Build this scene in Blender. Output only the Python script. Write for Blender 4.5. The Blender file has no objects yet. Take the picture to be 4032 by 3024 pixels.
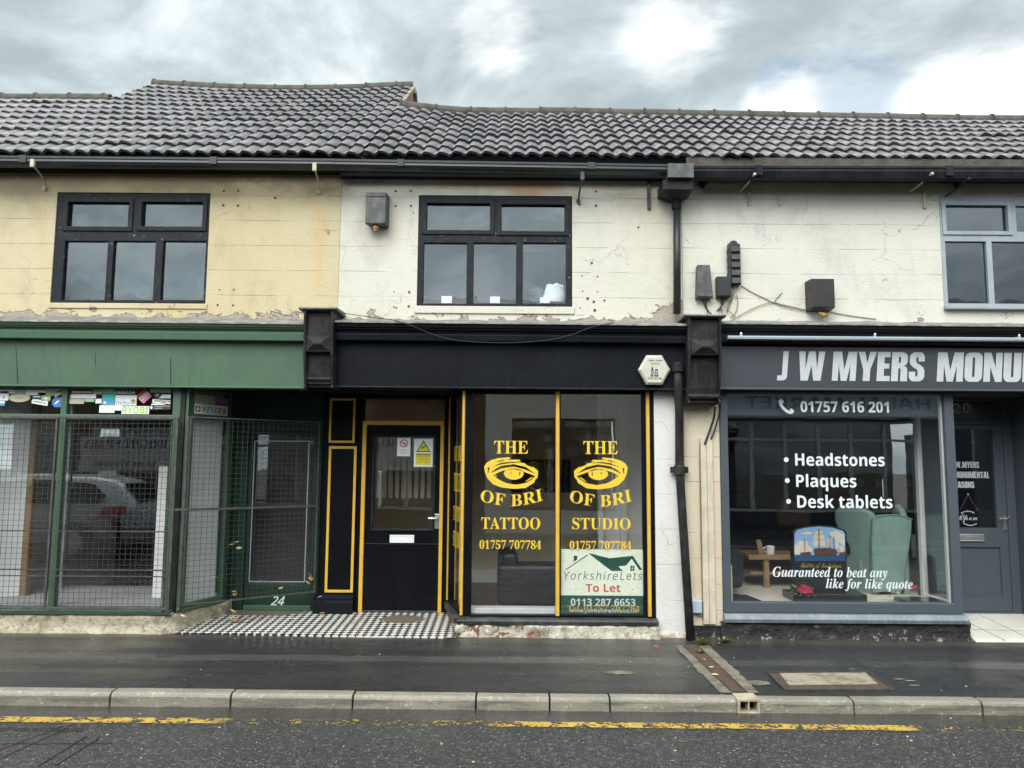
import bpy, bmesh, math, random
from mathutils import Vector, Matrix, noise as mnoise

# ------------------------------------------------------------------ camera, sky, sun, exposure
SC = bpy.context.scene
COL = SC.collection
R_ = math.radians
FOC, CX, CY = 3028.0, 2016.0, 1512.0            # focal length and centre in photograph pixels
PITCH, ROLL, EYE = R_(5.85), R_(0.4), 1.61
FW = Vector((0, math.cos(PITCH), math.sin(PITCH)))
UP0 = Vector((0, -math.sin(PITCH), math.cos(PITCH)))
RT = Vector((1, 0, 0)) * math.cos(ROLL) + UP0 * math.sin(ROLL)
UP = UP0 * math.cos(ROLL) - Vector((1, 0, 0)) * math.sin(ROLL)
cam_data = bpy.data.cameras.new('camera')
cam = bpy.data.objects.new('camera', cam_data)
COL.objects.link(cam)
cam_data.sensor_width = 36.0
cam_data.lens = 36.0 * FOC / 4032.0
cam_data.clip_start, cam_data.clip_end = 0.05, 1000
cam.matrix_world = Matrix(((RT.x, UP.x, -FW.x, 0), (RT.y, UP.y, -FW.y, 0), (RT.z, UP.z, -FW.z, EYE), (0, 0, 0, 1)))
SC.camera = cam

def ray(sx, sy):
    return FW + RT * ((sx - CX) / FOC) - UP * ((sy - CY) / FOC)

SUN_EL, SUN_AZ = R_(44), R_(200)                # behind the photographer, a little to the left
sun_data = bpy.data.lights.new('sun', 'SUN')
sun_data.energy, sun_data.angle, sun_data.color = 1.5, R_(36), (1.0, 0.96, 0.90)
sun = bpy.data.objects.new('sun', sun_data)
COL.objects.link(sun)
sdir = Vector((math.sin(SUN_AZ) * math.cos(SUN_EL), math.cos(SUN_AZ) * math.cos(SUN_EL), math.sin(SUN_EL)))
sun.rotation_euler = sdir.to_track_quat('Z', 'Y').to_euler()

SC.view_settings.view_transform = 'Standard'
SC.view_settings.look = 'None'
SC.view_settings.exposure = 0.95
SC.view_settings.gamma = 1.0
SC.view_settings.use_curve_mapping = False
SC.cycles.use_denoising = True
SC.cycles.max_bounces = 10
SC.cycles.transparent_max_bounces = 16
SC.cycles.sample_clamp_indirect = 6.0
SC.cycles.caustics_reflective = False
SC.cycles.caustics_refractive = False

# ------------------------------------------------------------------ node helper
class NT:
    def __init__(s, tree):
        s.t = tree; s.N = tree.nodes; s.L = tree.links
    def put(s, sock, v):
        if v is None: return
        if isinstance(v, bpy.types.NodeSocket): s.L.new(v, sock)
        else:
            if sock.type == 'RGBA' and not isinstance(v, (int, float)) and len(v) == 3: v = (*v, 1)
            if sock.type == 'RGBA' and isinstance(v, (int, float)): v = (v, v, v, 1)
            sock.default_value = v
    def node(s, typ, props=None, **ins):
        n = s.N.new(typ)
        for k, v in (props or {}).items(): setattr(n, k, v)
        for k, v in ins.items():
            s.put(n.inputs[int(k[1:])] if k[0] == 'i' and k[1:].isdigit() else n.inputs[k.replace('_', ' ')], v)
        return n
    def math(s, op, a, b=None, c=None, clamp=False):
        n = s.N.new('ShaderNodeMath'); n.operation = op; n.use_clamp = clamp
        for i, v in enumerate((a, b, c)):
            if v is not None: s.put(n.inputs[i], v)
        return n.outputs[0]
    def mix(s, f, a, b, mode='MIX'):
        n = s.N.new('ShaderNodeMix'); n.data_type = 'RGBA'; n.blend_type = mode
        s.put(n.inputs[0], f); s.put(n.inputs[6], a); s.put(n.inputs[7], b)
        return n.outputs[2]
    def noise(s, vec, scale, detail=4, rough=.55, dist=0):
        n = s.N.new('ShaderNodeTexNoise'); s.put(n.inputs['Vector'], vec)
        n.inputs['Scale'].default_value = scale; n.inputs['Detail'].default_value = detail
        n.inputs['Roughness'].default_value = rough; n.inputs['Distortion'].default_value = dist
        return n.outputs[0]
    def step(s, v, a, b):                        # smooth 0..1 between a and b (a may exceed b)
        n = s.N.new('ShaderNodeMapRange'); n.interpolation_type = 'SMOOTHSTEP'
        lo, hi = (a, b) if a < b else (b, a)
        s.put(n.inputs[0], v); n.inputs[1].default_value = lo; n.inputs[2].default_value = hi
        n.inputs[3].default_value, n.inputs[4].default_value = (0, 1) if a < b else (1, 0)
        return n.outputs[0]
    def pos(s):
        return s.N.new('ShaderNodeNewGeometry').outputs['Position']
    def xyz(s, v):
        n = s.N.new('ShaderNodeSeparateXYZ'); s.put(n.inputs[0], v); return n.outputs
    def comb(s, x, y, z):
        n = s.N.new('ShaderNodeCombineXYZ')
        for i, v in enumerate((x, y, z)): s.put(n.inputs[i], v)
        return n.outputs[0]
    def scale(s, v, k):
        n = s.N.new('ShaderNodeVectorMath'); n.operation = 'MULTIPLY'
        s.put(n.inputs[0], v); n.inputs[1].default_value = k; return n.outputs[0]
    def dot(s, v, d):
        n = s.N.new('ShaderNodeVectorMath'); n.operation = 'DOT_PRODUCT'
        s.put(n.inputs[0], v); n.inputs[1].default_value = d; return n.outputs['Value']
    def box(s, v, a, b, soft):                   # 1 between a and b
        return s.math('MULTIPLY', s.step(v, a - soft, a + soft), s.step(v, b + soft, b - soft))

# ------------------------------------------------------------------ sky with broken cloud
world = bpy.data.worlds.new('World')
SC.world = world
world.use_nodes = True
w = NT(world.node_tree)
w.N.clear()
sky = w.node('ShaderNodeTexSky')
sky.sky_type = 'NISHITA'; sky.sun_disc = False
sky.sun_elevation = SUN_EL; sky.sun_rotation = SUN_AZ
bg_sky = w.node('ShaderNodeBackground', Color=sky.outputs[0], Strength=0.10)
dirv = w.node('ShaderNodeTexCoord').outputs['Generated']
dx, dy, dz = w.xyz(dirv)
den = w.math('ADD', w.math('ABSOLUTE', dz), .22)          # clouds lie on a flat layer overhead
cl = w.comb(w.math('DIVIDE', dx, den), w.math('DIVIDE', dy, den), 0)
n1 = w.noise(cl, 2.3, 9, .58, .35)
n2 = w.noise(cl, .75, 4, .5, .2)
def blob(sx, sy, r_in, r_out):
    return w.step(w.dot(dirv, ray(sx, sy).normalized()), math.cos(R_(r_out)), math.cos(R_(r_in)))
def vmax(a, *r):
    for b in r: a = w.math('MAXIMUM', a, b)
    return a
def mul(a, k): return w.math('MULTIPLY', a, k)
lum = w.math('ADD', mul(n1, .7), mul(n2, .3))
brights = vmax(mul(blob(1930, 120, 0, 4.5), .75), mul(blob(2690, 130, 0, 6.0), .85), blob(3880, 440, 1.5, 6.5), mul(blob(3060, 410, .6, 3.6), .95),
               mul(blob(1200, 290, 0, 10), .45), mul(blob(700, 150, 0, 7), .3), mul(blob(2950, 60, 0, 5), .5))
darks = vmax(blob(2200, 330, 0, 9), blob(3500, 60, 0, 9), mul(blob(300, 200, 0, 14), .5))
gap = vmax(blob(3330, 400, .6, 4.4), mul(blob(3080, 330, .2, 2.2), .5))
lum = w.math('SUBTRACT', lum, mul(darks, .06))
ccol = w.mix(w.step(lum, .40, .60), (.245, .290, .310), (.455, .508, .526))
white = w.step(w.math('ADD', n1, mul(brights, .33)), .62, .94)
ccol = w.mix(white, ccol, (.66, .675, .675))
# brightness added to the unseen sky behind the camera, to light fronts and rooms
sky_boost = w.step(w.dot(dirv, sdir), .05, .95)
ccol = w.mix(1.0, ccol, w.comb(*(w.math('ADD', 1.0, w.math('MULTIPLY', sky_boost, 2.9)),) * 3), 'MULTIPLY')
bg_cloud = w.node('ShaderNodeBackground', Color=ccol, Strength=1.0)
gapf = mul(mul(gap, w.math('ADD', .25, mul(w.step(n1, .58, .42), .75))), .9)
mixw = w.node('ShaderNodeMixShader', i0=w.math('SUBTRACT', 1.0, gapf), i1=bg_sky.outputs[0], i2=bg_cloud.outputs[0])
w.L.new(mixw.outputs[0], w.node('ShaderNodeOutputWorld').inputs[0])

# ------------------------------------------------------------------ measuring helpers
def P(sx, sy, Y):
    d = ray(sx, sy); t = Y / d.y
    return t * d.x, EYE + t * d.z
def W(l, t, r, b, Y):                            # photo rectangle on the plane y = Y -> x0, x1, z0, z1
    m, c = (t + b) / 2, (l + r) / 2
    return P(l, m, Y)[0], P(r, m, Y)[0], P(c, b, Y)[1], P(c, t, Y)[1]
def X(sx, sy, Y): return P(sx, sy, Y)[0]
def Z(sx, sy, Y): return P(sx, sy, Y)[1]
def pav_z(x, y): return -0.004 * x - 0.025 * (7.35 - y)
def road_z(x, y): return -0.135 - 0.003 * x
def GR(sx, sy, zf):                              # photo point on the ground
    d = ray(sx, sy); z = 0
    for _ in range(4):
        t = (z - EYE) / d.z; z = zf(t * d.x, t * d.y)
    t = (z - EYE) / d.z
    return t * d.x, t * d.y

# ------------------------------------------------------------------ mesh builder
class MB:
    def __init__(s): s.v = []; s.f = []
    def add(s, vs, fs):
        k = len(s.v); s.v += [tuple(q) for q in vs]; s.f += [tuple(i + k for i in f) for f in fs]; return s
    def box(s, x0, x1, y0, y1, z0, z1):
        return s.add([(x0, y0, z0), (x1, y0, z0), (x1, y1, z0), (x0, y1, z0), (x0, y0, z1), (x1, y0, z1), (x1, y1, z1), (x0, y1, z1)],
                     [(0, 3, 2, 1), (4, 5, 6, 7), (0, 1, 5, 4), (1, 2, 6, 5), (2, 3, 7, 6), (3, 0, 4, 7)])
    def prism(s, poly, y0, y1, f=None):          # outline in (x, z) pushed along y
        n = len(poly); f = f or (lambda u, d, z: (u, d, z))
        vs = [f(x, y0, z) for x, z in poly] + [f(x, y1, z) for x, z in poly]
        return s.add(vs, [tuple(range(n)), tuple(range(2 * n - 1, n - 1, -1))] + [(i, (i + 1) % n, (i + 1) % n + n, i + n) for i in range(n)])
    def prismx(s, poly, x0, x1, d0=0, d1=0):     # section in (y, z) pushed along x; d0, d1 lift the ends
        n = len(poly)
        vs = [(x0, y, z + d0) for y, z in poly] + [(x1, y, z + d1) for y, z in poly]
        return s.add(vs, [tuple(range(n)), tuple(range(2 * n - 1, n - 1, -1))] + [(i, (i + 1) % n, (i + 1) % n + n, i + n) for i in range(n)])
    def prismz(s, poly, z0, z1):
        n = len(poly)
        vs = [(x, y, z0) for x, y in poly] + [(x, y, z1) for x, y in poly]
        return s.add(vs, [tuple(range(n)), tuple(range(2 * n - 1, n - 1, -1))] + [(i, (i + 1) % n, (i + 1) % n + n, i + n) for i in range(n)])
    def plate(s, x0, x1, z0, z1, holes, yf, yb, f=None):   # slab with rectangular holes, faces never doubled
        f = f or (lambda u, d, z: (u, d, z))
        xs = sorted({x0, x1, *[h[0] for h in holes], *[h[1] for h in holes]}); xs = [x for x in xs if x0 <= x <= x1]
        zs = sorted({z0, z1, *[h[2] for h in holes], *[h[3] for h in holes]}); zs = [z for z in zs if z0 <= z <= z1]
        nx, nz = len(xs), len(zs)
        k = len(s.v)
        for d in (yf, yb):
            for z in zs:
                for x in xs: s.v.append(tuple(f(x, d, z)))
        idx = lambda i, j, b: k + b * nx * nz + j * nx + i
        def solid(i, j):
            if not (0 <= i < nx - 1 and 0 <= j < nz - 1): return False
            cx, cz = (xs[i] + xs[i + 1]) / 2, (zs[j] + zs[j + 1]) / 2
            return not any(h[0] < cx < h[1] and h[2] < cz < h[3] for h in holes)
        for i in range(nx - 1):
            for j in range(nz - 1):
                if not solid(i, j): continue
                s.f.append((idx(i, j, 0), idx(i + 1, j, 0), idx(i + 1, j + 1, 0), idx(i, j + 1, 0)))
                s.f.append((idx(i, j + 1, 1), idx(i + 1, j + 1, 1), idx(i + 1, j, 1), idx(i, j, 1)))
                for (a, b), (c, d) in (((-1, 0), ((0, 0), (0, 1))), ((1, 0), ((1, 1), (1, 0))), ((0, -1), ((1, 0), (0, 0))), ((0, 1), ((0, 1), (1, 1)))):
                    if not solid(i + a, j + b):
                        p, q = (i + c[0], j + c[1]), (i + d[0], j + d[1])
                        s.f.append((idx(*p, 0), idx(*q, 0), idx(*q, 1), idx(*p, 1)))
        return s
    def bar(s, p, q, w, h=None):                 # square bar between two points
        p, q = Vector(p), Vector(q); h = h or w
        d = (q - p).normalized()
        a = d.cross(Vector((0, 0, 1)))
        if a.length < .01: a = d.cross(Vector((0, 1, 0)))
        a.normalize(); b = a.cross(d).normalized()
        vs = [c + a * (w / 2 * i) + b * (h / 2 * j) for c in (p, q) for i, j in ((-1, -1), (1, -1), (1, 1), (-1, 1))]
        return s.add(vs, [(0, 1, 2, 3), (7, 6, 5, 4), (0, 4, 5, 1), (1, 5, 6, 2), (2, 6, 7, 3), (3, 7, 4, 0)])
    def tube(s, pts, r, n=8):
        pts = [Vector(p) for p in pts]; rs = r if isinstance(r, (list, tuple)) else [r] * len(pts)
        k = len(s.v); ref = None
        for i, p in enumerate(pts):
            d = (pts[min(i + 1, len(pts) - 1)] - pts[max(i - 1, 0)]).normalized()
            if ref is None: ref = d.cross(Vector((0, 0, 1))); ref = ref if ref.length > .01 else d.cross(Vector((0, 1, 0)))
            a = (ref - d * ref.dot(d)).normalized(); ref = a; b = d.cross(a)
            for j in range(n):
                t = 2 * math.pi * j / n; s.v.append(tuple(p + a * math.cos(t) * rs[i] + b * math.sin(t) * rs[i]))
        for i in range(len(pts) - 1):
            for j in range(n):
                s.f.append((k + i * n + j, k + i * n + (j + 1) % n, k + (i + 1) * n + (j + 1) % n, k + (i + 1) * n + j))
        s.f.append(tuple(k + j for j in range(n))[::-1]); s.f.append(tuple(k + (len(pts) - 1) * n + j for j in range(n)))
        return s
    def lathe(s, prof, c, n=20, axis='z'):       # profile of (r, h) turned about an axis through c
        k = len(s.v)
        for r, h in prof:
            for j in range(n):
                t = 2 * math.pi * j / n; a, b = r * math.cos(t), r * math.sin(t)
                s.v.append((c[0] + a, c[1] + b, c[2] + h) if axis == 'z' else (c[0] + a, c[1] + h, c[2] + b))
        for i in range(len(prof) - 1):
            for j in range(n):
                s.f.append((k + i * n + j, k + i * n + (j + 1) % n, k + (i + 1) * n + (j + 1) % n, k + (i + 1) * n + j))
        s.f.append(tuple(k + j for j in range(n))[::-1]); s.f.append(tuple(k + (len(prof) - 1) * n + j for j in range(n)))
        return s
    def ball(s, c, r, sc=(1, 1, 1), n=10):
        k = len(s.v); m = n // 2
        for i in range(m + 1):
            a = math.pi * i / m
            for j in range(n):
                t = 2 * math.pi * j / n
                s.v.append((c[0] + r * sc[0] * math.sin(a) * math.cos(t), c[1] + r * sc[1] * math.sin(a) * math.sin(t), c[2] + r * sc[2] * math.cos(a)))
        for i in range(m):
            for j in range(n):
                s.f.append((k + i * n + j, k + (i + 1) * n + j, k + (i + 1) * n + (j + 1) % n, k + i * n + (j + 1) % n))
        return s
    def warp(s, f):
        s.v = [tuple(f(*v)) for v in s.v]; return s
    def build(s, name, mat, parent=None, bevel=0, smooth=False, origin=None, recalc=True, seg=2):
        if origin is None:
            if parent is not None: origin = world_loc(parent)
            else:
                xs, ys, zs = zip(*s.v)
                origin = Vector(((min(xs) + max(xs)) / 2, (min(ys) + max(ys)) / 2, min(zs)))
        origin = Vector(origin)
        me = bpy.data.meshes.new(name)
        me.from_pydata([Vector(v) - origin for v in s.v], [], s.f)
        bm = bmesh.new(); bm.from_mesh(me)
        bmesh.ops.remove_doubles(bm, verts=bm.verts, dist=1e-6)
        if recalc: bmesh.ops.recalc_face_normals(bm, faces=bm.faces)
        bm.to_mesh(me); bm.free()
        o = bpy.data.objects.new(name, me); COL.objects.link(o)
        if parent is not None:
            o.parent = parent; o.location = origin - world_loc(parent)
        else: o.location = origin
        if mat is not None: me.materials.append(mat)
        if smooth:
            for p in me.polygons: p.use_smooth = True
        if bevel:
            b = o.modifiers.new('bevel', 'BEVEL'); b.width = bevel; b.segments = seg; b.limit_method = 'ANGLE'; b.angle_limit = R_(35)
            b.harden_normals = False
        return o
def world_loc(o):
    v = Vector(o.location)
    while o.parent is not None: o = o.parent; v += Vector(o.location)
    return v
def tag(o, label, cat, group=None):
    o['label'] = label; o['category'] = cat
    if group: o['group'] = group
    return o
def thing(name, label, cat, loc, group=None):
    o = bpy.data.objects.new(name, None); COL.objects.link(o)
    o.empty_display_size = .1
    o.location = loc
    return tag(o, label, cat, group)
def kind(o, k):
    o['kind'] = k; return o
def note(o, label): o['label'] = label; return o

# ------------------------------------------------------------------ lettering
def mstyle(s, up, lo, dig=None, holes={}):
    out = ''
    for ch in s:
        if ch in holes: out += holes[ch]
        elif 'A' <= ch <= 'Z': out += chr(up + ord(ch) - 65)
        elif 'a' <= ch <= 'z': out += chr(lo + ord(ch) - 97)
        elif ch.isdigit() and dig: out += chr(dig + int(ch))
        else: out += ch
    return out
STY = {
    'plain': lambda s: s,
    'bold': lambda s: mstyle(s, 0x1D5D4, 0x1D5EE, 0x1D7EC),
    'sans': lambda s: mstyle(s, 0x1D5A0, 0x1D5BA, 0x1D7E2),
    'serif': lambda s: mstyle(s, 0x1D400, 0x1D41A, 0x1D7CE),
    'italic': lambda s: mstyle(s, 0x1D434, 0x1D44E, None, {'h': '\u210e'}),
    'bolditalic': lambda s: mstyle(s, 0x1D468, 0x1D482),
    'script': lambda s: mstyle(s, 0x1D4D0, 0x1D4EA),
}
FONT_CURVE = None
def flat_text(body, style, shear=0, off=0, spacing=1.0):
    global FONT_CURVE
    if FONT_CURVE is None: FONT_CURVE = bpy.data.objects.new('lettering', bpy.data.curves.new('lettering', 'FONT'))
    o = FONT_CURVE; c = o.data; c.body = STY[style](body); c.size = 1; c.shear = shear; c.offset = off
    c.space_character = spacing; c.resolution_u = 3
    me = bpy.data.meshes.new_from_object(o)
    vs = [(v.co.x, v.co.y) for v in me.vertices]; fs = [tuple(p.vertices) for p in me.polygons]
    bpy.data.meshes.remove(me)
    return vs, fs
def flat_fill(polys):                            # outlines with holes -> filled faces
    c = bpy.data.curves.new('shape', 'CURVE'); c.dimensions = '2D'; c.fill_mode = 'BOTH'
    for p in polys:
        sp = c.splines.new('POLY'); sp.points.add(len(p) - 1); sp.use_cyclic_u = True
        for q, (x, y) in zip(sp.points, p): q.co = (x, y, 0, 1)
    o = bpy.data.objects.new('shape', c)
    me = bpy.data.meshes.new_from_object(o)
    vs = [(v.co.x, v.co.y) for v in me.vertices]; fs = [tuple(p.vertices) for p in me.polygons]
    bpy.data.objects.remove(o); bpy.data.curves.remove(c); bpy.data.meshes.remove(me)
    return vs, fs
def fit(vs, bx, warp=None):                      # stretch a flat shape into x0, x1, z0, z1
    x0, x1, z0, z1 = bx
    us, ws = [v[0] for v in vs], [v[1] for v in vs]
    a, b, c, d = min(us), max(us), min(ws), max(ws)
    out = []
    for u, q in vs:
        u, q = (u - a) / (b - a), (q - c) / (d - c or 1)
        if warp: u, q = warp(u, q)
        out.append((x0 + u * (x1 - x0), z0 + q * (z1 - z0)))
    return out
class Flat:                                      # collects flat lettering and shapes on one surface
    def __init__(s): s.mb = MB()
    def text(s, body, style, bx, Y, f=None, warp=None, **k):
        vs, fs = flat_text(body, style, **k)
        return s.shape(fit(vs, bx, warp), fs, Y, f)
    def shape(s, vs, fs, Y, f=None):
        f = f or (lambda u, d, z: (u, d, z))
        s.mb.add([f(x, Y, z) for x, z in vs], fs); return s
    def poly(s, pts, Y, f=None): return s.shape(pts, [tuple(range(len(pts)))], Y, f)
    def rect(s, bx, Y, f=None):
        x0, x1, z0, z1 = bx
        return s.poly([(x0, z0), (x1, z0), (x1, z1), (x0, z1)], Y, f)
    def build(s, name, mat, parent=None, **k): return s.mb.build(name, mat, parent, recalc=False, **k)
def seg_map(p0, p1):                             # local (u along, d behind, z) -> world, for surfaces at an angle
    p0, p1 = Vector(p0), Vector(p1); d = (p1 - p0); L = d.length; d.normalize()
    n = Vector((-d.y, d.x))
    return (lambda u, dd, z: (p0.x + d.x * u + n.x * dd, p0.y + d.y * u + n.y * dd, z)), L
# ------------------------------------------------------------------ materials
MATS = {}
def material(name):
    m = bpy.data.materials.new(name); m.use_nodes = True
    n = NT(m.node_tree); n.b = m.node_tree.nodes['Principled BSDF']; n.mat = m
    MATS[name] = m
    return n
def bump(n, h, dist=.004, strength=1.0):
    b = n.node('ShaderNodeBump', Height=h, Distance=dist, Strength=strength)
    n.L.new(b.outputs[0], n.b.inputs['Normal'])
def paint(name, c, rough=.45, dirt=.12, scale=3.0, bumpy=.0008, spec=.5, dirtcol=None, chips=0, chipcol=(.3, .28, .25), coat=0):
    n = material(name); p = n.pos()
    a = n.noise(p, scale, 5, .6); g = n.noise(p, scale * 14, 3, .6)
    dc = dirtcol or tuple(x * .55 + .01 for x in c)
    f = n.math('MULTIPLY', n.step(a, .38, .72), dirt * 2)
    col = n.mix(f, c, dc)
    col = n.mix(n.math('MULTIPLY', n.step(g, .45, .8), dirt), col, dc)
    vx, vy, vz = n.xyz(p); brush = n.noise(n.comb(n.math('MULTIPLY', vx, 3.0), n.math('MULTIPLY', vy, 3.0), n.math('MULTIPLY', vz, .35)), 9.0, 4, .65)
    col = n.mix(n.math('MULTIPLY', n.step(brush, .48, .72), min(.5, dirt * 1.8)), col, dc)
    if chips: col = n.mix(n.math('MULTIPLY', n.step(n.noise(p, 22, 4, .7), .70 - chips * .1, .72 - chips * .1), 1), col, chipcol)
    n.put(n.b.inputs['Base Color'], col)
    n.put(n.b.inputs['Roughness'], n.math('ADD', rough - .08, n.math('MULTIPLY', a, .16)))
    n.b.inputs['Specular IOR Level'].default_value = spec
    if coat: n.b.inputs['Coat Weight'].default_value = coat; n.b.inputs['Coat Roughness'].default_value = .15
    if bumpy: bump(n, n.math('ADD', n.math('MULTIPLY', a, 1.0), n.math('MULTIPLY', g, .3)), bumpy * 4)
    return n.mat
def plain(name, c, rough=.5, metal=0, spec=.5):
    n = material(name)
    n.b.inputs['Base Color'].default_value = (*c, 1); n.b.inputs['Roughness'].default_value = rough
    n.b.inputs['Metallic'].default_value = metal; n.b.inputs['Specular IOR Level'].default_value = spec
    p = n.pos(); a = n.noise(p, 18, 3)
    n.put(n.b.inputs['Base Color'], n.mix(n.math('MULTIPLY', n.step(a, .35, .75), .3), c, tuple(x * .7 for x in c)))
    return n.mat

def render_wall(name, c1, c2, z0, course, flake_z, seed, streaks=(), patches=(), joints=.6, grime=.6, pipe_x=0):
    """painted render lined out as stone courses, flaking along its foot, grimy below the gutter"""
    n = material(name); p = n.pos(); x, y, z = n.xyz(p)
    off = n.comb(n.math('ADD', x, seed), y, z)
    big = n.noise(off, .9, 5, .6); mid = n.noise(off, 4.5, 5, .6); fine = n.noise(off, 60, 3, .6)
    col = n.mix(n.step(big, .3, .7), c1, c2)
    col = n.mix(n.math('MULTIPLY', n.step(mid, .5, .75), .25), col, tuple(q * .8 for q in c2))
    col = n.mix(n.math('MULTIPLY', n.step(fine, .5, .8), .10), col, tuple(q * .7 for q in c1))
    damp = n.noise(n.comb(n.math('ADD', x, seed * 3), 0, n.math('MULTIPLY', z, .7)), 1.9, 6, .68, .5)
    col = n.mix(n.math('MULTIPLY', n.step(damp, .52, .72), .42), col, tuple(q * .66 for q in (c2[0] * .95, c2[1], c2[2] * 1.1)))
    ckv = n.node('ShaderNodeTexVoronoi', {'feature': 'DISTANCE_TO_EDGE'}, Vector=n.comb(n.math('ADD', n.math('ADD', x, seed), n.math('MULTIPLY', n.noise(off, 5, 4), .35)), 0, n.math('ADD', z, n.math('MULTIPLY', n.noise(off, 6, 4), .35))), Scale=1.3)
    crk = n.math('MULTIPLY', n.step(ckv.outputs['Distance'], .0045, .0012), n.step(n.noise(off, 1.7, 3), .50, .58))
    col = n.mix(n.math('MULTIPLY', crk, .7), col, tuple(q * .35 for q in c2))
    # lined courses
    fr = n.math('FRACT', n.math('DIVIDE', n.math('SUBTRACT', n.math('ADD', z, n.math('MULTIPLY', n.math('SUBTRACT', n.noise(off, 1.5, 2), .5), .02)), z0), course))
    hline = n.math('ADD', n.step(fr, .018, .004), n.step(fr, .982, .996))
    rowi = n.math('FLOOR', n.math('DIVIDE', n.math('SUBTRACT', z, z0), course))
    fx = n.math('FRACT', n.math('ADD', n.math('DIVIDE', x, .62), n.math('MULTIPLY', rowi, .37)))
    vline = n.math('MULTIPLY', n.step(fx, .006, .001), .5)
    br = n.step(n.noise(n.comb(n.math('ADD', x, seed), rowi, 0), 2.3, 3, .6), .40, .56)
    line = n.math('MULTIPLY', n.math('MAXIMUM', n.math('MULTIPLY', hline, br), n.math('MULTIPLY', vline, n.step(mid, .45, .6))), joints)
    col = n.mix(n.math('MULTIPLY', line, .58), col, tuple(q * .42 for q in c2))
    # grime washed down from the gutter, in runs
    run = n.noise(n.comb(n.math('ADD', x, seed), n.math('MULTIPLY', z, .16), 3), 7.0, 5, .65)
    patchy = n.noise(n.comb(n.math('MULTIPLY', x, .6), z, seed), 3.4, 5, .65)
    gz = n.step(z, 4.02, 4.50)
    g1 = n.math('MULTIPLY', n.math('MULTIPLY', gz, n.step(patchy, .36, .58)), grime)
    col = n.mix(g1, col, (.20, .155, .10))
    col = n.mix(n.math('MULTIPLY', n.step(run, .54, .74), .36 * grime + .03), col, (.30, .23, .14))
    for (sx, wd, za, zb, sc, am) in streaks:     # rust runs below fixings
        m = n.math('MULTIPLY', n.box(n.math('ADD', x, n.math('MULTIPLY', n.math('SUBTRACT', mid, .5), .05)), sx - wd, sx + wd, wd), n.box(z, za, zb, .18))
        col = n.mix(n.math('MULTIPLY', m, n.math('MULTIPLY', n.step(run, .25, .6), am)), col, sc)
    for (px, pz, rx, rz, pc, am) in patches:
        d = n.math('ADD', n.math('POWER', n.math('DIVIDE', n.math('SUBTRACT', x, px), rx), 2), n.math('POWER', n.math('DIVIDE', n.math('SUBTRACT', z, pz), rz), 2))
        col = n.mix(n.math('MULTIPLY', n.step(n.math('ADD', d, n.math('MULTIPLY', mid, 1.2)), 1.7, .4), am), col, pc)
    # flaking foot
    fl = n.noise(n.comb(n.math('ADD', x, seed * 1.7), y, n.math('MULTIPLY', z, 1.6)), 6.0, 6, .62, .4)
    side = n.math('MULTIPLY', n.step(x, pipe_x - .42, pipe_x - .02), .34) if pipe_x else 0.0
    fq = n.math('ADD', n.math('SUBTRACT', fl, n.math('MULTIPLY', n.math('SUBTRACT', z, flake_z), 1.7)), n.math('MULTIPLY', side, n.step(z, 3.9, 2.9)))
    flake = n.step(fq, .475, .490)
    flake2 = n.step(fq, .450, .470)
    sub = n.mix(n.step(fine, .4, .7), (.36, .31, .26), (.25, .20, .16))
    col = n.mix(n.math('SUBTRACT', flake2, flake, clamp=True), col, (.16, .12, .08))
    col = n.mix(flake, col, sub)
    # little plugged screw holes are modelled; tiny pock marks here
    pk = n.step(n.noise(off, 38, 2, .5), .76, .80)
    col = n.mix(n.math('MULTIPLY', pk, .5), col, (.25, .19, .13))
    n.put(n.b.inputs['Base Color'], col)
    n.b.inputs['Roughness'].default_value = .75; n.b.inputs['Specular IOR Level'].default_value = .25
    h = n.math('ADD', n.math('MULTIPLY', mid, .5), n.math('MULTIPLY', fine, .45))
    h = n.math('SUBTRACT', h, n.math('MULTIPLY', line, .5))
    h = n.math('SUBTRACT', h, n.math('MULTIPLY', flake, .6))
    bump(n, h, .010)
    return n.mat

def glass(name, f0=.12, wave=.0, tint=(1, 1, 1), rough=.0):
    n = material(name); n.N.remove(n.b)
    lw = n.node('ShaderNodeLayerWeight', Blend=.5)
    fac = n.math('ADD', f0, n.math('MULTIPLY', n.math('POWER', lw.outputs['Facing'], 5), 1 - f0), clamp=True)
    tr = n.node('ShaderNodeBsdfTransparent', Color=tint)
    gl = n.node('ShaderNodeBsdfGlossy', Roughness=rough, Color=(.95, .98, 1))
    if wave:
        b = n.node('ShaderNodeBump', Height=n.noise(n.pos(), 2.2, 2, .5), Distance=wave, Strength=1.0)
        n.L.new(b.outputs[0], gl.inputs['Normal'])
    mx = n.node('ShaderNodeMixShader', i0=fac, i1=tr.outputs[0], i2=gl.outputs[0])
    n.L.new(mx.outputs[0], n.N['Material Output'].inputs[0])
    return n.mat

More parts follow.
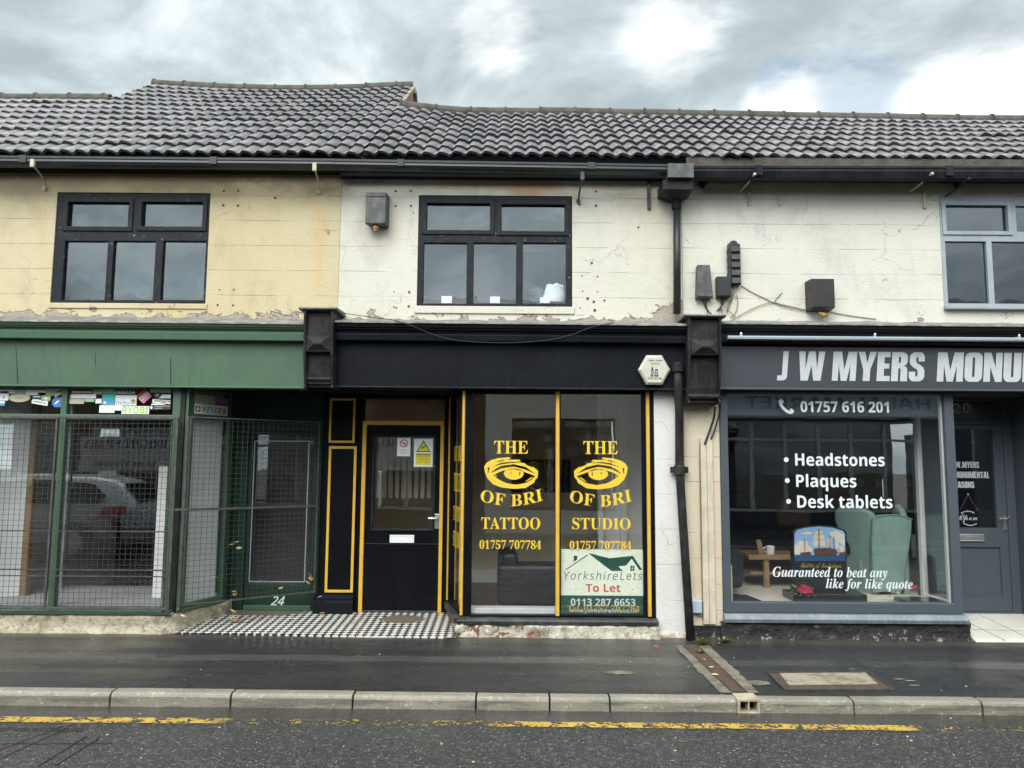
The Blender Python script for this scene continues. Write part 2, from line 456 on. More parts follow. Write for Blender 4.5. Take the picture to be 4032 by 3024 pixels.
# upper walls (z0 = height of one lined course)
ZC = Z(1200, 968, 7.45)
CR = .2525
render_wall('cream render', (0.527, 0.4495, 0.2906), (0.4883, 0.3991, 0.2364), ZC, CR, 3.015, 3.1,
            streaks=[(X(1257, 900, 7.45), .035, 3.25, 4.2, (.55, .36, .16), .5), (X(176, 850, 7.45), .03, 3.6, 4.2, (.45, .33, .17), .35), (-2.35, .02, 3.5, 4.1, (.48, .38, .2), .3)],
            patches=[(-3.85, 4.40, 1.1, .16, (.30, .22, .13), .6)], grime=.7)
render_wall('white render', (0.5735, 0.5425, 0.4689), (0.5347, 0.4999, 0.4185), ZC, CR, 2.985, 11.7,
            streaks=[(X(2560, 800, 7.45), .25, 3.6, 4.4, (.55, .45, .30), .25), (X(2640, 1000, 7.45), .04, 2.95, 3.9, (.5, .42, .3), .5)],
            patches=[(X(2090, 738, 7.45), 4.37, .35, .12, (.46, .24, .10), .85), (X(1950, 740, 7.45), 4.38, .8, .12, (.36, .29, .2), .6), (X(1490, 850, 7.45), 3.92, .27, .42, (.40, .36, .30), .7)], grime=.6, pipe_x=X(2665, 900, 7.45))
render_wall('ivory render', (0.5813, 0.558, 0.4883), (0.5503, 0.5231, 0.4456), ZC, CR, 2.93, 23.4, grime=.3, joints=.75)
render_wall('pier render', (0.62, 0.6123, 0.5813), (0.589, 0.5735, 0.5347), 0.0, .33, -.05, 5.9, grime=0, joints=.35,
            streaks=[(X(2620, 2300, 7.4), .05, .3, 1.0, (.55, .45, .33), .3)])
render_wall('cream pier render', (0.5735, 0.496, 0.3797), (0.5425, 0.4495, 0.3255), 0.0, .24, -.3, 8.3, grime=0, joints=.7)

def plinth_mat(name, c1, c2, seed, brick, amount, dark=(.13, .115, .09)):
    n = material(name); p = n.pos(); x, y, z = n.xyz(p)
    off = n.comb(n.math('ADD', x, seed), y, z)
    a = n.noise(off, 7, 6, .65, .5); b = n.noise(off, 30, 4, .65); c = n.noise(off, 2.2, 4, .6)
    col = n.mix(n.step(a, .35, .65), c1, c2)
    col = n.mix(n.math('MULTIPLY', n.step(b, .5, .68), .65), col, dark)
    col = n.mix(n.math('MULTIPLY', n.step(n.math('ADD', c, n.math('MULTIPLY', a, .4)), .72, .84), .7), col, dark)
    if brick: col = n.mix(n.step(n.math('ADD', c, n.math('MULTIPLY', a, .5)), .90 - amount, .93 - amount), col, n.mix(n.step(b, .4, .6), brick, tuple(q * .5 for q in brick)))
    n.put(n.b.inputs['Base Color'], col); n.b.inputs['Roughness'].default_value = .8
    bump(n, n.math('ADD', a, n.math('MULTIPLY', b, .5)), .02)
    return n.mat
plinth_mat('crumbling plaster', (0.5115, 0.4495, 0.3332), (0.403, 0.3332, 0.217), 2.0, None, 0)
plinth_mat('flaking plaster', (0.5425, 0.5038, 0.4185), (0.4263, 0.3797, 0.2945), 9.0, (0.2325, 0.1008, 0.05425), .02)
plinth_mat('exposed brick', (0.465, 0.4185, 0.341), (0.37, 0.32, 0.25), 4.0, (0.186, 0.08525, 0.05038), .13)
n = material('tarred plinth'); p = n.pos(); a = n.noise(p, 9, 6, .7); b = n.noise(p, 34, 5, .7)
x, y, z = n.xyz(p)
fl = n.step(n.math('SUBTRACT', n.math('ADD', n.math('MULTIPLY', a, .55), n.math('MULTIPLY', b, .45)), n.math('MULTIPLY', z, .62)), .548, .568)
n.put(n.b.inputs['Base Color'], n.mix(fl, n.mix(n.step(a, .4, .7), (.008, .008, .009), (.028, .027, .026)), n.mix(n.step(b, .4, .65), (.46, .43, .38), (.22, .18, .14))))
n.put(n.b.inputs['Roughness'], n.math('ADD', .25, n.math('MULTIPLY', a, .5))); bump(n, n.math('ADD', a, b), .02)

# roof tiles, ridge, brick
n = material('wet roof tile'); p = n.pos(); x, y, z = n.xyz(p)
wn = n.node('ShaderNodeTexWhiteNoise', Vector=n.comb(n.math('FLOOR', n.math('DIVIDE', x, .294)), n.math('FLOOR', n.math('DIVIDE', n.math('SUBTRACT', y, 7.2), .2826)), 0)).outputs['Value']
a = n.noise(p, 2.2, 5, .6); b = n.noise(p, 26, 4, .65)
col = n.mix(wn, (.058, .053, .055), (.128, .115, .117))
col = n.mix(n.math('MULTIPLY', n.step(a, .45, .7), .5), col, (.075, .068, .066))
col = n.mix(n.math('MULTIPLY', n.step(b, .60, .74), .45), col, (.07, .065, .058))
col = n.mix(n.math('MULTIPLY', n.step(n.math('ADD', a, n.math('MULTIPLY', b, .5)), .96, 1.05), .8), col, (.16, .15, .07))
n.put(n.b.inputs['Base Color'], col)
n.put(n.b.inputs['Roughness'], n.math('ADD', .28, n.math('MULTIPLY', n.noise(p, 5, 3), .28))); n.b.inputs['Specular IOR Level'].default_value = .6
n.b.inputs['Coat Weight'].default_value = .22; n.b.inputs['Coat Roughness'].default_value = .2
moss = n.step(n.math('ADD', n.math('MULTIPLY', n.noise(p, 3.5, 5, .65), .6), n.math('MULTIPLY', n.noise(p, 24, 3), .4)), .60, .64)
n.put(n.b.inputs['Base Color'], n.mix(n.math('MULTIPLY', moss, .8), col, (.07, .068, .035)))
bump(n, b, .0015)
paint('ridge mortar', (0.1, 0.088, 0.0768), .85, .5, 7, .004, .2, dirtcol=(0.056, 0.048, 0.04))
paint('verge mortar', (0.288, 0.248, 0.192), .85, .5, 7, .004, .2, dirtcol=(0.096, 0.08, 0.064))
def brick_mat(name, c1, c2, m, sc=1.0):
    n = material(name); p = n.pos(); x, y, z = n.xyz(p)
    br = n.node('ShaderNodeTexBrick', {'offset': .5}, Vector=n.comb(n.math('ADD', x, y), z, 0), Color1=c1, Color2=c2, Mortar=m, Scale=1.0)
    br.inputs['Mortar Size'].default_value = .006; br.inputs['Brick Width'].default_value = .225 * sc; br.inputs['Row Height'].default_value = .075 * sc
    col = n.mix(n.math('MULTIPLY', n.noise(p, 5, 5, .6), .5), br.outputs[0], tuple(q * .45 for q in c1))
    n.put(n.b.inputs['Base Color'], col); n.b.inputs['Roughness'].default_value = .85
    bump(n, n.math('SUBTRACT', n.noise(p, 40, 3), br.outputs['Fac']), .006)
    return n.mat
brick_mat('gable brick', (.46, .26, .15), (.36, .19, .11), (.40, .33, .25))
brick_mat('red brick', (.075, .036, .026), (.055, .028, .021), (.07, .06, .05))

# paints and plastics
paint('green paint', (.064, .118, .070), .45, .22, 2.0, .0008, .4, dirtcol=(0.036, 0.076, 0.0464))
paint('shade and joint green', (.019, .046, .028), .42, .22, 4, .001, 0.15, dirtcol=(0.008, 0.0224, 0.0136))  # lobby door green with the recess shade in its colour; also fascia joints
paint('black paint', (.007, .008, .010), .40, .2, 3, .0008, 0.12, dirtcol=(.035, .034, .033))
paint('blue black paint', (.0052, .0060, .0085), .45, .2, 1.4, .0008, 0.1, dirtcol=(.013, .015, .020))
paint('weathered black paint', (.012, .012, .013), .5, .35, 6, .002, 0.15, dirtcol=(.045, .041, .037))
paint('gloss black door', (.0045, .005, .0065), .36, .15, 3, .0005, 0.08)
paint('window black paint', (.010, .012, .016), .45, .25, 9, .0015, 0.14, dirtcol=(.032, .031, .031), chips=.35, chipcol=(.30, .28, .25))
paint('dark gutter plastic', (0.0192, 0.0224, 0.0256), .35, .25, 4, .0005, 0.3, dirtcol=(0.048, 0.048, 0.0464))
paint('soffit black', (.009, .010, .011), .6, .3, 3, .0008, 0.08)
paint('grey blue paint', (0.0624, 0.0736, 0.088), .45, .15, 3, .0006, .35, dirtcol=(0.064, 0.072, 0.08))
paint('sign grey', (0.04, 0.044, 0.0528), .35, .12, 2, .0003, .5)
paint('pale grey blue paint', (0.288, 0.32, 0.344), .45, .2, 5, .0006, .5, dirtcol=(0.192, 0.208, 0.216))
paint('sill grey paint', (.125, .145, .162), .4, .25, 5, .001, .5, dirtcol=(0.272, 0.288, 0.296))
paint('yellow paint', (0.64, 0.376, 0.044), .45, .16, 8, .0008, .5, dirtcol=(0.4, 0.208, 0.024))
paint('white paint', (0.624, 0.624, 0.608), .45, .12, 4, .0006)
paint('lead flashing', (0.128, 0.124, 0.12), .6, .5, 9, .004, .4, dirtcol=(0.288, 0.264, 0.232))
paint('grey sill', (.020, .021, .023), .42, .3, 8, .001, .4, dirtcol=(.10, .095, .09))
paint('galvanised wire', (.034, .036, .035), .55, .3, 20, 0, .5, dirtcol=(.05, .045, .04))
paint('rusty steel', (.036, .036, .037), .55, .4, 14, .001, .4, dirtcol=(.10, .085, .075))
paint('ivory fixing', (0.496, 0.448, 0.336), .6, .35, 16, .001, .4)
paint('grey plastic', (.030, .032, .034), .5, .6, 9, .0006, .5, dirtcol=(.10, .098, .09))
paint('dark plastic', (.008, .008, .009), .45, .3, 9, .0006)
paint('brown plastic', (.016, .010, .009), .35, .25, 9, .0005)
paint('beige cable', (0.224, 0.176, 0.104), .6, .3, 20, 0)
paint('black cable', (.02, .02, .02), .5, .2, 20, 0)
paint('amber plastic', (.33, .19, .06), .35, .2, 20, 0)
paint('cream plastic', (0.528, 0.496, 0.4), .4, .15, 9, .0003)
paint('cream conduit', (0.56, 0.488, 0.368), .55, .25, 6, .001, .4)
paint('pale blue plastic', (0.368, 0.432, 0.528), .5, .1, 9, .0003)
plain('silver metal', (.62, .62, .60), .3, .9)
plain('aluminium', (0.44, 0.48, 0.512), .35, .3)
plain('white plastic', (.78, .78, .77), .4)
plain('gold vinyl', (.72, .47, .035), .45)
plain('white vinyl', (0.656, 0.688, 0.688), .5)
plain('silver lettering', (0.464, 0.468, 0.48), .4)
plain('dark lettering', (.03, .03, .032), .5)
plain('grey lettering', (.16, .17, .16), .5)
plain('red lettering', (.62, .06, .03), .5)
plain('cream board', (.86, .90, .72), .35)
plain('board green', (.006, .075, .045), .35)
plain('sign yellow', (.80, .66, .05), .5)
plain('paper', (.88, .89, .87), .6)
plain('old paper', (.52, .48, .38), .7)
plain('old gold', (.36, .24, .06), .45)

# glass
glass('shop glass', .10, .0006)
glass('dim glass', .045, .0006)
glass('old glass', .050, .004, (.80, .84, .86))
glass('upper glass', .055, .004, (.92, .94, .95))
glass('grey house glass', .06, .002, (.55, .60, .62))
glass('car glass', .10, 0, (.10, .11, .12))

# ground
n = material('road asphalt'); p = n.pos(); x, y, z = n.xyz(p)
st = n.node('ShaderNodeTexVoronoi', Vector=p, Scale=95.0); st2 = n.node('ShaderNodeTexVoronoi', Vector=p, Scale=210.0)
a = n.noise(p, 1.3, 5, .6); b = n.noise(p, 45, 4, .7); cstr = n.noise(n.comb(n.math('MULTIPLY', x, .15), y, 0), 3, 4, .6)
sv = n.xyz(st.outputs['Color'])[0]; sv2 = n.xyz(st2.outputs['Color'])[1]
col = n.mix(n.step(sv, .2, .9), (.010, .0105, .010), (.032, .0317, .0295))
col = n.mix(n.math('MULTIPLY', n.step(sv2, .80, .92), .7), col, (.14, .14, .128))
col = n.mix(n.math('MULTIPLY', n.step(n.math('ADD', sv, n.math('MULTIPLY', b, .3)), 1.10, 1.16), .9), col, (.38, .38, .35))
col = n.mix(n.math('MULTIPLY', n.step(a, .4, .7), .4), col, (.024, .025, .024))
st3 = n.node('ShaderNodeTexVoronoi', Vector=p, Scale=52.0); sv3 = n.xyz(st3.outputs['Color'])
col = n.mix(n.math('MULTIPLY', n.step(sv3[0], .82, .92), .55), col, (.115, .113, .103))
col = n.mix(n.math('MULTIPLY', n.step(sv3[1], .70, .85), .6), col, (.016, .016, .016))
gutter = n.step(y, 5.36, 5.44)                   # smooth silted channel beside the kerb
col = n.mix(n.math('MULTIPLY', gutter, .75), col, n.mix(n.step(b, .4, .7), (.040, .035, .028), (.022, .020, .017)))
n.put(n.b.inputs['Base Color'], col)
wet = n.step(n.math('ADD', n.math('MULTIPLY', a, .6), n.math('MULTIPLY', cstr, .4)), .40, .60)
ro = n.math('SUBTRACT', .30, n.math('MULTIPLY', wet, .18))
n.put(n.b.inputs['Roughness'], n.math('SUBTRACT', ro, n.math('MULTIPLY', gutter, n.math('ADD', .06, n.math('MULTIPLY', n.step(n.noise(p, 2.5, 3), .4, .55), .16)))))
n.b.inputs['Specular IOR Level'].default_value = .55
hh = n.math('MULTIPLY', n.math('ADD', n.math('MULTIPLY', st.outputs['Distance'], .9), n.math('MULTIPLY', b, .5)), n.math('SUBTRACT', 1.0, n.math('MULTIPLY', gutter, .8)))
bump(n, hh, .014)

n = material('pavement asphalt'); p = n.pos(); x, y, z = n.xyz(p)
st = n.node('ShaderNodeTexVoronoi', Vector=p, Scale=170.0)
a = n.noise(p, 1.1, 5, .6); b = n.noise(p, 60, 4, .7); c = n.noise(n.comb(n.math('MULTIPLY', x, .35), n.math('MULTIPLY', y, 1.6), 0), 2.0, 5, .6)
sv = n.xyz(st.outputs['Color'])[0]
col = n.mix(n.step(sv, .1, 1.0), (.012, .012, .012), (.036, .036, .035))
col = n.mix(n.math('MULTIPLY', n.step(n.xyz(st.outputs['Color'])[1], .86, .95), .5), col, (.085, .085, .082))
col = n.mix(n.math('MULTIPLY', n.step(c, .42, .62), .5), col, (.020, .020, .021))
wob = n.math('ADD', y, n.math('MULTIPLY', n.math('SUBTRACT', n.noise(n.comb(x, 0, 0), .9, 3), .5), .22))
strip = n.math('MULTIPLY', n.box(wob, 6.50, 6.67, .014), n.step(n.noise(n.comb(x, 4, 0), .8, 2), .30, .42))   # paler reinstated trench
dmp = n.noise(n.comb(n.math('MULTIPLY', x, .22), n.math('MULTIPLY', y, 2.2), 7), 1.6, 5, .6)
col = n.mix(n.math('MULTIPLY', n.step(dmp, .52, .60), .6), col, (.014, .014, .015))
col = n.mix(n.math('MULTIPLY', strip, .8), col, (.060, .059, .056))
vg = n.node('ShaderNodeTexVoronoi', Vector=p, Scale=2.6)
col = n.mix(n.math('MULTIPLY', n.step(vg.outputs['Distance'], .055, .040), n.step(n.xyz(vg.outputs['Color'])[0], .45, .5)), col, (.10, .10, .096))
ck2 = n.node('ShaderNodeTexVoronoi', {'feature': 'DISTANCE_TO_EDGE'}, Vector=n.comb(n.math('ADD', n.math('MULTIPLY', x, .5), n.math('MULTIPLY', n.noise(p, 3, 4), .5)), n.math('ADD', y, n.math('MULTIPLY', n.noise(p, 4, 4), .4)), 0), Scale=.9)
col = n.mix(n.math('MULTIPLY', n.step(ck2.outputs['Distance'], .006, .002), n.step(a, .45, .55)), col, (.006, .006, .006))
alg = n.math('MULTIPLY', n.box(n.math('ADD', x, n.math('MULTIPLY', c, .5)), .9, 2.0, .5), n.box(y, 6.1, 6.7, .25))
col = n.mix(n.math('MULTIPLY', alg, n.math('MULTIPLY', n.step(c, .3, .6), .6)), col, (.058, .066, .046))
edge = n.math('MULTIPLY', n.step(n.math('ADD', y, n.math('MULTIPLY', a, .25)), 7.22, 7.42), n.step(b, .3, .6))
col = n.mix(n.math('MULTIPLY', edge, .5), col, (.12, .10, .078))
col = n.mix(n.math('MULTIPLY', n.step(n.noise(p, 7, 3), .71, .74), .8), col, (.15, .148, .14))
n.put(n.b.inputs['Base Color'], col)
n.put(n.b.inputs['Roughness'], n.math('ADD', .16, n.math('MULTIPLY', n.step(n.math('ADD', n.math('MULTIPLY', a, .5), n.math('MULTIPLY', dmp, .5)), .42, .58), .26)))
n.b.inputs['Specular IOR Level'].default_value = .5
bump(n, n.math('ADD', n.math('MULTIPLY', st.outputs['Distance'], .7), n.math('MULTIPLY', b, .5)), .006)

KX0 = GR(420, 2735, pav_z)[0]
n = material('kerb concrete'); p = n.pos(); x, y, z = n.xyz(p)
a = n.noise(p, 3, 5, .6); b = n.noise(p, 70, 4, .7); st = n.node('ShaderNodeTexVoronoi', Vector=p, Scale=60.0)
col = n.mix(n.step(a, .3, .7), (.29, .258, .205), (.21, .186, .145))
col = n.mix(n.math('MULTIPLY', n.step(b, .5, .7), .45), col, (.13, .11, .085))
col = n.mix(n.math('MULTIPLY', n.step(n.xyz(st.outputs['Color'])[0], .93, .97), .6), col, (.45, .42, .37))
wk = n.node('ShaderNodeTexWhiteNoise', Vector=n.comb(n.math('FLOOR', n.math('DIVIDE', n.math('SUBTRACT', x, KX0), .908)), 0, 0)).outputs['Value']
col = n.mix(n.math('MULTIPLY', wk, .38), col, (.155, .135, .105))
tyre = n.math('MULTIPLY', n.step(n.noise(n.comb(n.math('MULTIPLY', x, .5), y, n.math('MULTIPLY', z, 3)), 5, 5, .65), .42, .60), n.step(z, -.045, -.085))
col = n.mix(n.math('MULTIPLY', tyre, .65), col, (.075, .066, .052))
col = n.mix(n.math('MULTIPLY', n.step(n.noise(p, 9, 5, .7), .60, .70), .6), col, (.10, .09, .07))
n.put(n.b.inputs['Base Color'], col); n.put(n.b.inputs['Roughness'], n.math('ADD', .24, n.math('MULTIPLY', a, .3)))
bump(n, n.math('ADD', b, n.math('MULTIPLY', a, .5)), .005)
paint('concrete pale', (0.32, 0.28, 0.208), .7, .5, 12, .003, .3, dirtcol=(0.16, 0.128, 0.088))
paint('concrete haunch', (0.2, 0.18, 0.136), .7, .6, 8, .003, .3, dirtcol=(0.096, 0.084, 0.064))
paint('outlet concrete', (.46, .41, .31), .6, .35, 14, .002, .3, dirtcol=(.22, .18, .12))
paint('rust iron', (.055, .038, .032), .55, .5, 18, .002, .4, dirtcol=(.10, .06, .04))
paint('white doorstep', (0.544, 0.528, 0.472), .6, .3, 3, .001, .4, dirtcol=(0.4, 0.368, 0.304))

n = material('worn yellow line'); p = n.pos(); x, y, z = n.xyz(p)
b = n.noise(p, 36, 5, .7); a = n.noise(p, 9, 4, .6)
tr = n.node('ShaderNodeBsdfTransparent')
keep = n.step(n.math('ADD', n.math('MULTIPLY', b, .5), n.math('MULTIPLY', a, .5)), .46, .48)
faded = n.math('ADD', n.box(x, -1.95, -.10, .10), n.step(x, 2.66, 2.80))
keep = n.math('MULTIPLY', keep, n.math('SUBTRACT', 1.0, n.math('MULTIPLY', faded, n.step(n.math('ADD', n.math('MULTIPLY', b, .6), n.math('MULTIPLY', a, .4)), .60, .56)), clamp=True))
n.put(n.b.inputs['Base Color'], n.mix(n.step(b, .45, .65), (.50, .31, .05), (.33, .21, .045))); n.b.inputs['Roughness'].default_value = .5
mx = n.node('ShaderNodeMixShader', i0=keep, i1=tr.outputs[0], i2=n.b.outputs[0])
n.L.new(mx.outputs[0], n.N['Material Output'].inputs[0])

n = material('chequer tiles'); p = n.pos(); x, y, z = n.xyz(p)
rot = n.node('ShaderNodeVectorRotate', {'rotation_type': 'Z_AXIS'}, Vector=p, Angle=R_(45)).outputs[0]
rx, ry, rz = n.xyz(n.scale(rot, (1 / .053, 1 / .053, 0)))
ck = n.math('MODULO', n.math('ADD', n.math('FLOOR', rx), n.math('FLOOR', ry)), 2.0); ck = n.math('ABSOLUTE', ck)
a = n.noise(p, 5, 5, .6); b = n.noise(p, 40, 3)
col = n.mix(ck, (.60, .58, .53), (.018, .017, .018))
gr = n.math('MAXIMUM', n.math('MAXIMUM', n.step(n.math('FRACT', rx), .05, .02), n.step(n.math('FRACT', ry), .05, .02)), 0)
col = n.mix(n.math('MULTIPLY', gr, .6), col, (.12, .11, .10))
cx_, cy_ = GR(1590, 2445, lambda x, y: .03); d2x, d2y = GR(1000, 2420, lambda x, y: .04)
d = n.math('ADD', n.math('POWER', n.math('DIVIDE', n.math('SUBTRACT', x, cx_), .24), 2), n.math('POWER', n.math('DIVIDE', n.math('SUBTRACT', y, cy_), .16), 2))
d2 = n.math('ADD', n.math('POWER', n.math('DIVIDE', n.math('SUBTRACT', x, d2x), .55), 2), n.math('POWER', n.math('DIVIDE', n.math('SUBTRACT', y, d2y), .14), 2))
d = n.math('MINIMUM', d, d2)
col = n.mix(n.step(n.math('ADD', d, n.math('MULTIPLY', a, 1.4)), 1.75, 1.45), col, n.mix(n.step(b, .4, .7), (.17, .14, .10), (.11, .09, .065)))
col = n.mix(n.math('MULTIPLY', n.step(a, .5, .75), .4), col, (.14, .12, .09))
n.put(n.b.inputs['Base Color'], col); n.b.inputs['Roughness'].default_value = .38

# interiors
paint('beige wall', (.76, .655, .45), .8, .1, 2)
paint('white interior', (.88, .88, .86), .7, .1, 2)
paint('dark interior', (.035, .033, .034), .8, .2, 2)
paint('brown floor', (.17, .10, .07), .5, .3, 3)
paint('grey display floor', (.42, .41, .39), .6, .2, 6)
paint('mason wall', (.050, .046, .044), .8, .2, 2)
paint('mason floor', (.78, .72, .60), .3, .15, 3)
paint('upper room', (.30, .30, .30), .8, .1, 2)
paint('net curtain', (.13, .15, .165), .9, .25, 2, 0, .1)
paint('ceiling white', (.80, .80, .78), .8, .1, 2)
paint('oak', (.33, .205, .10), .5, .25, 12)
paint('teal wall', (.20, .30, .28), .7, .1, 2)
paint('sage fabric', (.20, .305, .275), .85, .15, 6, .001, .15)
paint('dark fabric', (.02, .025, .035), .8, .2, 8, .001, .2)
paint('tan cushion', (.30, .20, .13), .85, .2, 10, .001, .2)
paint('black leather', (.010, .010, .012), .35, .25, 14, .002, .5)
paint('polished granite', (.012, .012, .013), .12, .2, 40, 0, .6)
plain('rose petal', (.42, .015, .05), .6)
plain('leaf green', (.07, .13, .05), .6)
plain('pale leaf', (.42, .45, .33), .6)
plain('weed green', (.13, .17, .05), .6)
plain('dead leaf', (.36, .18, .07), .7)
plain('straw leaf', (.50, .40, .22), .7)
plain('car white', (.48, .49, .50), .2)
plain('tyre', (.02, .02, .02), .8)
plain('tail red', (.45, .02, .02), .2)
plain('plastic bag', (.76, .77, .78), .5)
plain('sky blue picture', (.27, .43, .68), .4)
plain('cloud picture', (.66, .64, .56), .4)
plain('sea picture', (.015, .07, .17), .4)
plain('sail picture', (.70, .58, .42), .4)
plain('hull picture', (.10, .05, .03), .4)
plain('teal sticker', (.05, .50, .40), .4); plain('blue sticker', (.06, .20, .55), .4); plain('sky sticker', (.10, .36, .60), .4)
plain('lime sticker', (.30, .55, .03), .4); plain('mint sticker', (.36, .60, .40), .4); plain('pink sticker', (.75, .18, .35), .4)
plain('red sticker', (.55, .03, .03), .4); plain('dark sticker', (.05, .045, .045), .4); plain('beige sticker', (.60, .52, .36), .4)
plain('market blue', (.25, .33, .42), .5); plain('market letter', (.02, .03, .06), .5)
paint('opposite white', (.80, .79, .74), .8, .2, 1.5, .001, .2, dirtcol=(.55, .53, .47))
m_ = MATS
# ------------------------------------------------------------------ the setting: ground, road, kerb, pavement
random.seed(7)
YW = 7.45                                         # upper wall face
XB1, XB2 = X(1337, 950, YW), X(2685, 950, YW)     # house boundaries
XL = -5.35
YK0, YK1 = 5.655, 5.765                           # kerb front and back

def sheet(name, x0, x1, y0, y1, nx, ny, zf, mat):
    mb = MB()
    mb.v = [(x0 + (x1 - x0) * i / nx, y0 + (y1 - y0) * j / ny, zf(x0 + (x1 - x0) * i / nx, y0 + (y1 - y0) * j / ny)) for j in range(ny + 1) for i in range(nx + 1)]
    mb.f = [(j * (nx + 1) + i, j * (nx + 1) + i + 1, (j + 1) * (nx + 1) + i + 1, (j + 1) * (nx + 1) + i) for j in range(ny) for i in range(nx)]
    return kind(mb.build(name, mat, None, origin=(0, 0, 0), smooth=True), 'structure')
und = lambda x, y: .006 * mnoise.noise(Vector((x * .8, y * 1.1, 0))) + .002 * mnoise.noise(Vector((x * 3, y * 3, 4)))
sheet('ground', -200, 200, -200, 200, 4, 4, lambda x, y: -.9, m_['concrete haunch'])
sheet('road', -40, 40, -.62, YK0 + .05, 160, 30, lambda x, y: road_z(x, y) + und(x, y) * (.25 if y > 5.3 else .6), m_['road asphalt'])
sheet('pavement', -40, 40, YK1 - .01, 8.6, 240, 24, lambda x, y: pav_z(x, y) + und(x, y) * min(1, max(0, (y - YK1) * 6)), m_['pavement asphalt'])
sheet('far_pavement', -40, 40, -3.3, -.62, 20, 4, lambda x, y: -.02, m_['pavement asphalt'])

# kerb stones, bull-nosed, with open joints
KJ = [GR(sx, 2735, pav_z)[0] for sx in (-300, 420, 905, 1390, 1875, 2163, 2397, 2888)]
KJ2 = [GR(sx, 2740, pav_z)[0] for sx in (2972, 3338, 3825, 4312, 4800)]
kb = MB()
def kerbstone(xa, xb):
    za = pav_z((xa + xb) / 2, YK0) + random.uniform(-.004, .004); zb = -.3
    jy = random.uniform(-.004, .004)
    prof = [(YK1, zb), (YK1, za + .002), (YK0 + .035, za), (YK0 + .022, za - .004), (YK0 + .010, za - .014), (YK0 + .004, za - .028), (YK0, za - .1), (YK0, zb)]
    d = .003 * (xb - xa)
    kb.prismx([(y + jy, z) for y, z in prof], xa + .006, xb - .006, d / 2, -d / 2)
for a, b in list(zip(KJ, KJ[1:])) + list(zip(KJ2, KJ2[1:])): kerbstone(a, b)
for i in range(24):
    kerbstone(KJ[0] - .915 * (i + 1), KJ[0] - .915 * i); kerbstone(KJ2[-1] + .915 * i, KJ2[-1] + .915 * (i + 1))
kind(kb.build('kerb', m_['kerb concrete'], None, bevel=.004, origin=(0, 0, 0)), 'structure')
kb = MB()
kb.box(-40, 40, -.74, -.62, -.3, -.018)
kind(kb.build('far_kerb', m_['kerb concrete'], None, bevel=.02, origin=(0, 0, 0)), 'structure')

# worn single yellow line
mb = MB(); xs = [-9 + i * .05 for i in range(380)]
YA = GR(2016, 2864, road_z)[1]; YB_ = GR(2016, 2843, road_z)[1]
vs = []
for x in xs:
    j1, j2 = .010 * mnoise.noise(Vector((x * 9, 0, 0))), .010 * mnoise.noise(Vector((x * 9, 5, 0)))
    for y in (YA + j1, YB_ + j2): vs.append((x, y, road_z(x, y) + und(x, y) * .6 + .005))
mb.add(vs, [(2 * i, 2 * i + 2, 2 * i + 3, 2 * i + 1) for i in range(len(xs) - 1)])
kind(mb.build('yellow_line', m_['worn yellow line'], None, origin=(0, 0, 0)), 'structure')

# tar sealed cracks scored in the road, lower left
cr = MB()
for (a, b) in (((0, 2990), (300, 2850)), ((0, 2955), (250, 2858)), ((150, 3020), (345, 2900)), ((215, 3020), (395, 2905)), ((-40, 2868), (330, 2872)), ((-40, 2875), (330, 2880)), ((-40, 2930), (440, 2930))):
    pa, pb = GR(*a, road_z), GR(*b, road_z); n_ = 14
    for i in range(n_):
        u, v = i / n_, (i + 1) / n_
        q = [(pa[0] + (pb[0] - pa[0]) * t, pa[1] + (pb[1] - pa[1]) * t + .006 * math.sin(t * 17 + a[0])) for t in (u, v)]
        dx_, dy_ = q[1][0] - q[0][0], q[1][1] - q[0][1]; L = math.hypot(dx_, dy_); nx_, ny_ = -dy_ / L * .004, dx_ / L * .004
        cr.add([(x + s * nx_, y + s * ny_, road_z(x, y) + und(x, y) * .6 + .005) for x, y in q for s in (-1, 1)], [(0, 2, 3, 1)])
kind(cr.build('road_crack', m_['soffit black'], None, origin=(0, 0, 0)), 'structure')

# ------------------------------------------------------------------ roofs
ZE = lambda x: Z(0, 606, 7.22) + (x - X(0, 606, 7.22)) * (Z(3000, 626, 7.22) - Z(0, 606, 7.22)) / (X(3000, 626, 7.22) - X(0, 606, 7.22))
GAUGE, WAVE = .345, .147
def pitch(x):
    t = min(1, max(0, (x + 1.55) / .9)); t = t * t * (3 - 2 * t)
    r = min(1, max(0, (x - 1.0) / 4.5))
    return R_(35.0 + (33.4 - 35.0) * t - 1.1 * r)
def roof_pt(x, s, h, sag=0):
    a = pitch(x)
    return (x, 7.22 + s * math.cos(a) - h * math.sin(a), ZE(x) + s * math.sin(a) + h * math.cos(a) - sag)
def wave(u): return .0155 * math.sin(2 * math.pi * u) + .005 * math.sin(4 * math.pi * u + .7)
def tile_jit(i, k):
    random.seed(i * 7919 + k * 104729); a, b, c = random.random(), random.uniform(-.006, .006), random.uniform(-.014, .014)
    return (b + (.012 if a < .04 else 0), c - (.035 if a < .025 else 0))
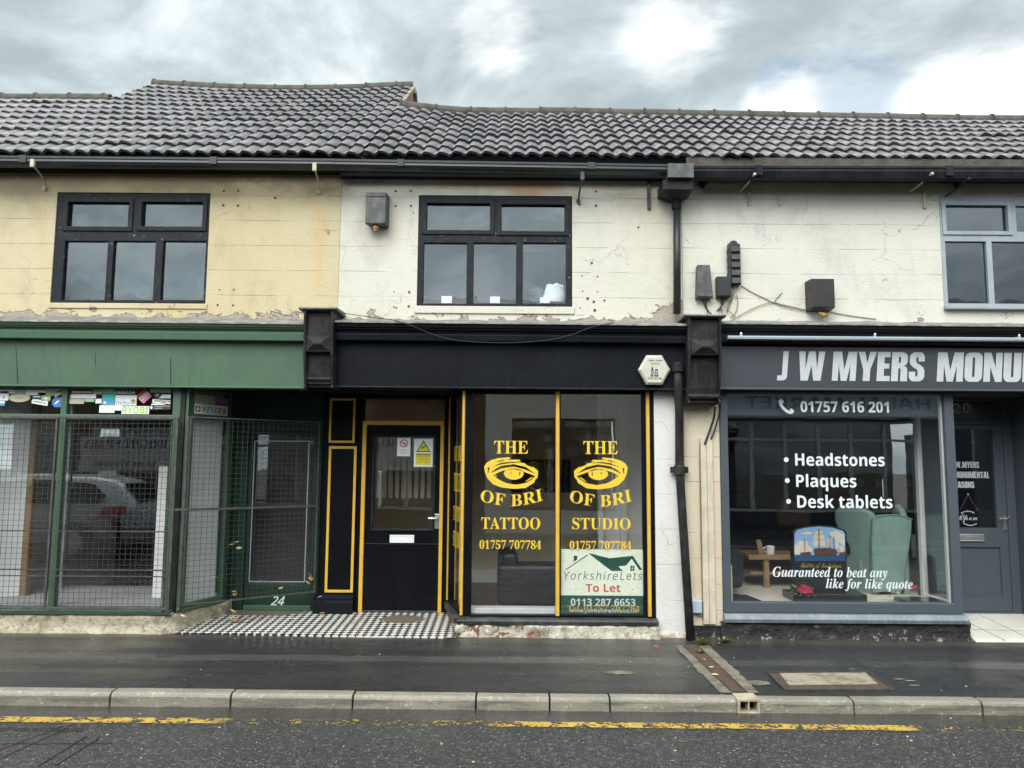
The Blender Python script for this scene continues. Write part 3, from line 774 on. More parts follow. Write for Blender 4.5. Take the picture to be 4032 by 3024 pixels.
def tiled_roof(name, parent, x0, x1, rows, sagf=lambda x, s: 0, back=True):
    mb = MB()
    n = int((x1 - x0) / WAVE * 8) + 1
    xs = [x0 + (x1 - x0) * i / n for i in range(n + 1)]
    for k in range(rows):
        base = len(mb.v)
        for x in xs:
            ti = math.floor((x + .03) / (2 * WAVE)); jh, js = tile_jit(ti, k)
            w_ = wave(x / WAVE)
            s0, s1 = k * GAUGE + js, (k + 1) * GAUGE + .03
            for s, h in ((s0 + .012, w_ + .012 + jh), (s0, w_ + .041 + jh), (s1, w_ + .012)):
                mb.v.append(roof_pt(x, s, h, sagf(x, s)))
        for i in range(n):
            a = base + 3 * i
            mb.f += [(a, a + 3, a + 4, a + 1), (a + 1, a + 4, a + 5, a + 2)]
    o = mb.build(name, m_['wet roof tile'], parent, smooth=False, recalc=False)
    for p in o.data.polygons: p.use_smooth = p.normal.z > .5
    S = rows * GAUGE
    if back:
        b = MB()
        for x_ in (x0, x1):
            q = roof_pt(x_, S, 0, sagf(x_, S)); b.v += [q, (x_, q[1] + (q[1] - 7.22), q[2] - (q[2] - ZE(x_)))]
        b.f = [(0, 2, 3, 1)]
        b.build('back_slope', m_['wet roof tile'], o)
    u_ = MB()                                     # felt and eaves filler under the tiles
    for i in range(25):
        x_ = x0 + (x1 - x0) * i / 24
        for s_, h_ in ((.03, -.12), (.03, .004), (S, -.02)): u_.v.append(roof_pt(x_, s_, h_, sagf(x_, s_)))
    u_.f = [(3 * i + j, 3 * i + 3 + j, 3 * i + 4 + j, 3 * i + 1 + j) for i in range(24) for j in (0, 1)]
    u_.build('underlay', m_['soffit black'], o, recalc=False)
    # ridge tiles bedded on mortar
    rg = MB(); x = x0
    while x < x1 - .05:
        L = min(.45, x1 - x); r = .084 + random.uniform(-.005, .005)
        pts = []
        for t in (0, .02, .03, L - .002):
            q = roof_pt(x + t, S, 0, sagf(x + t, S)); pts.append((q[0], q[1] + .02, q[2] + .015))
        rg.tube(pts, [r + .014, r + .012, r, r - .002], 14); x += L
    rg.build('ridge_tiles', m_['ridge mortar'], o, smooth=False)
    return o
# ------------------------------------------------------------------ houses
nb = thing('terraced_house', 'low house end whose tiled roof runs out at the left edge of the row', 'house', (-7.0, YW, 0), )
h1 = thing('terraced_shop', 'yellow painted shop with the tallest roof, a green fascia and caged window', 'shop', (-3.5, YW, 0))
h2 = thing('terraced_shop', 'cream painted shop with black fascia and gold eye lettering on its window', 'shop', (0, YW, 0))
h3 = thing('terraced_shop', 'white painted shop with grey fascia, headstone display and silver sign letters', 'shop', (4.4, YW, 0))
SAG1 = lambda x, s: .075 * math.sin(math.pi * min(1, max(0, (x + 5.35) / 3.85))) * (s / 4.5) ** 2
tiled_roof('roof', nb, -9.5, XL, 9)
r1 = tiled_roof('roof', h1, XL, -1.50, 13, SAG1)
tiled_roof('roof', h2, -1.47, XB2, 8)
tiled_roof('roof', h3, XB2 + .003, 8.5, 8)
# neighbour's wall, out of frame but closing the row
mb = MB(); mb.box(-9.5, XL - .004, YW, 12.4, 2.95, 4.6); mb.build('wall', m_['cream render'], nb)
mb = MB(); mb.box(-9.5, XL - .004, YW - .012, 12.4, -.3, 2.945); mb.build('lower_wall', m_['pier render'], nb)

# gable of the taller house and its verge mortar
S1 = 13 * GAUGE
q0, q1 = roof_pt(-1.5, 0, -.06), roof_pt(-1.5, S1, -.05)
mb = MB()
mb.prismx([(q0[1] + .6, q0[2] + .3), (q1[1], q1[2]), (2 * q1[1] - q0[1] - .6, q0[2] + .3)], -1.72, -1.50)
mb.build('gable_wall', m_['gable brick'], h1)
for x_, s0 in ((-1.485, 7.4 * GAUGE), (XL + .01, 9.0 * GAUGE)):
    mb = MB()
    a, b = roof_pt(x_, s0, -.012), roof_pt(x_, S1 - .02, -.012)
    mb.bar(a, b, .05, .055)
    if x_ > -2:
        c = (x_, 2 * b[1] - a[1], a[2]); mb.bar((x_, b[1] + .05, b[2] - .03), c, .07, .07)
    mb.build('verge', m_['verge mortar'], h1)

# upper walls with window openings
WIN1 = W(214, 760, 821, 1195, 7.462); WIN2 = W(1645, 771, 2253, 1207, 7.462)
gx0 = X(3703, 996, 7.462); WIN3 = (gx0, gx0 + 1.56, Z(3900, 1218, 7.462), Z(3900, 774, 7.462))
ZT = 2.93
for h, x0, x1, mat, win in ((h1, XL, XB1, 'cream render', WIN1), (h2, XB1 + .002, XB2, 'white render', WIN2), (h3, XB2 + .002, 8.5, 'ivory render', WIN3)):
    mb = MB(); mb.plate(x0, x1, ZT, 4.66, [win], YW + (0 if h is h1 else .004 if h is h2 else -.003), YW + .14)
    mb.build('wall', m_[mat], h, origin=world_loc(h))
# party walls, backs, upper floors and rooms
def shell(house, x0, x1, z0, z1, y0, y1, walls, floor=None, ceil='ceiling white'):
    mb = MB(); mb.add([(x0, y0, z0), (x0, y1, z0), (x1, y1, z0), (x1, y0, z0), (x0, y0, z1), (x0, y1, z1), (x1, y1, z1), (x1, y0, z1)],
                      [(0, 1, 5, 4), (1, 2, 6, 5), (2, 3, 7, 6)])
    mb.build('interior_wall', m_[walls], house, recalc=False)
    if ceil: MB().add([(x0, y0, z1), (x0, y1, z1), (x1, y1, z1), (x1, y0, z1)], [(0, 1, 2, 3)]).build('ceiling', m_[ceil], house, recalc=False)
    if floor: MB().add([(x0, y0, z0), (x0, y1, z0), (x1, y1, z0), (x1, y0, z0)], [(3, 2, 1, 0)]).build('interior_floor', m_[floor], house, recalc=False)
shell(h1, XL + .05, XB1 - .05, 3.06, 4.56, YW + .141, 10.6, 'upper room', 'brown floor')
shell(h2, XB1 + .06, XB2 - .06, 3.06, 4.56, YW + .145, 10.6, 'upper room', 'brown floor')
shell(h3, XB2 + .06, 8.4, 3.06, 4.56, YW + .138, 10.6, 'dark interior', 'brown floor')
for h, x0, x1 in ((h1, XL, XB1), (h2, XB1 + .002, XB2), (h3, XB2 + .002, 8.5)):
    mb = MB(); mb.box(x0, x1, 11.2, 12.4, -.3, 4.6)
    mb.box(x0, x0 + .04, 8.4, 11.198, -.3, 4.6); mb.box(x1 - .04, x1, 8.4, 11.198, -.3, 4.6)
    mb.build('back_wall', m_['opposite white'], h)

# ------------------------------------------------------------------ gutters, eaves boards, gutter brackets
def gutter(house, xa, xb, syA, syB, sxA, sxB, drop, Y=7.13, mat='dark gutter plastic'):
    za, zb = Z(sxA, syA, Y), Z(sxB, syB, Y); k = (zb - za) / (X(sxB, syB, Y) - X(sxA, syA, Y))
    z0 = za + k * (xa - X(sxA, syA, Y)); d = k * (xb - xa)
    mb = MB()
    prof = [(Y, 0), (Y, -.022), (Y + .008, -.028), (Y + .004, -.05), (Y + .022, -drop + .006), (Y + .04, -drop), (Y + .10, -drop), (Y + .115, -.01), (Y + .10, -.01), (Y + .09, -drop + .015), (Y + .045, -drop + .015), (Y + .012, 0)]
    mb.prismx([(y, z + z0) for y, z in prof], xa, xb, 0, d)
    o = mb.build('gutter', m_[mat], house)
    x = xa + .6
    while x < xb - .2:                            # joint clips
        mb = MB(); zz = z0 + k * (x - xa); mb.box(x, x + .07, Y - .006, Y + .02, zz - drop * .8, zz + .006); x += 1.83
        mb.build('joint_clip', m_[mat], o, bevel=.003)
    return z0, k
gutter(nb, -9.5, XL - .003, 612, 626, 0, 1500, .085)
gutter(h1, XL, XB1, 612, 626, 0, 1500, .085)
gutter(h2, XB1 + .003, X(2632, 670, 7.13), 628, 646, 1500, 2617, .080)
gutter(h3, X(2728, 670, 7.13), 8.5, 652, 655, 2800, 4000, .118, mat='black paint')
for h, x0, x1, s0, s1, mat in ((h1, XL, XB1, 590, 674, 'soffit black'), (h2, XB1 + .003, XB2, 600, 698, 'soffit black')):
    mb = MB(); zt, zb = 4.60, Z(900, s1, 7.36)
    if h is h2: zb = Z(2000, s1, 7.36)
    mb.box(x0, x1, 7.36, YW - .004, zb, zt); mb.build('eaves_board', m_[mat], h, bevel=.004)
mb = MB(); mb.box(XB2 + .003, 8.5, 7.36, YW - .008, Z(3400, 708, 7.36), 4.58); mb.build('eaves_board', m_['soffit black'], h3, bevel=.004)
mb = MB(); mb.box(XB2 + .003, 8.5, 7.215, 7.235, Z(3400, 668, 7.22), Z(3400, 624, 7.22)); mb.build('tilting_fillet', m_['ridge mortar'], h3, bevel=.003)

def swan_bracket(house, hx, hy, tx, ty, mat, w=.016, head=True):
    x0, z0 = P(hx, hy, 7.105); x1, z1 = P(tx, ty, 7.44)
    pts = [(x0, 7.105, z0 - .03)] + [(x0 + (x1 - x0) * t, 7.105 + .335 * math.sin(t * math.pi / 2) ** .9, z0 - .03 + (z1 - z0 + .03) * t ** 1.3) for t in (.15, .3, .5, .7, .85, 1)]
    mb = MB(); mb.tube(pts, w / 2, 6)
    if head: mb.box(x0 - .018, x0 + .018, 7.09, 7.118, z0 - .045, z0 + .03)
    mb.ball((x1, 7.435, z1), .022, (1, .6, 1.2), 8)
    return mb.build('gutter_bracket', m_[mat], house)
swan_bracket(h1, 129, 640, 176, 742, 'ivory fixing')
swan_bracket(h1, 1239, 655, 1255, 756, 'ivory fixing')
swan_bracket(h2, 2293, 690, 2277, 792, 'rusty steel', .018)
def strap(house, l, t, r, b, mat):
    mb = MB(); x0, x1, z0, z1 = W(l, t, r, b, 7.43); mb.box(x0, x1, 7.425, YW - .005, z0, z1)
    return mb.build('wall_strap', m_[mat], house, bevel=.003)
strap(h2, 2549, 712, 2561, 822, 'rusty steel'); strap(h3, 2945, 706, 2957, 808, 'ivory fixing')
strap(h3, 3067, 766, 3074, 810, 'ivory fixing'); strap(h3, 3634, 708, 3646, 820, 'ivory fixing')
for sx, sy in ((2973, 684), (3673, 682), (3818, 702)):
    mb = MB(); x, z = P(sx, sy, 7.10); mb.lathe([(.012, 0), (.016, .012), (.012, .03), (.004, .032)], (x, 7.10, z), 10, 'y')
    mb.tube([(x, 7.13, z), (x - .03, 7.3, z - .045), (x - .05, 7.43, z - .06)], .009, 6)
    mb.build('gutter_bracket', m_['weathered black paint' if sy > 700 else 'ivory fixing'], h3)
for sx in (2776, 3795):                           # black corbel stubs under the gutter
    mb = MB(); x, z = P(sx, 712, 7.3); mb.prism([(x - .045, z + .06), (x + .05, z + .06), (x + .02, z - .03), (x, z - .035)], 7.26, 7.44)
    mb.build('rafter_end', m_['soffit black'], h3, bevel=.006)

# ------------------------------------------------------------------ upper windows
def upper_window(house, outer, holes, mat, gmat, Yf, sash=None, depth=.07, gz=.03, smat=None):
    hs = [W(*h, Yf) if len(h) == 4 and h[0] > 20 else h for h in holes]
    mb = MB(); x0, x1, z0, z1 = outer
    mb.plate(x0 + .002, x1 - .002, z0 + .002, z1 - .002, hs, Yf, Yf + depth)
    o = mb.build('window', m_[mat], house, bevel=.004)
    if sash:
        mb = MB()
        for (so, sh) in sash:
            a, b, c, d = so; mb.plate(a, b, c, d, [sh], Yf - .014, Yf - .001)
        mb.build('sash', m_[smat or mat], o, bevel=.004)
    g = MB()
    for h in hs: g.box(h[0] - .004, h[1] + .004, Yf + gz, Yf + gz + .005, h[2] - .004, h[3] + .004)
    g.build('pane', m_[gmat], o)
    return o
def grow(b, q): return (b[0] - q, b[1] + q, b[2] - q, b[3] + q)
YF = YW + .012
t1, t2 = W(269, 797, 507, 893, YF), W(560, 797, 799, 893, YF)
upper_window(h1, WIN1, [(269, 797, 507, 893), (560, 797, 799, 893), (249, 949, 418, 1181), (441, 949, 607, 1181), (637, 949, 806, 1181)], 'window black paint', 'old glass', YF,
             [(grow(t1, .045), t1), (grow(t2, .045), t2)])
t1, t2 = W(1680, 802, 1929, 907, YF), W(1975, 807, 2224, 911, YF)
upper_window(h2, WIN2, [(1680, 802, 1929, 907), (1975, 807, 2224, 911), (1667, 956, 1837, 1195), (1864, 956, 2032, 1195), (2059, 956, 2229, 1195)], 'window black paint', 'upper glass', YF,
             [(grow(t1, .045), t1), (grow(t2, .045), t2)])
mb = MB(); mb.box(WIN2[0] - .02, WIN2[1] + .02, YW - .012, YW + .003, WIN2[2] - .075, WIN2[2] - .001); mb.build('sill', m_['white render'], h2, bevel=.006)
mb = MB(); mb.box(WIN1[0] - .01, WIN1[1] + .02, YW - .012, YW - .001, WIN1[2] - .055, WIN1[2] - .001); mb.build('sill', m_['cream render'], h1, bevel=.006)
zt0, zt1 = Z(3840, 913, YF), Z(3840, 812, YF); zl0, zl1 = Z(3800, 1196, YF), Z(3800, 953, YF)
a0, a1 = X(3719, 862, YF), X(3961, 862, YF); b0, b1 = X(3724, 1080, YF), X(3885, 1080, YF); gx = WIN3[0]
hs = [(a0, a1, zt0, zt1), (a1 + .09, a1 + .09 + (a1 - a0), zt0, zt1), (b0, b1, zl0, zl1), (b1 + .055, b1 + .055 + .42, zl0, zl1), (b1 + .53, WIN3[1] - .06, zl0, zl1)]
upper_window(h3, WIN3, hs, 'pale grey blue paint', 'grey house glass', YF - .02, [(grow(hs[0], .04), hs[0])], depth=.09)
mb = MB(); mb.box(WIN3[0] - .01, WIN3[1] + .02, YW - .06, YF - .022, WIN3[2] - .012, WIN3[2] + .022); mb.build('sill', m_['pale grey blue paint'], h3, bevel=.005)
# nets and blinds hung behind the upper windows
def curtain(house, x0, x1, z0, z1, Y, mat):
    mb = MB(); n_ = int((x1 - x0) / .008)
    vs = []
    for i in range(n_ + 1):
        x = x0 + (x1 - x0) * i / n_; y = Y + .010 * math.sin(i * .055) + .006 * math.sin(i * .023)
        vs += [(x, y, z0), (x, y, z1)]
    mb.add(vs, [(2 * i, 2 * i + 2, 2 * i + 3, 2 * i + 1) for i in range(n_)])
    return mb.build('net_curtain', m_[mat], house, smooth=True, recalc=False)
curtain(h1, WIN1[0] + .02, WIN1[1] - .02, WIN1[2], WIN1[3], YW + .30, 'net curtain')
# plugged screw holes left by an old sign in the render

for (sx, sy) in ((1558, 752), (1618, 752), (1558, 810), (1618, 810), (1628, 838), (2347, 754), (2347, 810), (1551, 1148), (1611, 1150), (1551, 1208), (1609, 1206), (1560, 1212), (2292, 1086), (2352, 1088), (2330, 1035),
                 (2294, 1146), (2352, 1148), (2314, 1175), (2338, 1188), (2380, 1183), (2284, 1212), (2342, 1222), (2514, 895), (2282, 805)):
    x, z = P(sx, sy, YW); r = random.uniform(.005, .012); hm = MB(); hm.lathe([(r * 1.25, -.002), (r, .001), (r * .4, .002)], (x, YW + .003, z), 9, 'y'); hm.build('screw_hole', m_['rust iron'], h2)
for (sx, sy) in ((882, 752), (939, 752), (879, 808), (937, 810), (864, 1141), (921, 1141), (857, 1201), (918, 1202), (1084, 780)):
    x, z = P(sx, sy, YW); r = random.uniform(.006, .012); hm = MB(); hm.lathe([(r * 1.25, -.002), (r, .001), (r * .4, .002)], (x, YW - .001, z), 9, 'y'); hm.build('screw_hole', m_['rust iron'], h1)

# ------------------------------------------------------------------ cornices, fascias, console brackets
YFA = 7.29
def moulding(name, house, x0, x1, prof, mat, d=0, bevel=.003):
    mb = MB(); mb.prismx(prof, x0, x1, 0, d); return mb.build(name, m_[mat], house, bevel=bevel)
def cornice(house, x0, x1, sA, ys, mat, seed):
    """ys: photo heights of flashing top, flashing edge, moulding foot, light band foot"""
    a, b, c, d = ys
    zf, ze, zm, zl = Z(sA, a, 7.30), Z(sA, b, 7.16), Z(sA, c, 7.2), Z(sA, d, 7.2)
    dz = -.003 * (x1 - x0)
    h = ze - zm
    moulding('cornice', house, x0, x1, [(YW - .004, ze - .004), (7.165, ze - .004), (7.163, ze - .018), (7.172, ze - .022), (7.178, ze - h * .45), (7.192, ze - h * .5), (7.194, ze - h * .62), (7.212, ze - h * .7), (7.222, zm + .012), (7.222, zm),
             (7.198, zm - .002), (7.205, zl + .003), (7.212, zl), (7.275, zl - .004), (YW - .004, zl - .004)], mat, dz)
    random.seed(seed); n_ = int((x1 - x0) / .05)
    top = MB(); vs = []
    for i in range(n_ + 1):                        # dressed lead, lumpy and lifted at its edges
        x = x0 + (x1 - x0) * i / n_; k = mnoise.noise(Vector((x * 3, seed, 0))); k2 = mnoise.noise(Vector((x * 14, seed, 3))); e = dz * i / n_
        vs += [(x, YW - .003, zf + .018 + .010 * k + .008 * k2 + e), (x, YW - .10, zf - .006 + .006 * k + e), (x, 7.19, ze + .010 + .005 * k2 + e), (x, 7.155 + .004 * k2, ze + .004 + .004 * k + e), (x, 7.158, ze - .014 - .006 * abs(k2) + e)]
    top.add(vs, [(5 * i + j, 5 * i + 5 + j, 5 * i + 6 + j, 5 * i + 1 + j) for i in range(n_) for j in range(4)])
    top.build('lead_flashing', m_['lead flashing'], house, smooth=True, recalc=False)
    return zl
XC1a, XC1b = X(1196, 1400, 7.15), X(1312, 1400, 7.15)
XC2a, XC2b = X(2708, 1400, 7.15), X(2839, 1400, 7.15)
zl1 = cornice(h1, XL, XC1a - .002, 600, (1244, 1263, 1303, 1334), 'green paint', 1.3)
zl2 = cornice(h2, XC1b + .002, XC2a - .002, 2000, (1256, 1268, 1318, 1343), 'blue black paint', 5.1)
zl3 = cornice(h3, XC2b + .002, 8.5, 3500, (1262, 1274, 1322, 1352), 'soffit black', 8.8)
zf1, zf2, zf3 = Z(600, 1520, YFA), Z(1700, 1524, YFA), Z(3400, 1528, YFA)
mb = MB(); mb.prismx([(YFA - .005, zl1 - .004), (YFA, zf1), (YW + .12, zf1), (YW + .12, zl1 - .004)], XL, XC1a - .002, 0, -.006); fb = mb.build('fascia_board', m_['green paint'], h1, bevel=.004)
mb = MB(); mb.prismx([(YFA - .018, zf1 + .004), (YFA - .018, zf1 - .010), (YFA + .02, zf1 - .012), (YFA + .02, zf1 + .004)], XL, XC1a - .002, 0, -.006); mb.build('drip_bead', m_['green paint'], fb, bevel=.003)
# open board joints and scratches in the green fascia
for sx, t, b, w_ in ((70, 1360, 1508, .004), (672, 1408, 1515, .006), (376, 1390, 1440, .003)):
    x0, z0 = P(sx, b, YFA - .004); x1, z1 = P(sx - 8 if sx < 100 else sx, t, YFA - .004); mb = MB(); mb.bar((x0, YFA - .0035, z0), (x1, YFA - .0035, z1), w_, .004); mb.build('board_joint', m_['shade and joint green'], fb)
mb = MB()
for i in range(26):
    sx, sy = random.uniform(1340, 2680), random.uniform(1362, 1508); x, z = P(sx, sy, YFA); L_ = random.uniform(.004, .014); mb.bar((x, YFA - .0005, z), (x + L_ * random.uniform(-.6, .6), YFA - .0005, z + L_), .003, .001)
for i in range(30):
    sx, sy = random.uniform(0, 1160), random.uniform(1362, 1508); x, z = P(sx, sy, YFA); L_ = random.uniform(.004, .018); mb.bar((x, YFA - .0035, z), (x + L_ * random.uniform(-.4, .4), YFA - .0035, z + L_), .003, .002)
PAINT_CHIPS = mb
mb = MB(); mb.prismx([(YFA, zl2 - .004), (YFA, zf2), (YW + .12, zf2), (YW + .12, zl2 - .004)], XC1b + .002, XC2a - .002, 0, -.006); fb2 = mb.build('fascia_board', m_['blue black paint'], h2, bevel=.004)
mb = MB(); mb.prismx([(YFA - .020, zf2 + .004), (YFA - .020, zf2 - .008), (YFA + .02, zf2 - .010), (YFA + .02, zf2 + .004)], XC1b + .002, XC2a - .002, 0, -.006); mb.build('drip_bead', m_['weathered black paint'], fb2, bevel=.003)
kind(PAINT_CHIPS.build('paint_chip', m_['grey plastic'], fb2), 'stuff')
# grey sign board of the masons with its recess, lamp rail and letters
mb = MB(); mb.box(XC2b + .002, 8.5, YFA + .05, YW + .12, zf3, zl3 - .004); mb.build('fascia_back', m_['soffit black'], h3)
mb = MB(); zs1 = Z(3400, 1366, YFA); mb.box(XC2b + .004, 8.5, YFA, YFA + .048, zf3 + .001, zs1); sb = mb.build('sign_board', m_['sign grey'], h3, bevel=.004)
mb = MB(); mb.prismx([(YFA - .03, zf3 - .002), (YFA - .03, zf3 - .024), (YFA + .05, zf3 - .026), (YFA + .05, zf3 - .002)], XC2b + .004, 8.5); mb.build('sign_trim', m_['grey blue paint'], sb, bevel=.004)
IMP = {   # heavy condensed capitals drawn on a 1-high grid
 'J': (.42, [[(.0, .0), (.26, .0), (.36, .04), (.41, .14), (.41, 1), (.19, 1), (.19, .20), (.17, .17), (.0, .17)]]),
 'W': (.92, [[(.0, 1), (.11, 0), (.36, 0), (.455, .52), (.55, 0), (.80, 0), (.91, 1), (.69, 1), (.655, .40), (.57, 1), (.34, 1), (.255, .40), (.22, 1)]]),
 'M': (.76, [[(0, 0), (0, 1), (.27, 1), (.375, .38), (.48, 1), (.75, 1), (.75, 0), (.56, 0), (.56, .56), (.465, 0), (.285, 0), (.19, .56), (.19, 0)]]),
 'Y': (.58, [[(.18, 0), (.18, .38), (0, 1), (.215, 1), (.29, .60), (.365, 1), (.58, 1), (.40, .38), (.40, 0)]]),
 'E': (.42, [[(0, 0), (0, 1), (.40, 1), (.40, .82), (.22, .82), (.22, .60), (.38, .60), (.38, .43), (.22, .43), (.22, .18), (.41, .18), (.41, 0)]]),
 'R': (.52, [[(0, 0), (0, 1), (.32, 1), (.44, .96), (.50, .87), (.50, .66), (.46, .57), (.38, .53), (.46, .49), (.50, .41), (.51, 0), (.29, 0), (.29, .38), (.27, .44), (.22, .45), (.22, 0)], [(.22, .61), (.26, .62), (.285, .67), (.285, .80), (.26, .84), (.22, .85)]]),
 'S': (.50, [[(.0, .33), (.0, .16), (.04, .06), (.12, .0), (.36, .0), (.45, .06), (.49, .16), (.49, .36), (.45, .47), (.36, .55), (.25, .62), (.215, .68), (.215, .80), (.235, .84), (.265, .84), (.285, .80), (.285, .68), (.48, .68), (.48, .84), (.44, .94), (.36, 1.0), (.14, 1.0), (.05, .94), (.01, .84), (.01, .66), (.05, .56), (.13, .48), (.24, .41), (.275, .35), (.275, .20), (.255, .16), (.225, .16), (.205, .20), (.205, .33)]]),
 'O': (.52, [[(.0, .16), (.04, .06), (.12, 0), (.39, 0), (.47, .06), (.51, .16), (.51, .84), (.47, .94), (.39, 1), (.12, 1), (.04, .94), (0, .84)], [(.22, .19), (.22, .81), (.24, .84), (.27, .84), (.29, .81), (.29, .19), (.27, .16), (.24, .16)]]),
 'N': (.54, [[(0, 0), (0, 1), (.20, 1), (.34, .50), (.34, 1), (.53, 1), (.53, 0), (.34, 0), (.19, .50), (.19, 0)]]),
 'U': (.52, [[(0, 1), (0, .16), (.04, .06), (.12, 0), (.39, 0), (.47, .06), (.51, .16), (.51, 1), (.29, 1), (.29, .19), (.27, .16), (.24, .16), (.22, .19), (.22, 1)]]),
 'T': (.46, [[(.12, 0), (.12, .82), (0, .82), (0, 1), (.46, 1), (.46, .82), (.34, .82), (.34, 0)]]),
 'A': (.56, [[(0, 0), (.13, 1), (.43, 1), (.56, 0), (.34, 0), (.325, .17), (.235, .17), (.22, 0)], [(.25, .34), (.31, .34), (.28, .68)]]),
 'L': (.40, [[(0, 0), (0, 1), (.22, 1), (.22, .18), (.40, .18), (.40, 0)]]),
 '.': (.24, [[(0, 0), (0, .2), (.2, .2), (.2, 0)]]),
}
def impact(fl, text, x, z, hgt, Y, slant=.10, gap=.035, space=.2, sx=1.0, upto=99, f=None):
    for ch in text:
        if ch == ' ': x += space * hgt * sx; continue
        wd, polys = IMP[ch]
        vs, fs = flat_fill(polys)
        fl.shape([(x + (u * sx + slant * v) * hgt, z + v * hgt) for u, v in vs], fs, Y, f)
        x += (wd * sx + gap) * hgt
    return x
zlo, zhi = Z(3350, 1500, YFA), Z(3350, 1385, YFA); hgt = zhi - zlo
YL = YFA - .004
def word(text, l, r):
    fl = Flat()
    x0, x1 = X(l, 1443, YFA), X(r, 1443, YFA)
    nat = sum(IMP[c][0] for c in text); gaps = .035 * (len(text) - 1)
    sx = ((x1 - x0) / hgt - gaps - .10) / nat
    impact(fl, text, x0, zlo, hgt, YL, sx=sx); fl.build('sign_letters', m_['silver lettering'], sb)
word('J', 3057, 3108); word('W', 3137, 3253); word('MYERS', 3272, 3647)
word('MONUMENTAL', 3684, 4480); word('MASONS', 4540, 5030)

# console brackets between the shops
def console(house, x0, x1, zt, zb, pyr, label=None, cap=0, roll=None):
    mb = MB(); w_ = .022; yf = 7.115
    zp0, zp1 = pyr
    side = [(YW + .0, zt), (yf - .015, zt), (yf - .015, zt - .05), (yf, zp1 + .02), (yf + .01, zp0 - .02), (yf + .075, zp0 - .30), (yf + .10, zb + .05), (yf + .06, zb + .02), (yf + .06, zb), (YW, zb)]
    for a, b in ((x0, x0 + w_), (x1 - w_, x1)): mb.prismx(side, a, b)
    body = [(YW - .002, zt - .01), (yf + .03, zt - .01), (yf + .03, zp1 + .002), (yf + .03, zp0 - .002), (yf + .08, zp0 - .02), (yf + .10, zp0 - .30), (yf + .125, zb + .055), (yf + .125, zb + .01), (YW - .002, zb + .01)]
    mb.prismx(body, x0 + w_, x1 - w_)
    cx, cz = (x0 + x1) / 2, (zp0 + zp1) / 2; a, b = x0 + w_ + .004, x1 - w_ - .004
    mb.box(a, b, yf + .012, yf + .029, zp0, zp1)
    k = .34                                        # raised diamond block
    mb.add([(a + .008, yf + .0115, zp0 + .008), (b - .008, yf + .0115, zp0 + .008), (b - .008, yf + .0115, zp1 - .008), (a + .008, yf + .0115, zp1 - .008)] +
           [(a + (b - a) * k, yf - .035, cz - .012), (b - (b - a) * k, yf - .035, cz - .012), (b - (b - a) * k, yf - .035, cz + .008), (a + (b - a) * k, yf - .035, cz + .008)],
           [(0, 1, 5, 4), (1, 2, 6, 5), (2, 3, 7, 6), (3, 0, 4, 7), (4, 5, 6, 7)])
    zr = roll if roll else zb + .07
    mb.tube([(x0 + w_ * .5, yf + .105, zr), (x1 - w_ * .5, yf + .105, zr)], .026, 12)
    o = mb.build('console_bracket', m_['weathered black paint'], house, bevel=.004)
    c = MB(); c.prismx([(YW - .004, zt + .045), (yf - .04, zt + .028), (yf - .045, zt + .012), (yf - .025, zt + .002), (YW - .004, zt + .002)], x0 - .045, x1 + .04)
    c.build('cap', m_['lead flashing'], o, bevel=.006)
    return o
console(h2, XC1a, XC1b, Z(1250, 1222, 7.1), Z(1250, 1524, 7.1), (Z(1250, 1382, 7.1), Z(1250, 1320, 7.1)), roll=Z(1250, 1492, 7.2))
console(h3, XC2a, XC2b, Z(2770, 1250, 7.1), Z(2770, 1586, 7.1), (Z(2770, 1396, 7.1), Z(2770, 1333, 7.1)))

# ------------------------------------------------------------------ yellow and green shop, ground floor
YG = 7.37
def Gx(sx, sy, Y=YG): return X(sx, sy, Y)
zsillG = Z(400, 2403, 7.33); zhead = zf1 - .004
xa, xb = XL, Gx(690, 2000)
PST = [(Gx(205, 2100) - .0, Gx(229, 2100)), (xb - .075, xb)]
mb = MB()
ztr0, ztr1 = Z(400, 1652, YG), Z(400, 1632, YG)
mb.plate(xa, xb, zsillG, zhead, [(xa + .07, PST[0][0], ztr1, zhead - .012), (PST[0][1], PST[1][0], ztr1, zhead - .012), (xa + .07, PST[0][0], zsillG + .015, ztr0), (PST[0][1], PST[1][0], zsillG + .015, ztr0)], YG, YG + .07)
swg = mb.build('shop_window', m_['green paint'], h1, bevel=.005)
g = MB()
for a, b in ((xa + .068, PST[0][0] + .002), (PST[0][1] - .002, PST[1][0] + .002)):
    g.box(a, b, YG + .03, YG + .036, ztr1 - .002, zhead - .010); g.box(a, b, YG + .03, YG + .036, zsillG + .013, ztr0 + .002)
g.build('pane', m_['shop glass'], swg)
mb = MB(); mb.prismx([(7.29, zsillG - .035), (7.285, zsillG - .012), (7.30, zsillG - .004), (YG + .02, zsillG + .004), (YG + .02, zsillG - .035)], XL, xb + .03)
mb.build('sill', m_['green paint'], swg, bevel=.004)
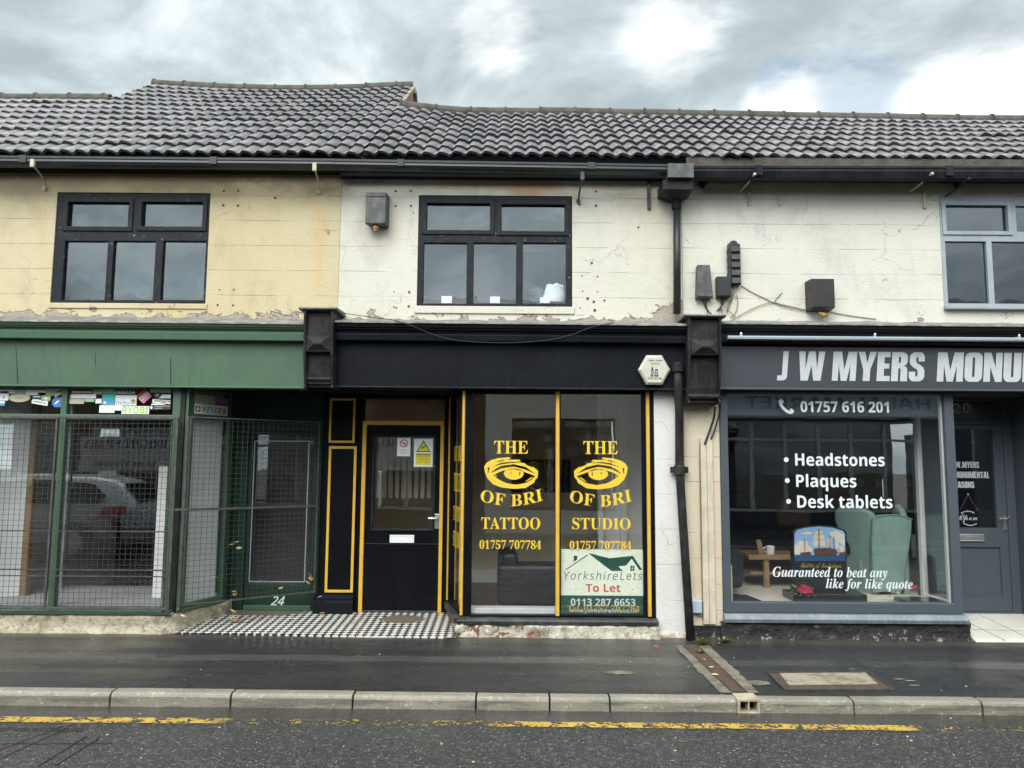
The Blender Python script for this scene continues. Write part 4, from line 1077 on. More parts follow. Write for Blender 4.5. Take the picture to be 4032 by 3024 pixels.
# display behind it
floorG = zsillG + .02
XRG0, XRG1 = Vector((xb, YG)), Vector((X(893, 2000, 7.98), 7.98))     # splayed return into the lobby
mb = MB(); mb.add([(XL, YG + .07, floorG), (xb - .01, YG + .07, floorG), (XRG1.x - .03, XRG1.y, floorG), (XRG1.x - .03, 8.6, floorG), (XL, 8.6, floorG)], [(0, 1, 2, 3, 4)])
mb.build('display_floor', m_['grey display floor'], h1, recalc=False)
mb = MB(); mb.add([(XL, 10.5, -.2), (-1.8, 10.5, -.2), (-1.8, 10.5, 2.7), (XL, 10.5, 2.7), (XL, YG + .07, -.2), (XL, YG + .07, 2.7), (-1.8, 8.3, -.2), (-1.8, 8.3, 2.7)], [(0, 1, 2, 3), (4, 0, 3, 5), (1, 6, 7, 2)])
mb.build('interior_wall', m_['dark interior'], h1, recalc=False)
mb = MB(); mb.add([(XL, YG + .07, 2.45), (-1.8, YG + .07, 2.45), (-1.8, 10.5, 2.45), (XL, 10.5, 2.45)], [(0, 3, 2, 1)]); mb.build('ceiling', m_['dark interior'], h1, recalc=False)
mb = MB(); mb.add([(XL, 8.6, -.0), (-1.8, 8.6, -.0), (-1.8, 10.5, 0), (XL, 10.5, 0)], [(0, 1, 2, 3)]); mb.build('interior_floor', m_['brown floor'], h1, recalc=False)
# pale partition boards and timber edge inside the display
pbx = X(90, 2000, 8.35)
fB, LB = seg_map((X(-260, 2000, 7.6), 7.6), (X(98, 2000, 7.95), 7.95))
mb = MB(); mb.plate(0, LB, floorG, 2.3, [], 0, .03, fB)
mb.build('display_board', m_['white interior'], h1)
mb = MB(); mb.box(X(100, 2000, 7.95) + .002, X(126, 2000, 7.95), 7.94, 8.01, floorG, 2.3); mb.build('board_post', m_['oak'], h1, bevel=.004)
mb = MB(); mb.box(X(612, 2100, 7.9), X(646, 2100, 7.9), 7.9, 7.93, floorG, Z(620, 1835, 7.9)); mb.build('display_board', m_['white interior'], h1)
# white strip of the shutter guide behind the mullion
mb = MB(); mb.box(X(240, 2000, 7.46), X(256, 2000, 7.46), 7.455, 7.48, floorG, 2.2); mb.build('upright', m_['white interior'], h1)
# corner post and return window to the lobby
mb = MB(); mb.box(xb + .002, xb + .045, YG - .005, YG + .075, zsillG - .03, zhead); mb.build('corner_post', m_['weathered black paint'], h1, bevel=.004)
mb = MB(); mb.box(xb + .047, xb + .075, YG + .01, YG + .08, zsillG - .03, zhead); mb.build('corner_post', m_['green paint'], h1, bevel=.004)
fR, LR = seg_map((xb + .075, YG + .085), (XRG1.x, XRG1.y))
zsR = zsillG + .0
mb = MB(); mb.plate(.0, LR, zsR, zhead, [(.035, LR - .02, zsR + .035, Z(800, 1655, 7.8)), (.035, LR - .02, Z(800, 1635, 7.8), zhead - .02)], 0, .05, fR)
rw = mb.build('return_window', m_['green paint'], h1, bevel=.003)
g = MB()
for a, b in ((zsR + .033, Z(800, 1655, 7.8) + .002), (Z(800, 1635, 7.8) - .002, zhead - .018)):
    g.plate(.033, LR - .018, a, b, [], .02, .026, fR)
g.build('pane', m_['shop glass'], rw)
mb = MB(); mb.plate(.03, LR - .01, floorG, Z(800, 1640, 7.8), [], .09, .11, fR); mb.build('white_panel', m_['white interior'], h1)
mb = MB(); mb.plate(.03, LR - .01, Z(800, 1638, 7.8), zhead - .01, [], .09, .11, fR); mb.build('pelmet_panel', m_['old paper'], h1)
mb = MB(); mb.plate(-.02, LR, zsR - .032, zsR - .002, [], -.03, .06, fR); mb.build('return_sill', m_['green paint'], h1, bevel=.004)
# plinths
random.seed(3)
def rough_plinth(name, house, pts, z1, mat, thick=.12, lump=.018, seed=0, zbot=-.2, f_end=None):
    """low wall along a plan polyline, hand plastered and lumpy"""
    mb = MB(); P_ = []
    for a, b in zip(pts, pts[1:]):
        a, b = Vector(a), Vector(b); n_ = max(2, int((b - a).length / .035))
        P_ += [a.lerp(b, i / n_) for i in range(n_)]
    P_.append(Vector(pts[-1])); nz = 12; n_ = len(P_)
    for i, q in enumerate(P_):
        t = (P_[min(i + 1, n_ - 1)] - P_[max(i - 1, 0)]).normalized(); nn = Vector((t.y, -t.x))
        for j in range(nz + 1):
            z = zbot + (z1 - zbot) * j / nz
            k = mnoise.noise(Vector((q.x * 7 + seed, q.y * 7, z * 9))) + .6 * mnoise.noise(Vector((q.x * 19 + seed, q.y * 19, z * 22)))
            o = lump * k + (.012 if z < pav_z(q.x, q.y) + .03 else 0)
            mb.v.append((q.x + nn.x * o, q.y + nn.y * o, z))
        mb.v.append((q.x - nn.x * thick, q.y - nn.y * thick, z1))
    m1 = nz + 2
    mb.f = [(i * m1 + j, (i + 1) * m1 + j, (i + 1) * m1 + j + 1, i * m1 + j + 1) for i in range(n_ - 1) for j in range(nz + 1)]
    return mb.build(name, m_[mat], house, smooth=True, recalc=False)
xpe = X(640, 2440, 7.31)
rough_plinth('plinth', h1, [(XL - .5, 7.31), (xpe, 7.31), (xpe + .10, 7.36), (XRG1.x + .03, XRG1.y), (XRG1.x + .03, 8.3)], zsillG - .036, 'crumbling plaster', seed=2)

# ------------------------------------------------------------------ tiled lobby shared by the two shop doors
YD = 8.17
mb = MB(); lz = lambda x, y: pav_z(x, y) + .012 + max(0, y - 7.3) * .03
lob = [(X(690, 2500, 7.33), 7.315), (X(1760, 2520, 7.28), 7.255), (-.50, 7.27), (-.68, 8.3), (XRG1.x, 8.3), (xb + .06, 7.36)]
mb.add([(x, y, lz(x, y)) for x, y in lob] + [(x, y, -.2) for x, y in lob], [(0, 1, 2, 3, 4, 5), (0, 6, 7, 1)])
kind(mb.build('tiled_floor', m_['chequer tiles'], None, origin=(0, 0, 0)), 'structure')
mb = MB(); mb.box(XRG1.x - .1, -.45, YW + .1, 8.35, 2.325, 2.34); mb.build('soffit', m_['soffit black'], h2)
mb = MB(); mb.box(XC1a, XB1 - .001, YFA + .012, YW + .12, zf1 - .02, zf1 + .6); mb.build('lintel', m_['soffit black'], h1)
# door 24
zdt = Z(1100, 1700, YD)
xj0, xj1 = X(868, 2000, YD), X(1262, 2000, YD)
dl = X(968, 2000, YD), X(1236, 2000, YD)
mb = MB(); mb.plate(xj0 - .12, xj1, lz(-2.4, YD) - .02, 2.324, [(dl[0], dl[1], lz(-2.4, YD) + .004, zdt)], YD, YD + .09)
fr = mb.build('door_frame', m_['shade and joint green'], h1, bevel=.006)
mb = MB(); 
mb.box(XRG1.x - .06, XRG1.x + .012, XRG1.y + .001, YD - .019, -.1, 2.324)
for a in (xj0 + .02, xj0 + .085): mb.box(a, a + .035, YD - .018, YD - .001, lz(-2.4, YD), 2.1)
mb.build('architrave', m_['shade and joint green'], fr, bevel=.005)
zgl = Z(1100, 2305, YD), zdt - .03
mb = MB(); mb.plate(dl[0] + .004, dl[1] - .004, lz(-2.4, YD) + .006, zdt - .004, [(dl[0] + .03, dl[1] - .03, zgl[0], zgl[1])], YD + .03, YD + .075)
d24 = mb.build('door', m_['shade and joint green'], h1, bevel=.004)
mb = MB(); mb.box(dl[0] + .028, dl[1] - .028, YD + .05, YD + .056, zgl[0] - .002, zgl[1] + .002); mb.build('pane', m_['dim glass'], d24)
mb = MB(); mb.box(dl[0] + .006, dl[1] - .006, YD + .012, YD + .029, Z(1100, 2410, YD), Z(1100, 2385, YD)); mb.build('weatherboard', m_['green paint'], d24, bevel=.004)
mb = MB(); bx = W(993, 1737, 1208, 2290, YD + .045)
for a in ((bx[0], bx[3], bx[1] + .045, bx[3]), (bx[0], bx[2], bx[1], bx[2])): mb.bar((a[0], YD + .043, a[1]), (a[2], YD + .043, a[3]), .010, .010)
for x in (bx[0], bx[1]): mb.bar((x, YD + .043, bx[2] - .004), (x, YD + .043, bx[3] - (.02 if x > -2.4 else -.004)), .010, .010)
mb.bar((bx[1], YD + .043, bx[3] - .022), (bx[1] + .045, YD + .043, bx[3] - .022), .010, .010)
mb.build('glass_tape', m_['aluminium'], d24)
fl = Flat(); zz = W(1066, 2347, 1122, 2384, YD + .028); fl.text('24', 'sans', zz, YD + .028, shear=.35, off=.02); fl.build('door_number', m_['white vinyl'], d24)
mb = MB(); mb.box(xj0, xj1, 8.6, 8.62, 0, 2.3); mb.build('inner_screen', m_['dark interior'], h1)

# ------------------------------------------------------------------ black shop: pilaster, door, windows
px0, px1 = X(1264, 2000, YD), X(1402, 2000, YD)
mb = MB(); mb.box(px0, px1, YD - .05, YD + .1, lz(-2, YD) - .02, 2.324); pil = mb.build('pilaster', m_['gloss black door'], h2, bevel=.006)
def yellow_frame(parent, l, t, r, b, Y, w_, name='yellow_moulding'):
    x0, x1, z0, z1 = W(l, t, r, b, Y); mb = MB(); mb.plate(x0, x1, z0, z1, [(x0 + w_, x1 - w_, z0 + w_, z1 - w_)], Y - .012, Y - .001)
    return mb.build(name, m_['yellow paint'], parent, bevel=.004)
yellow_frame(pil, 1297, 1568, 1399, 1744, YD - .05, .024)
yellow_frame(pil, 1287, 1757, 1398, 2333, YD - .05, .028)
mb = MB(); zb0, zb1 = lz(-2, 8.1) - .02, Z(1330, 2340, YD - .05)
mb.prismx([(YD - .105, zb0), (YD - .105, zb1 - .075), (YD - .085, zb1 - .06), (YD - .09, zb1 - .035), (YD - .07, zb1 - .028), (YD - .07, zb1 - .012), (YD - .051, zb1), (YD - .051, zb0)], px0 - .03, px1 + .012)
mb.build('pilaster_base', m_['blue black paint'], pil, bevel=.004)
fx0, fx1 = X(1421, 2040, YD), X(1744, 2040, YD); ix0, ix1 = X(1436, 2040, YD), X(1730, 2040, YD)
zth = Z(1590, 2422, YD); zft, zfi = Z(1590, 1657, YD), Z(1590, 1674, YD); ztt = Z(1590, 1570, YD)
mb = MB(); mb.box(px1 + .001, fx0 - .001, YD - .02, YD + .1, lz(-1.6, YD) - .02, 2.324); mb.box(fx1 + .001, -.66, YD - .0, YD + .1, lz(-.7, YD) - .02, 2.324)
mb.box(fx0 - .001, fx1 + .001, YD + .001, YD + .1, ztt, 2.324); mb.build('door_surround', m_['gloss black door'], h2)
mb = MB(); mb.plate(fx0, fx1, zth, zft, [(ix0, ix1, zth, zfi)], YD - .03, YD + .08); mb.box(ix0, ix1, YD - .045, YD + .05, zth - .045, zth - .012)
dfr = mb.build('door_frame', m_['yellow paint'], h2, bevel=.004)
mb = MB(); mb.box(fx0 + .01, fx1 - .01, YD + .04, YD + .046, zft + .002, ztt + .002); mb.build('fanlight', m_['shop glass'], h2)
gz0, gz1 = Z(1590, 2083, YD), Z(1590, 1722, YD); gx0_, gx1_ = X(1472, 1900, YD), X(1706, 1900, YD)
mb = MB(); mb.plate(ix0 + .004, ix1 - .004, zth + .004, zfi - .004, [(gx0_, gx1_, gz0, gz1)], YD + .002, YD + .05)
d22 = mb.build('door', m_['gloss black door'], h2, bevel=.004)
mb = MB(); mb.plate(gx0_ - .022, gx1_ + .022, gz0 - .022, gz1 + .022, [(gx0_, gx1_, gz0, gz1)], YD - .010, YD + .001)
zpl = Z(1590, 2142, YD); mb.box(ix0 + .006, ix1 - .006, YD - .006, YD + .001, zpl - .006, zpl + .006); mb.build('beading', m_['window black paint'], d22, bevel=.004)
mb = MB(); mb.box(ix0 + .005, ix1 - .005, YD - .018, YD + .001, zth + .006, Z(1590, 2404, YD)); mb.build('kick_plate', m_['grey sill'], d22, bevel=.003)
mb = MB(); mb.box(gx0_ - .003, gx1_ + .003, YD + .02, YD + .026, gz0 - .003, gz1 + .003); mb.build('pane', m_['shop glass'], d22)
x0, x1, z0, z1 = W(1535, 2106, 1631, 2137, YD)
mb = MB(); mb.plate(x0, x1, z0, z1, [(x0 + .016, x1 - .016, z0 + .018, z1 - .014)], YD - .012, YD); mb.box(x0 + .017, x1 - .017, YD - .008, YD - .001, z0 + .019, z1 - .015); mb.build('letterbox', m_['white plastic'], d22, bevel=.003)
x0, x1, z0, z1 = W(1712, 2024, 1729, 2081, YD)
mb = MB(); mb.box(x0, x1, YD - .010, YD + .001, z0, z1); zl = Z(1700, 2040, YD); mb.tube([(x1 - .02, YD - .009, zl), (x1 - .02, YD - .05, zl), (x0 + .0, YD - .055, zl), (X(1688, 2040, YD), YD - .05, zl)], .010, 8); mb.build('handle', m_['silver metal'], d22, bevel=.002)

# return window of the black shop
YT = 7.40
c0 = Vector((X(1835, 2000, YT) - .04, YT + .02)); c1 = Vector((X(1766, 2000, YD - .02), YD - .02))
fT, LT = seg_map(c1, c0)
zsT = Z(2050, 2427, YT)
mb = MB(); mb.plate(0, LT, zsT, zf2 - .012, [(.07, LT - .05, zsT + .02, zf2 - .06)], 0, .06, fT); rwt = mb.build('return_window', m_['gloss black door'], h2, bevel=.004)
mb = MB(); mb.plate(.015, .050, zsT + .02, zf2 - .03, [], -.014, -.001, fT); mb.build('yellow_moulding', m_['yellow paint'], rwt, bevel=.003)
mb = MB(); mb.plate(.068, LT - .048, zsT + .018, zf2 - .058, [], .03, .036, fT); mb.build('pane', m_['shop glass'], rwt)
for body, bx in (('TATTOO', (.14, .60, 1.02, 1.17)), ('STUDIO', (.14, .60, .76, .92)), ('THE EYE', (.14, .62, 1.32, 1.50)), ('OF BRI', (.14, .60, 1.62, 1.78))):
    fl = Flat(); fl.text(body, 'serif', bx, .028, fT); fl.build('window_lettering', m_['gold vinyl'], rwt)
mb = MB(); mb.plate(.12, .30, zsT + .05, 2.2, [], .10, .12, fT); mb.build('side_board', m_['white interior'], h2)

# main window of the black shop
wl, wr = X(1832, 2000, YT), X(2578, 2000, YT)
gA, gB = W(1859, 1551, 2188, 2421, YT), W(2208, 1551, 2532, 2421, YT)
zsill = Z(2100, 2428, YT); zhd = Z(2100, 1529, YT)
mb = MB(); mb.plate(wl - .035, wr, zsill, zf2 - .014, [gA, gB], YT, YT + .075); sw2 = mb.build('shop_window', m_['gloss black door'], h2, bevel=.006)
g = MB()
for q in (gA, gB): g.box(q[0] - .003, q[1] + .003, YT + .035, YT + .041, q[2] - .003, q[3] + .003)
g.build('pane', m_['shop glass'], sw2)
mb = MB()
for l, r in ((1815, 1828), (2187, 2204), (2546, 2562)):
    x0, x1 = X(l, 1990, YT), X(r, 1990, YT); zc0, zc1 = Z(2100, 2424, YT), Z(2100, 1541, YT)
    mb.prismz([(x0, YT - .001), (x0 + .006, YT - .018), (x1 - .006, YT - .018), (x1, YT - .001)], zc0, zc1)
mb.build('yellow_moulding', m_['yellow paint'], sw2, bevel=.003)
mb = MB(); zs0 = Z(2100, 2463, 7.32)
mb.prismx([(7.325, zs0), (7.318, zsill - .028), (7.33, zsill - .016), (YT + .03, zsill - .002), (YT + .03, zs0)], wl - .06, wr + .012)
mb.build('sill', m_['grey sill'], sw2, bevel=.004)
fS, LS = seg_map(c1, (wl - .062, 7.335))
mb = MB(); mb.plate(-.02, LS, zs0 + .01, zsT - .004, [], -.03, .08, fS); mb.build('return_sill', m_['grey sill'], h2, bevel=.004)
rough_plinth('plinth', h2, [(c1.x - .0, 8.25), (c1.x + .0, c1.y), (wl - .05, 7.36), (wl - .01, 7.335), (X(2060, 2500, 7.335), 7.335)], zs0 - .001, 'exposed brick', lump=.036, seed=6)
rough_plinth('plinth', h2, [(X(2050, 2500, 7.335), 7.333), (wr + .02, 7.333), (X(2592, 2500, 7.36), 7.36)], zs0 - .001, 'flaking plaster', lump=.02, seed=12)
# lumps of plaster still clinging at the corner
mb = MB()
for sx, sy, r in ((1818, 2474, .055), (1838, 2486, .04), (1826, 2504, .04), (1890, 2478, .05), (1912, 2492, .05), (1940, 2476, .045)):
    x, z = P(sx, sy, 7.33); mb.ball((x, 7.345, z), r, (1.3, .45, 1.0), 9)
mb.warp(lambda x, y, z: (x + .02 * mnoise.noise(Vector((x * 25, y * 25, z * 25))), y + .015 * mnoise.noise(Vector((x * 30, z * 30, 2))), z + .02 * mnoise.noise(Vector((z * 25, y * 25, x * 25)))))
mb.build('plaster_lump', m_['flaking plaster'], h2, smooth=True)
# white painted pier beside the window
pr0, pr1 = wr + .002, X(2694, 2000, 7.40)
mb = MB(); mb.box(pr0, pr1, YT + .002, YW + .14, -.2, zf2 - .012); mb.build('pier', m_['pier render'], h2, bevel=.012)
rough_plinth('pier_foot', h2, [(pr0 - .02, 7.388), (pr1, 7.388)], Z(2640, 2490, 7.39), 'flaking plaster', lump=.016, seed=30)
# room of the black shop
YB = 10.3
mb = MB(); zc = 2.62
W_ = [(-1.66, 8.28), (-1.66, YB), (1.62, YB), (1.62, YT + .08)]
for (a, b), (c, d) in zip(W_, W_[1:]): mb.add([(a, b, 0), (c, d, 0), (c, d, zc), (a, b, zc)], [(0, 1, 2, 3)])
mb.build('interior_wall', m_['beige wall'], h2, recalc=False)
F_ = [(-1.66, 8.28), (c1.x, 8.2), (wl - .02, YT + .05), (1.62, YT + .05), (1.62, YB), (-1.66, YB)]
mb = MB(); mb.add([(x, y, .05) for x, y in F_], [tuple(range(6))]); mb.build('interior_floor', m_['brown floor'], h2, recalc=False)
mb = MB(); mb.add([(x, y, zc) for x, y in F_], [tuple(range(6))[::-1]]); mb.build('ceiling', m_['ceiling white'], h2, recalc=False)
mb = MB(); mb.box(-1.6, 1.55, YB - .02, YB - .002, .05, .05 + .16); mb.box(-1.6, 1.55, YB - .035, YB - .021, .05, .17); mb.build('skirting', m_['white interior'], h2, bevel=.004)
mb = MB(); mb.box(1.02, 1.60, 9.2, 9.24, .05, 2.5); mb.box(1.02, 1.08, 9.1, 9.198, .05, 2.5); mb.box(1.28, 1.36, 9.1, 9.198, .05, 2.5); mb.build('inner_door', m_['white interior'], h2, bevel=.006)
mb = MB(); mb.box(gA[0] - .04, gA[1] + .02, YT + .076, YT + .22, gA[2] - .03, Z(2000, 2395, YT + .09)); mb.build('window_board', m_['white paint'], h2, bevel=.004)
mb = MB(); mb.box(-1.0, -.9, 8.6, YB - .05, 2.3, 2.5); mb.box(-1.6, 1.5, 9.6, 9.75, 2.44, 2.6); mb.build('ceiling_beam', m_['oak'], h2)
# ------------------------------------------------------------------ masons' shop, ground floor
YM = 7.40
zM0 = Z(3300, 2415, YM); zMh = zf3 - .026
ml, mr = X(2843, 2000, YM), X(3775, 2000, YM)
gl_, gr_ = X(2873, 2000, YM), X(3738, 2000, YM)
zg0, zg1 = Z(3300, 2374, YM), Z(3300, 1552, YM)
mb = MB(); mb.plate(ml, mr, zM0, zMh, [(gl_, gr_, zg0, zg1)], YM, YM + .08); swm = mb.build('shop_window', m_['grey blue paint'], h3, bevel=.006)
mb = MB(); mb.box(gl_ - .003, gr_ + .003, YM + .04, YM + .046, zg0 - .003, zg1 + .003); mb.build('pane', m_['shop glass'], swm)
mb = MB(); b1, b2 = Z(3300, 2438, 7.33), Z(3300, 2456, 7.33)
mb.prismx([(7.335, b2), (7.325, b1 - .006), (7.33, b1), (7.36, zM0 - .006), (YM + .03, zM0 - .002), (YM + .03, b2)], ml - .01, X(3819, 2440, 7.33)); mb.build('sill', m_['sill grey paint'], swm, bevel=.004)
mb = MB(); mb.box(gr_ - .018, gr_ + .022, YM + .048, YM + .085, zg0, zg1); mb.box(gl_ - .02, gl_ - .001, YM + .048, YM + .085, zg0, zg1 - .8); mb.build('inner_bead', m_['white paint'], swm)
rough_plinth('plinth', h3, [(X(2840, 2480, 7.37), 7.37), (mr + .03, 7.37), (mr + .05, 7.40), (mr + .06, 8.0)], b2 - .001, 'tarred plinth', lump=.022, seed=41)
# return window between display and door recess
YD3 = 8.02
fM, LM = seg_map((mr, YM + .085), (mr - .03, YD3))
mb = MB(); mb.plate(0, LM, zM0, zMh, [(.05, LM - .06, zg0, zg1)], 0, .05, fM); rwm = mb.build('return_window', m_['white paint'], h3, bevel=.005)
mb = MB(); mb.plate(.047, LM - .057, zg0 - .003, zg1 + .003, [], .02, .026, fM); mb.build('pane', m_['shop glass'], rwm)
# door 20
dx0, dx1 = mr - .06, X(3968, 2000, YD3)
zd0, zd1 = Z(3850, 2410, YD3), Z(3850, 1672, YD3)
gx0_, gx1_ = X(3752, 1900, YD3), X(3921, 1900, YD3); gz0, gz1 = Z(3840, 2079, YD3), Z(3840, 1690, YD3)
mb = MB(); mb.plate(dx0, dx1 + .09, zd0 - .04, zMh, [(dx0 + .02, dx1, zd0, zd1), (dx0 + .02, dx1, zd1 + .055, zMh - .02)], YD3, YD3 + .09); df3 = mb.build('door_frame', m_['grey blue paint'], h3, bevel=.006)
mb = MB(); mb.box(dx0 + .018, dx1 + .002, YD3 + .03, YD3 + .036, zd1 + .053, zMh - .018); fan = mb.build('fanlight', m_['shop glass'], h3)
fl = Flat(); fl.text('2', 'bold', W(3757, 1587, 3786, 1627, YD3), YD3 + .026); fl.text('0', 'bold', W(3797, 1586, 3824, 1625, YD3), YD3 + .026); fl.build('door_number', m_['silver lettering'], fan)
pz0, pz1 = Z(3840, 2349, YD3), Z(3840, 2155, YD3); pxa, pxb = X(3770, 2250, YD3), X(3946, 2250, YD3)
mb = MB(); mb.plate(dx0 + .024, dx1 - .004, zd0 + .004, zd1 - .004, [(gx0_, gx1_, gz0, gz1), (pxa, pxb, pz0, pz1)], YD3 + .012, YD3 + .055)
d20 = mb.build('door', m_['grey blue paint'], h3, bevel=.004)
mb = MB(); mb.box(pxa - .002, pxb + .002, YD3 + .03, YD3 + .045, pz0 - .002, pz1 + .002); mb.build('lower_panel', m_['grey blue paint'], d20)
mb = MB(); mb.box(gx0_ - .002, gx1_ + .002, YD3 + .03, YD3 + .036, gz0 - .002, gz1 + .002); mb.build('pane', m_['shop glass'], d20)
YQ = YD3 + .026
def impword(text, r, t, b):
    fl = Flat()
    z0, z1 = Z(3800, b, YQ), Z(3800, t, YQ); hh = z1 - z0; sx = .95
    wd = sum((IMP[c][0] * sx + .035) if c != ' ' else .2 * sx for c in text) * hh
    impact(fl, text, X(r, (t + b) / 2, YQ) - wd, z0, hh, YQ, sx=sx, slant=0); fl.build('door_lettering', m_['silver lettering'], d20)
impword('J.W.MYERS', 3856, 1818, 1842); impword('MONUMENTAL', 3896, 1857, 1882); impword('MASONS', 3837, 1896, 1921)
x0, x1, z0, z1 = W(3779, 2103, 3876, 2132, YD3)
mb = MB(); mb.plate(x0, x1, z0, z1, [(x0 + .012, x1 - .012, z0 + .012, z1 - .016)], YD3 - .004, YD3 + .012); mb.box(x0 + .013, x1 - .013, YD3 + .0, YD3 + .011, z0 + .013, z1 - .017); mb.build('letterbox', m_['silver metal'], d20, bevel=.003)
x0, x1, z0, z1 = W(3952, 2034, 3966, 2088, YD3)
mb = MB(); mb.box(x0, x1, YD3 + .002, YD3 + .012, z0, z1); zz = Z(3940, 2043, YD3); mb.tube([(x0 + .015, YD3 + .004, zz), (x0 + .015, YD3 - .035, zz), (X(3932, 2043, YD3), YD3 - .035, zz + .004), (X(3930, 2040, YD3), YD3 - .03, zz + .01)], .008, 8)
mb.tube([(x1 + .004, YD3 + .002, zz), (x1 + .004, YD3 - .03, zz + .03)], .006, 6); mb.build('handle', m_['silver metal'], d20, bevel=.002)
# recess sides, soffit, far pilaster and next shop's window edge at the right of the picture
rx = dx1 + .09
mb = MB(); mb.box(rx + .001, rx + .09, YM + .02, YD3 + .09, -.2, zMh); mb.box(rx + .092, rx + .16, YM - .01, YD3, -.2, zMh); mb.build('recess_side', m_['grey blue paint'], h3, bevel=.008)
mb = MB(); mb.box(mr, 8.5, YW + .1, YD3 + .2, zMh + .001, zMh + .02); mb.build('soffit', m_['grey blue paint'], h3)
mb = MB(); mb.box(rx + .165, 8.5, YM + .2, YM + .26, -.2, zMh); mb.build('front_panel', m_['grey blue paint'], h3)
# pale ramped doorstep
mb = MB(); zb_ = pav_z(4.5, 7.35)
mb.prismx([(7.36, -.2), (7.36, zb_ + .004), (7.40, zb_ + .018), (YD3 + .02, zd0 - .012), (YD3 + .02, -.2)], mr + .075, 6.2); st_ = mb.build('doorstep', m_['white doorstep'], h3, bevel=.004)
mb = MB()
for a, b in (((mr + .16, 7.62), (rx + .3, 7.56)), ((mr + .35, 7.37), (mr + .22, 8.0)), ((mr + .62, 7.37), (mr + .5, 8.0))):
    zf_ = lambda y: zb_ + .018 + (y - 7.40) / (YD3 + .02 - 7.40) * (zd0 - .012 - zb_ - .018)
    mb.bar((a[0], a[1], zf_(a[1])), (b[0], b[1], zf_(b[1])), .006, .004)
mb.build('crack', m_['concrete haunch'], st_)
# cream pier between downpipe and display window
cp0, cp1 = X(2696, 2000, 7.42), ml - .001
mb = MB(); mb.box(cp0, cp1, 7.42, YW + .137, Z(2760, 2466, 7.42), zMh + .25); mb.build('pier', m_['cream pier render'], h3, bevel=.01)
mb = MB(); mb.box(cp0, ml, 7.43, YW + .137, -.2, Z(2760, 2468, 7.42)); mb.build('pier_foot', m_['tarred plinth'], h3, bevel=.01)
mb = MB(); x0, x1, z0, z1 = W(2763, 1722, 2812, 2458, 7.40)
mb.box(x0, x0 + (x1 - x0) * .48, 7.385, 7.418, z0, z1); mb.box(x0 + (x1 - x0) * .5, x1, 7.392, 7.418, z0, z1); mb.build('cable_trunking', m_['cream conduit'], h3, bevel=.006)
# room
fz = zg0 - .035
def quadroom(name, pts, z0, z1, mat, house):
    mb = MB()
    for (a, b), (c, d) in zip(pts, pts[1:]): mb.add([(a, b, z0), (c, d, z0), (c, d, z1), (a, b, z1)], [(0, 1, 2, 3)])
    return mb.build(name, m_[mat], house, recalc=False)
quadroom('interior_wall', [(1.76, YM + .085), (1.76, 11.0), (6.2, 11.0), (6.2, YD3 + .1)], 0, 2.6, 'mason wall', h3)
FM = [(1.76, YM + .085), (mr - .03, YM + .085), (mr - .06, YD3 + .1), (6.2, YD3 + .1), (6.2, 11.0), (1.76, 11.0)]
mb = MB(); mb.add([(x, y, fz) for x, y in FM], [tuple(range(6))]); mb.build('interior_floor', m_['mason floor'], h3, recalc=False)
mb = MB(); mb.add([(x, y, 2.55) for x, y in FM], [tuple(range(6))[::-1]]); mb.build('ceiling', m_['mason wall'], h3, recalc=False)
mb = MB(); mb.add([(gl_ - .05, YM + .09, fz + .006), (X(3030, 2385, 7.5), YM + .09, fz + .006), (X(2940, 2330, 8.0), 8.0, fz + .006), (1.77, 8.3, fz + .006), (1.77, YM + .09, fz + .006)], [(0, 1, 2, 3, 4)])
tag(mb.build('floor_mat', m_['dark fabric'], None), 'black mat on the pale display floor in the left corner of the headstone window', 'mat')

# window lettering on the masons' glass, one part per line
YV = YM + .036
def line(parent, body, style, box, Y, mat, name='window_lettering', **k):
    fl = Flat(); fl.text(body, style, W(*box, Y), Y, **k); return fl.build(name, m_[mat], parent)
line(swm, '01757 616 201', 'bold', (3152, 1580, 3500, 1624), YV, 'white vinyl', off=.008)
for body, b, (sx, sy) in (('Headstones', (3131, 1784, 3483, 1835), (3096, 1810)), ('Plaques', (3135, 1867, 3372, 1934), (3100, 1892)), ('Desk tablets', (3139, 1949, 3514, 2001), (3105, 1974))):
    line(swm, body, 'bold', b, YV, 'white vinyl')
    fl = Flat(); x, z = P(sx, sy, YV); fl.poly([(x + .023 * math.cos(t * math.pi / 8), z + .023 * math.sin(t * math.pi / 8)) for t in range(16)], YV); fl.build('bullet', m_['white vinyl'], swm)
line(swm, 'Guaranteed to beat any', 'bolditalic', (3043, 2232, 3494, 2284), YV, 'white vinyl'); line(swm, 'like for like quote', 'bolditalic', (3252, 2279, 3594, 2328), YV, 'white vinyl')
# telephone handset symbol
ph = [(0, 8.6), (1.8, 10), (3.6, 8.0), (3.2, 7.2), (2.2, 7.6), (2.6, 5.8), (4.2, 3.8), (6.2, 2.4), (7.6, 2.2), (7.2, 3.2), (8.0, 3.8), (10, 2.0), (8.8, .3), (7.2, 0), (5.0, .8), (2.4, 3.0), (.7, 5.6)]
fl = Flat(); vs, fs = flat_fill([ph]); fl.shape(fit(vs, W(3066, 1570, 3127, 1630, YV)), fs, YV); fl.build('telephone_symbol', m_['white vinyl'], swm)

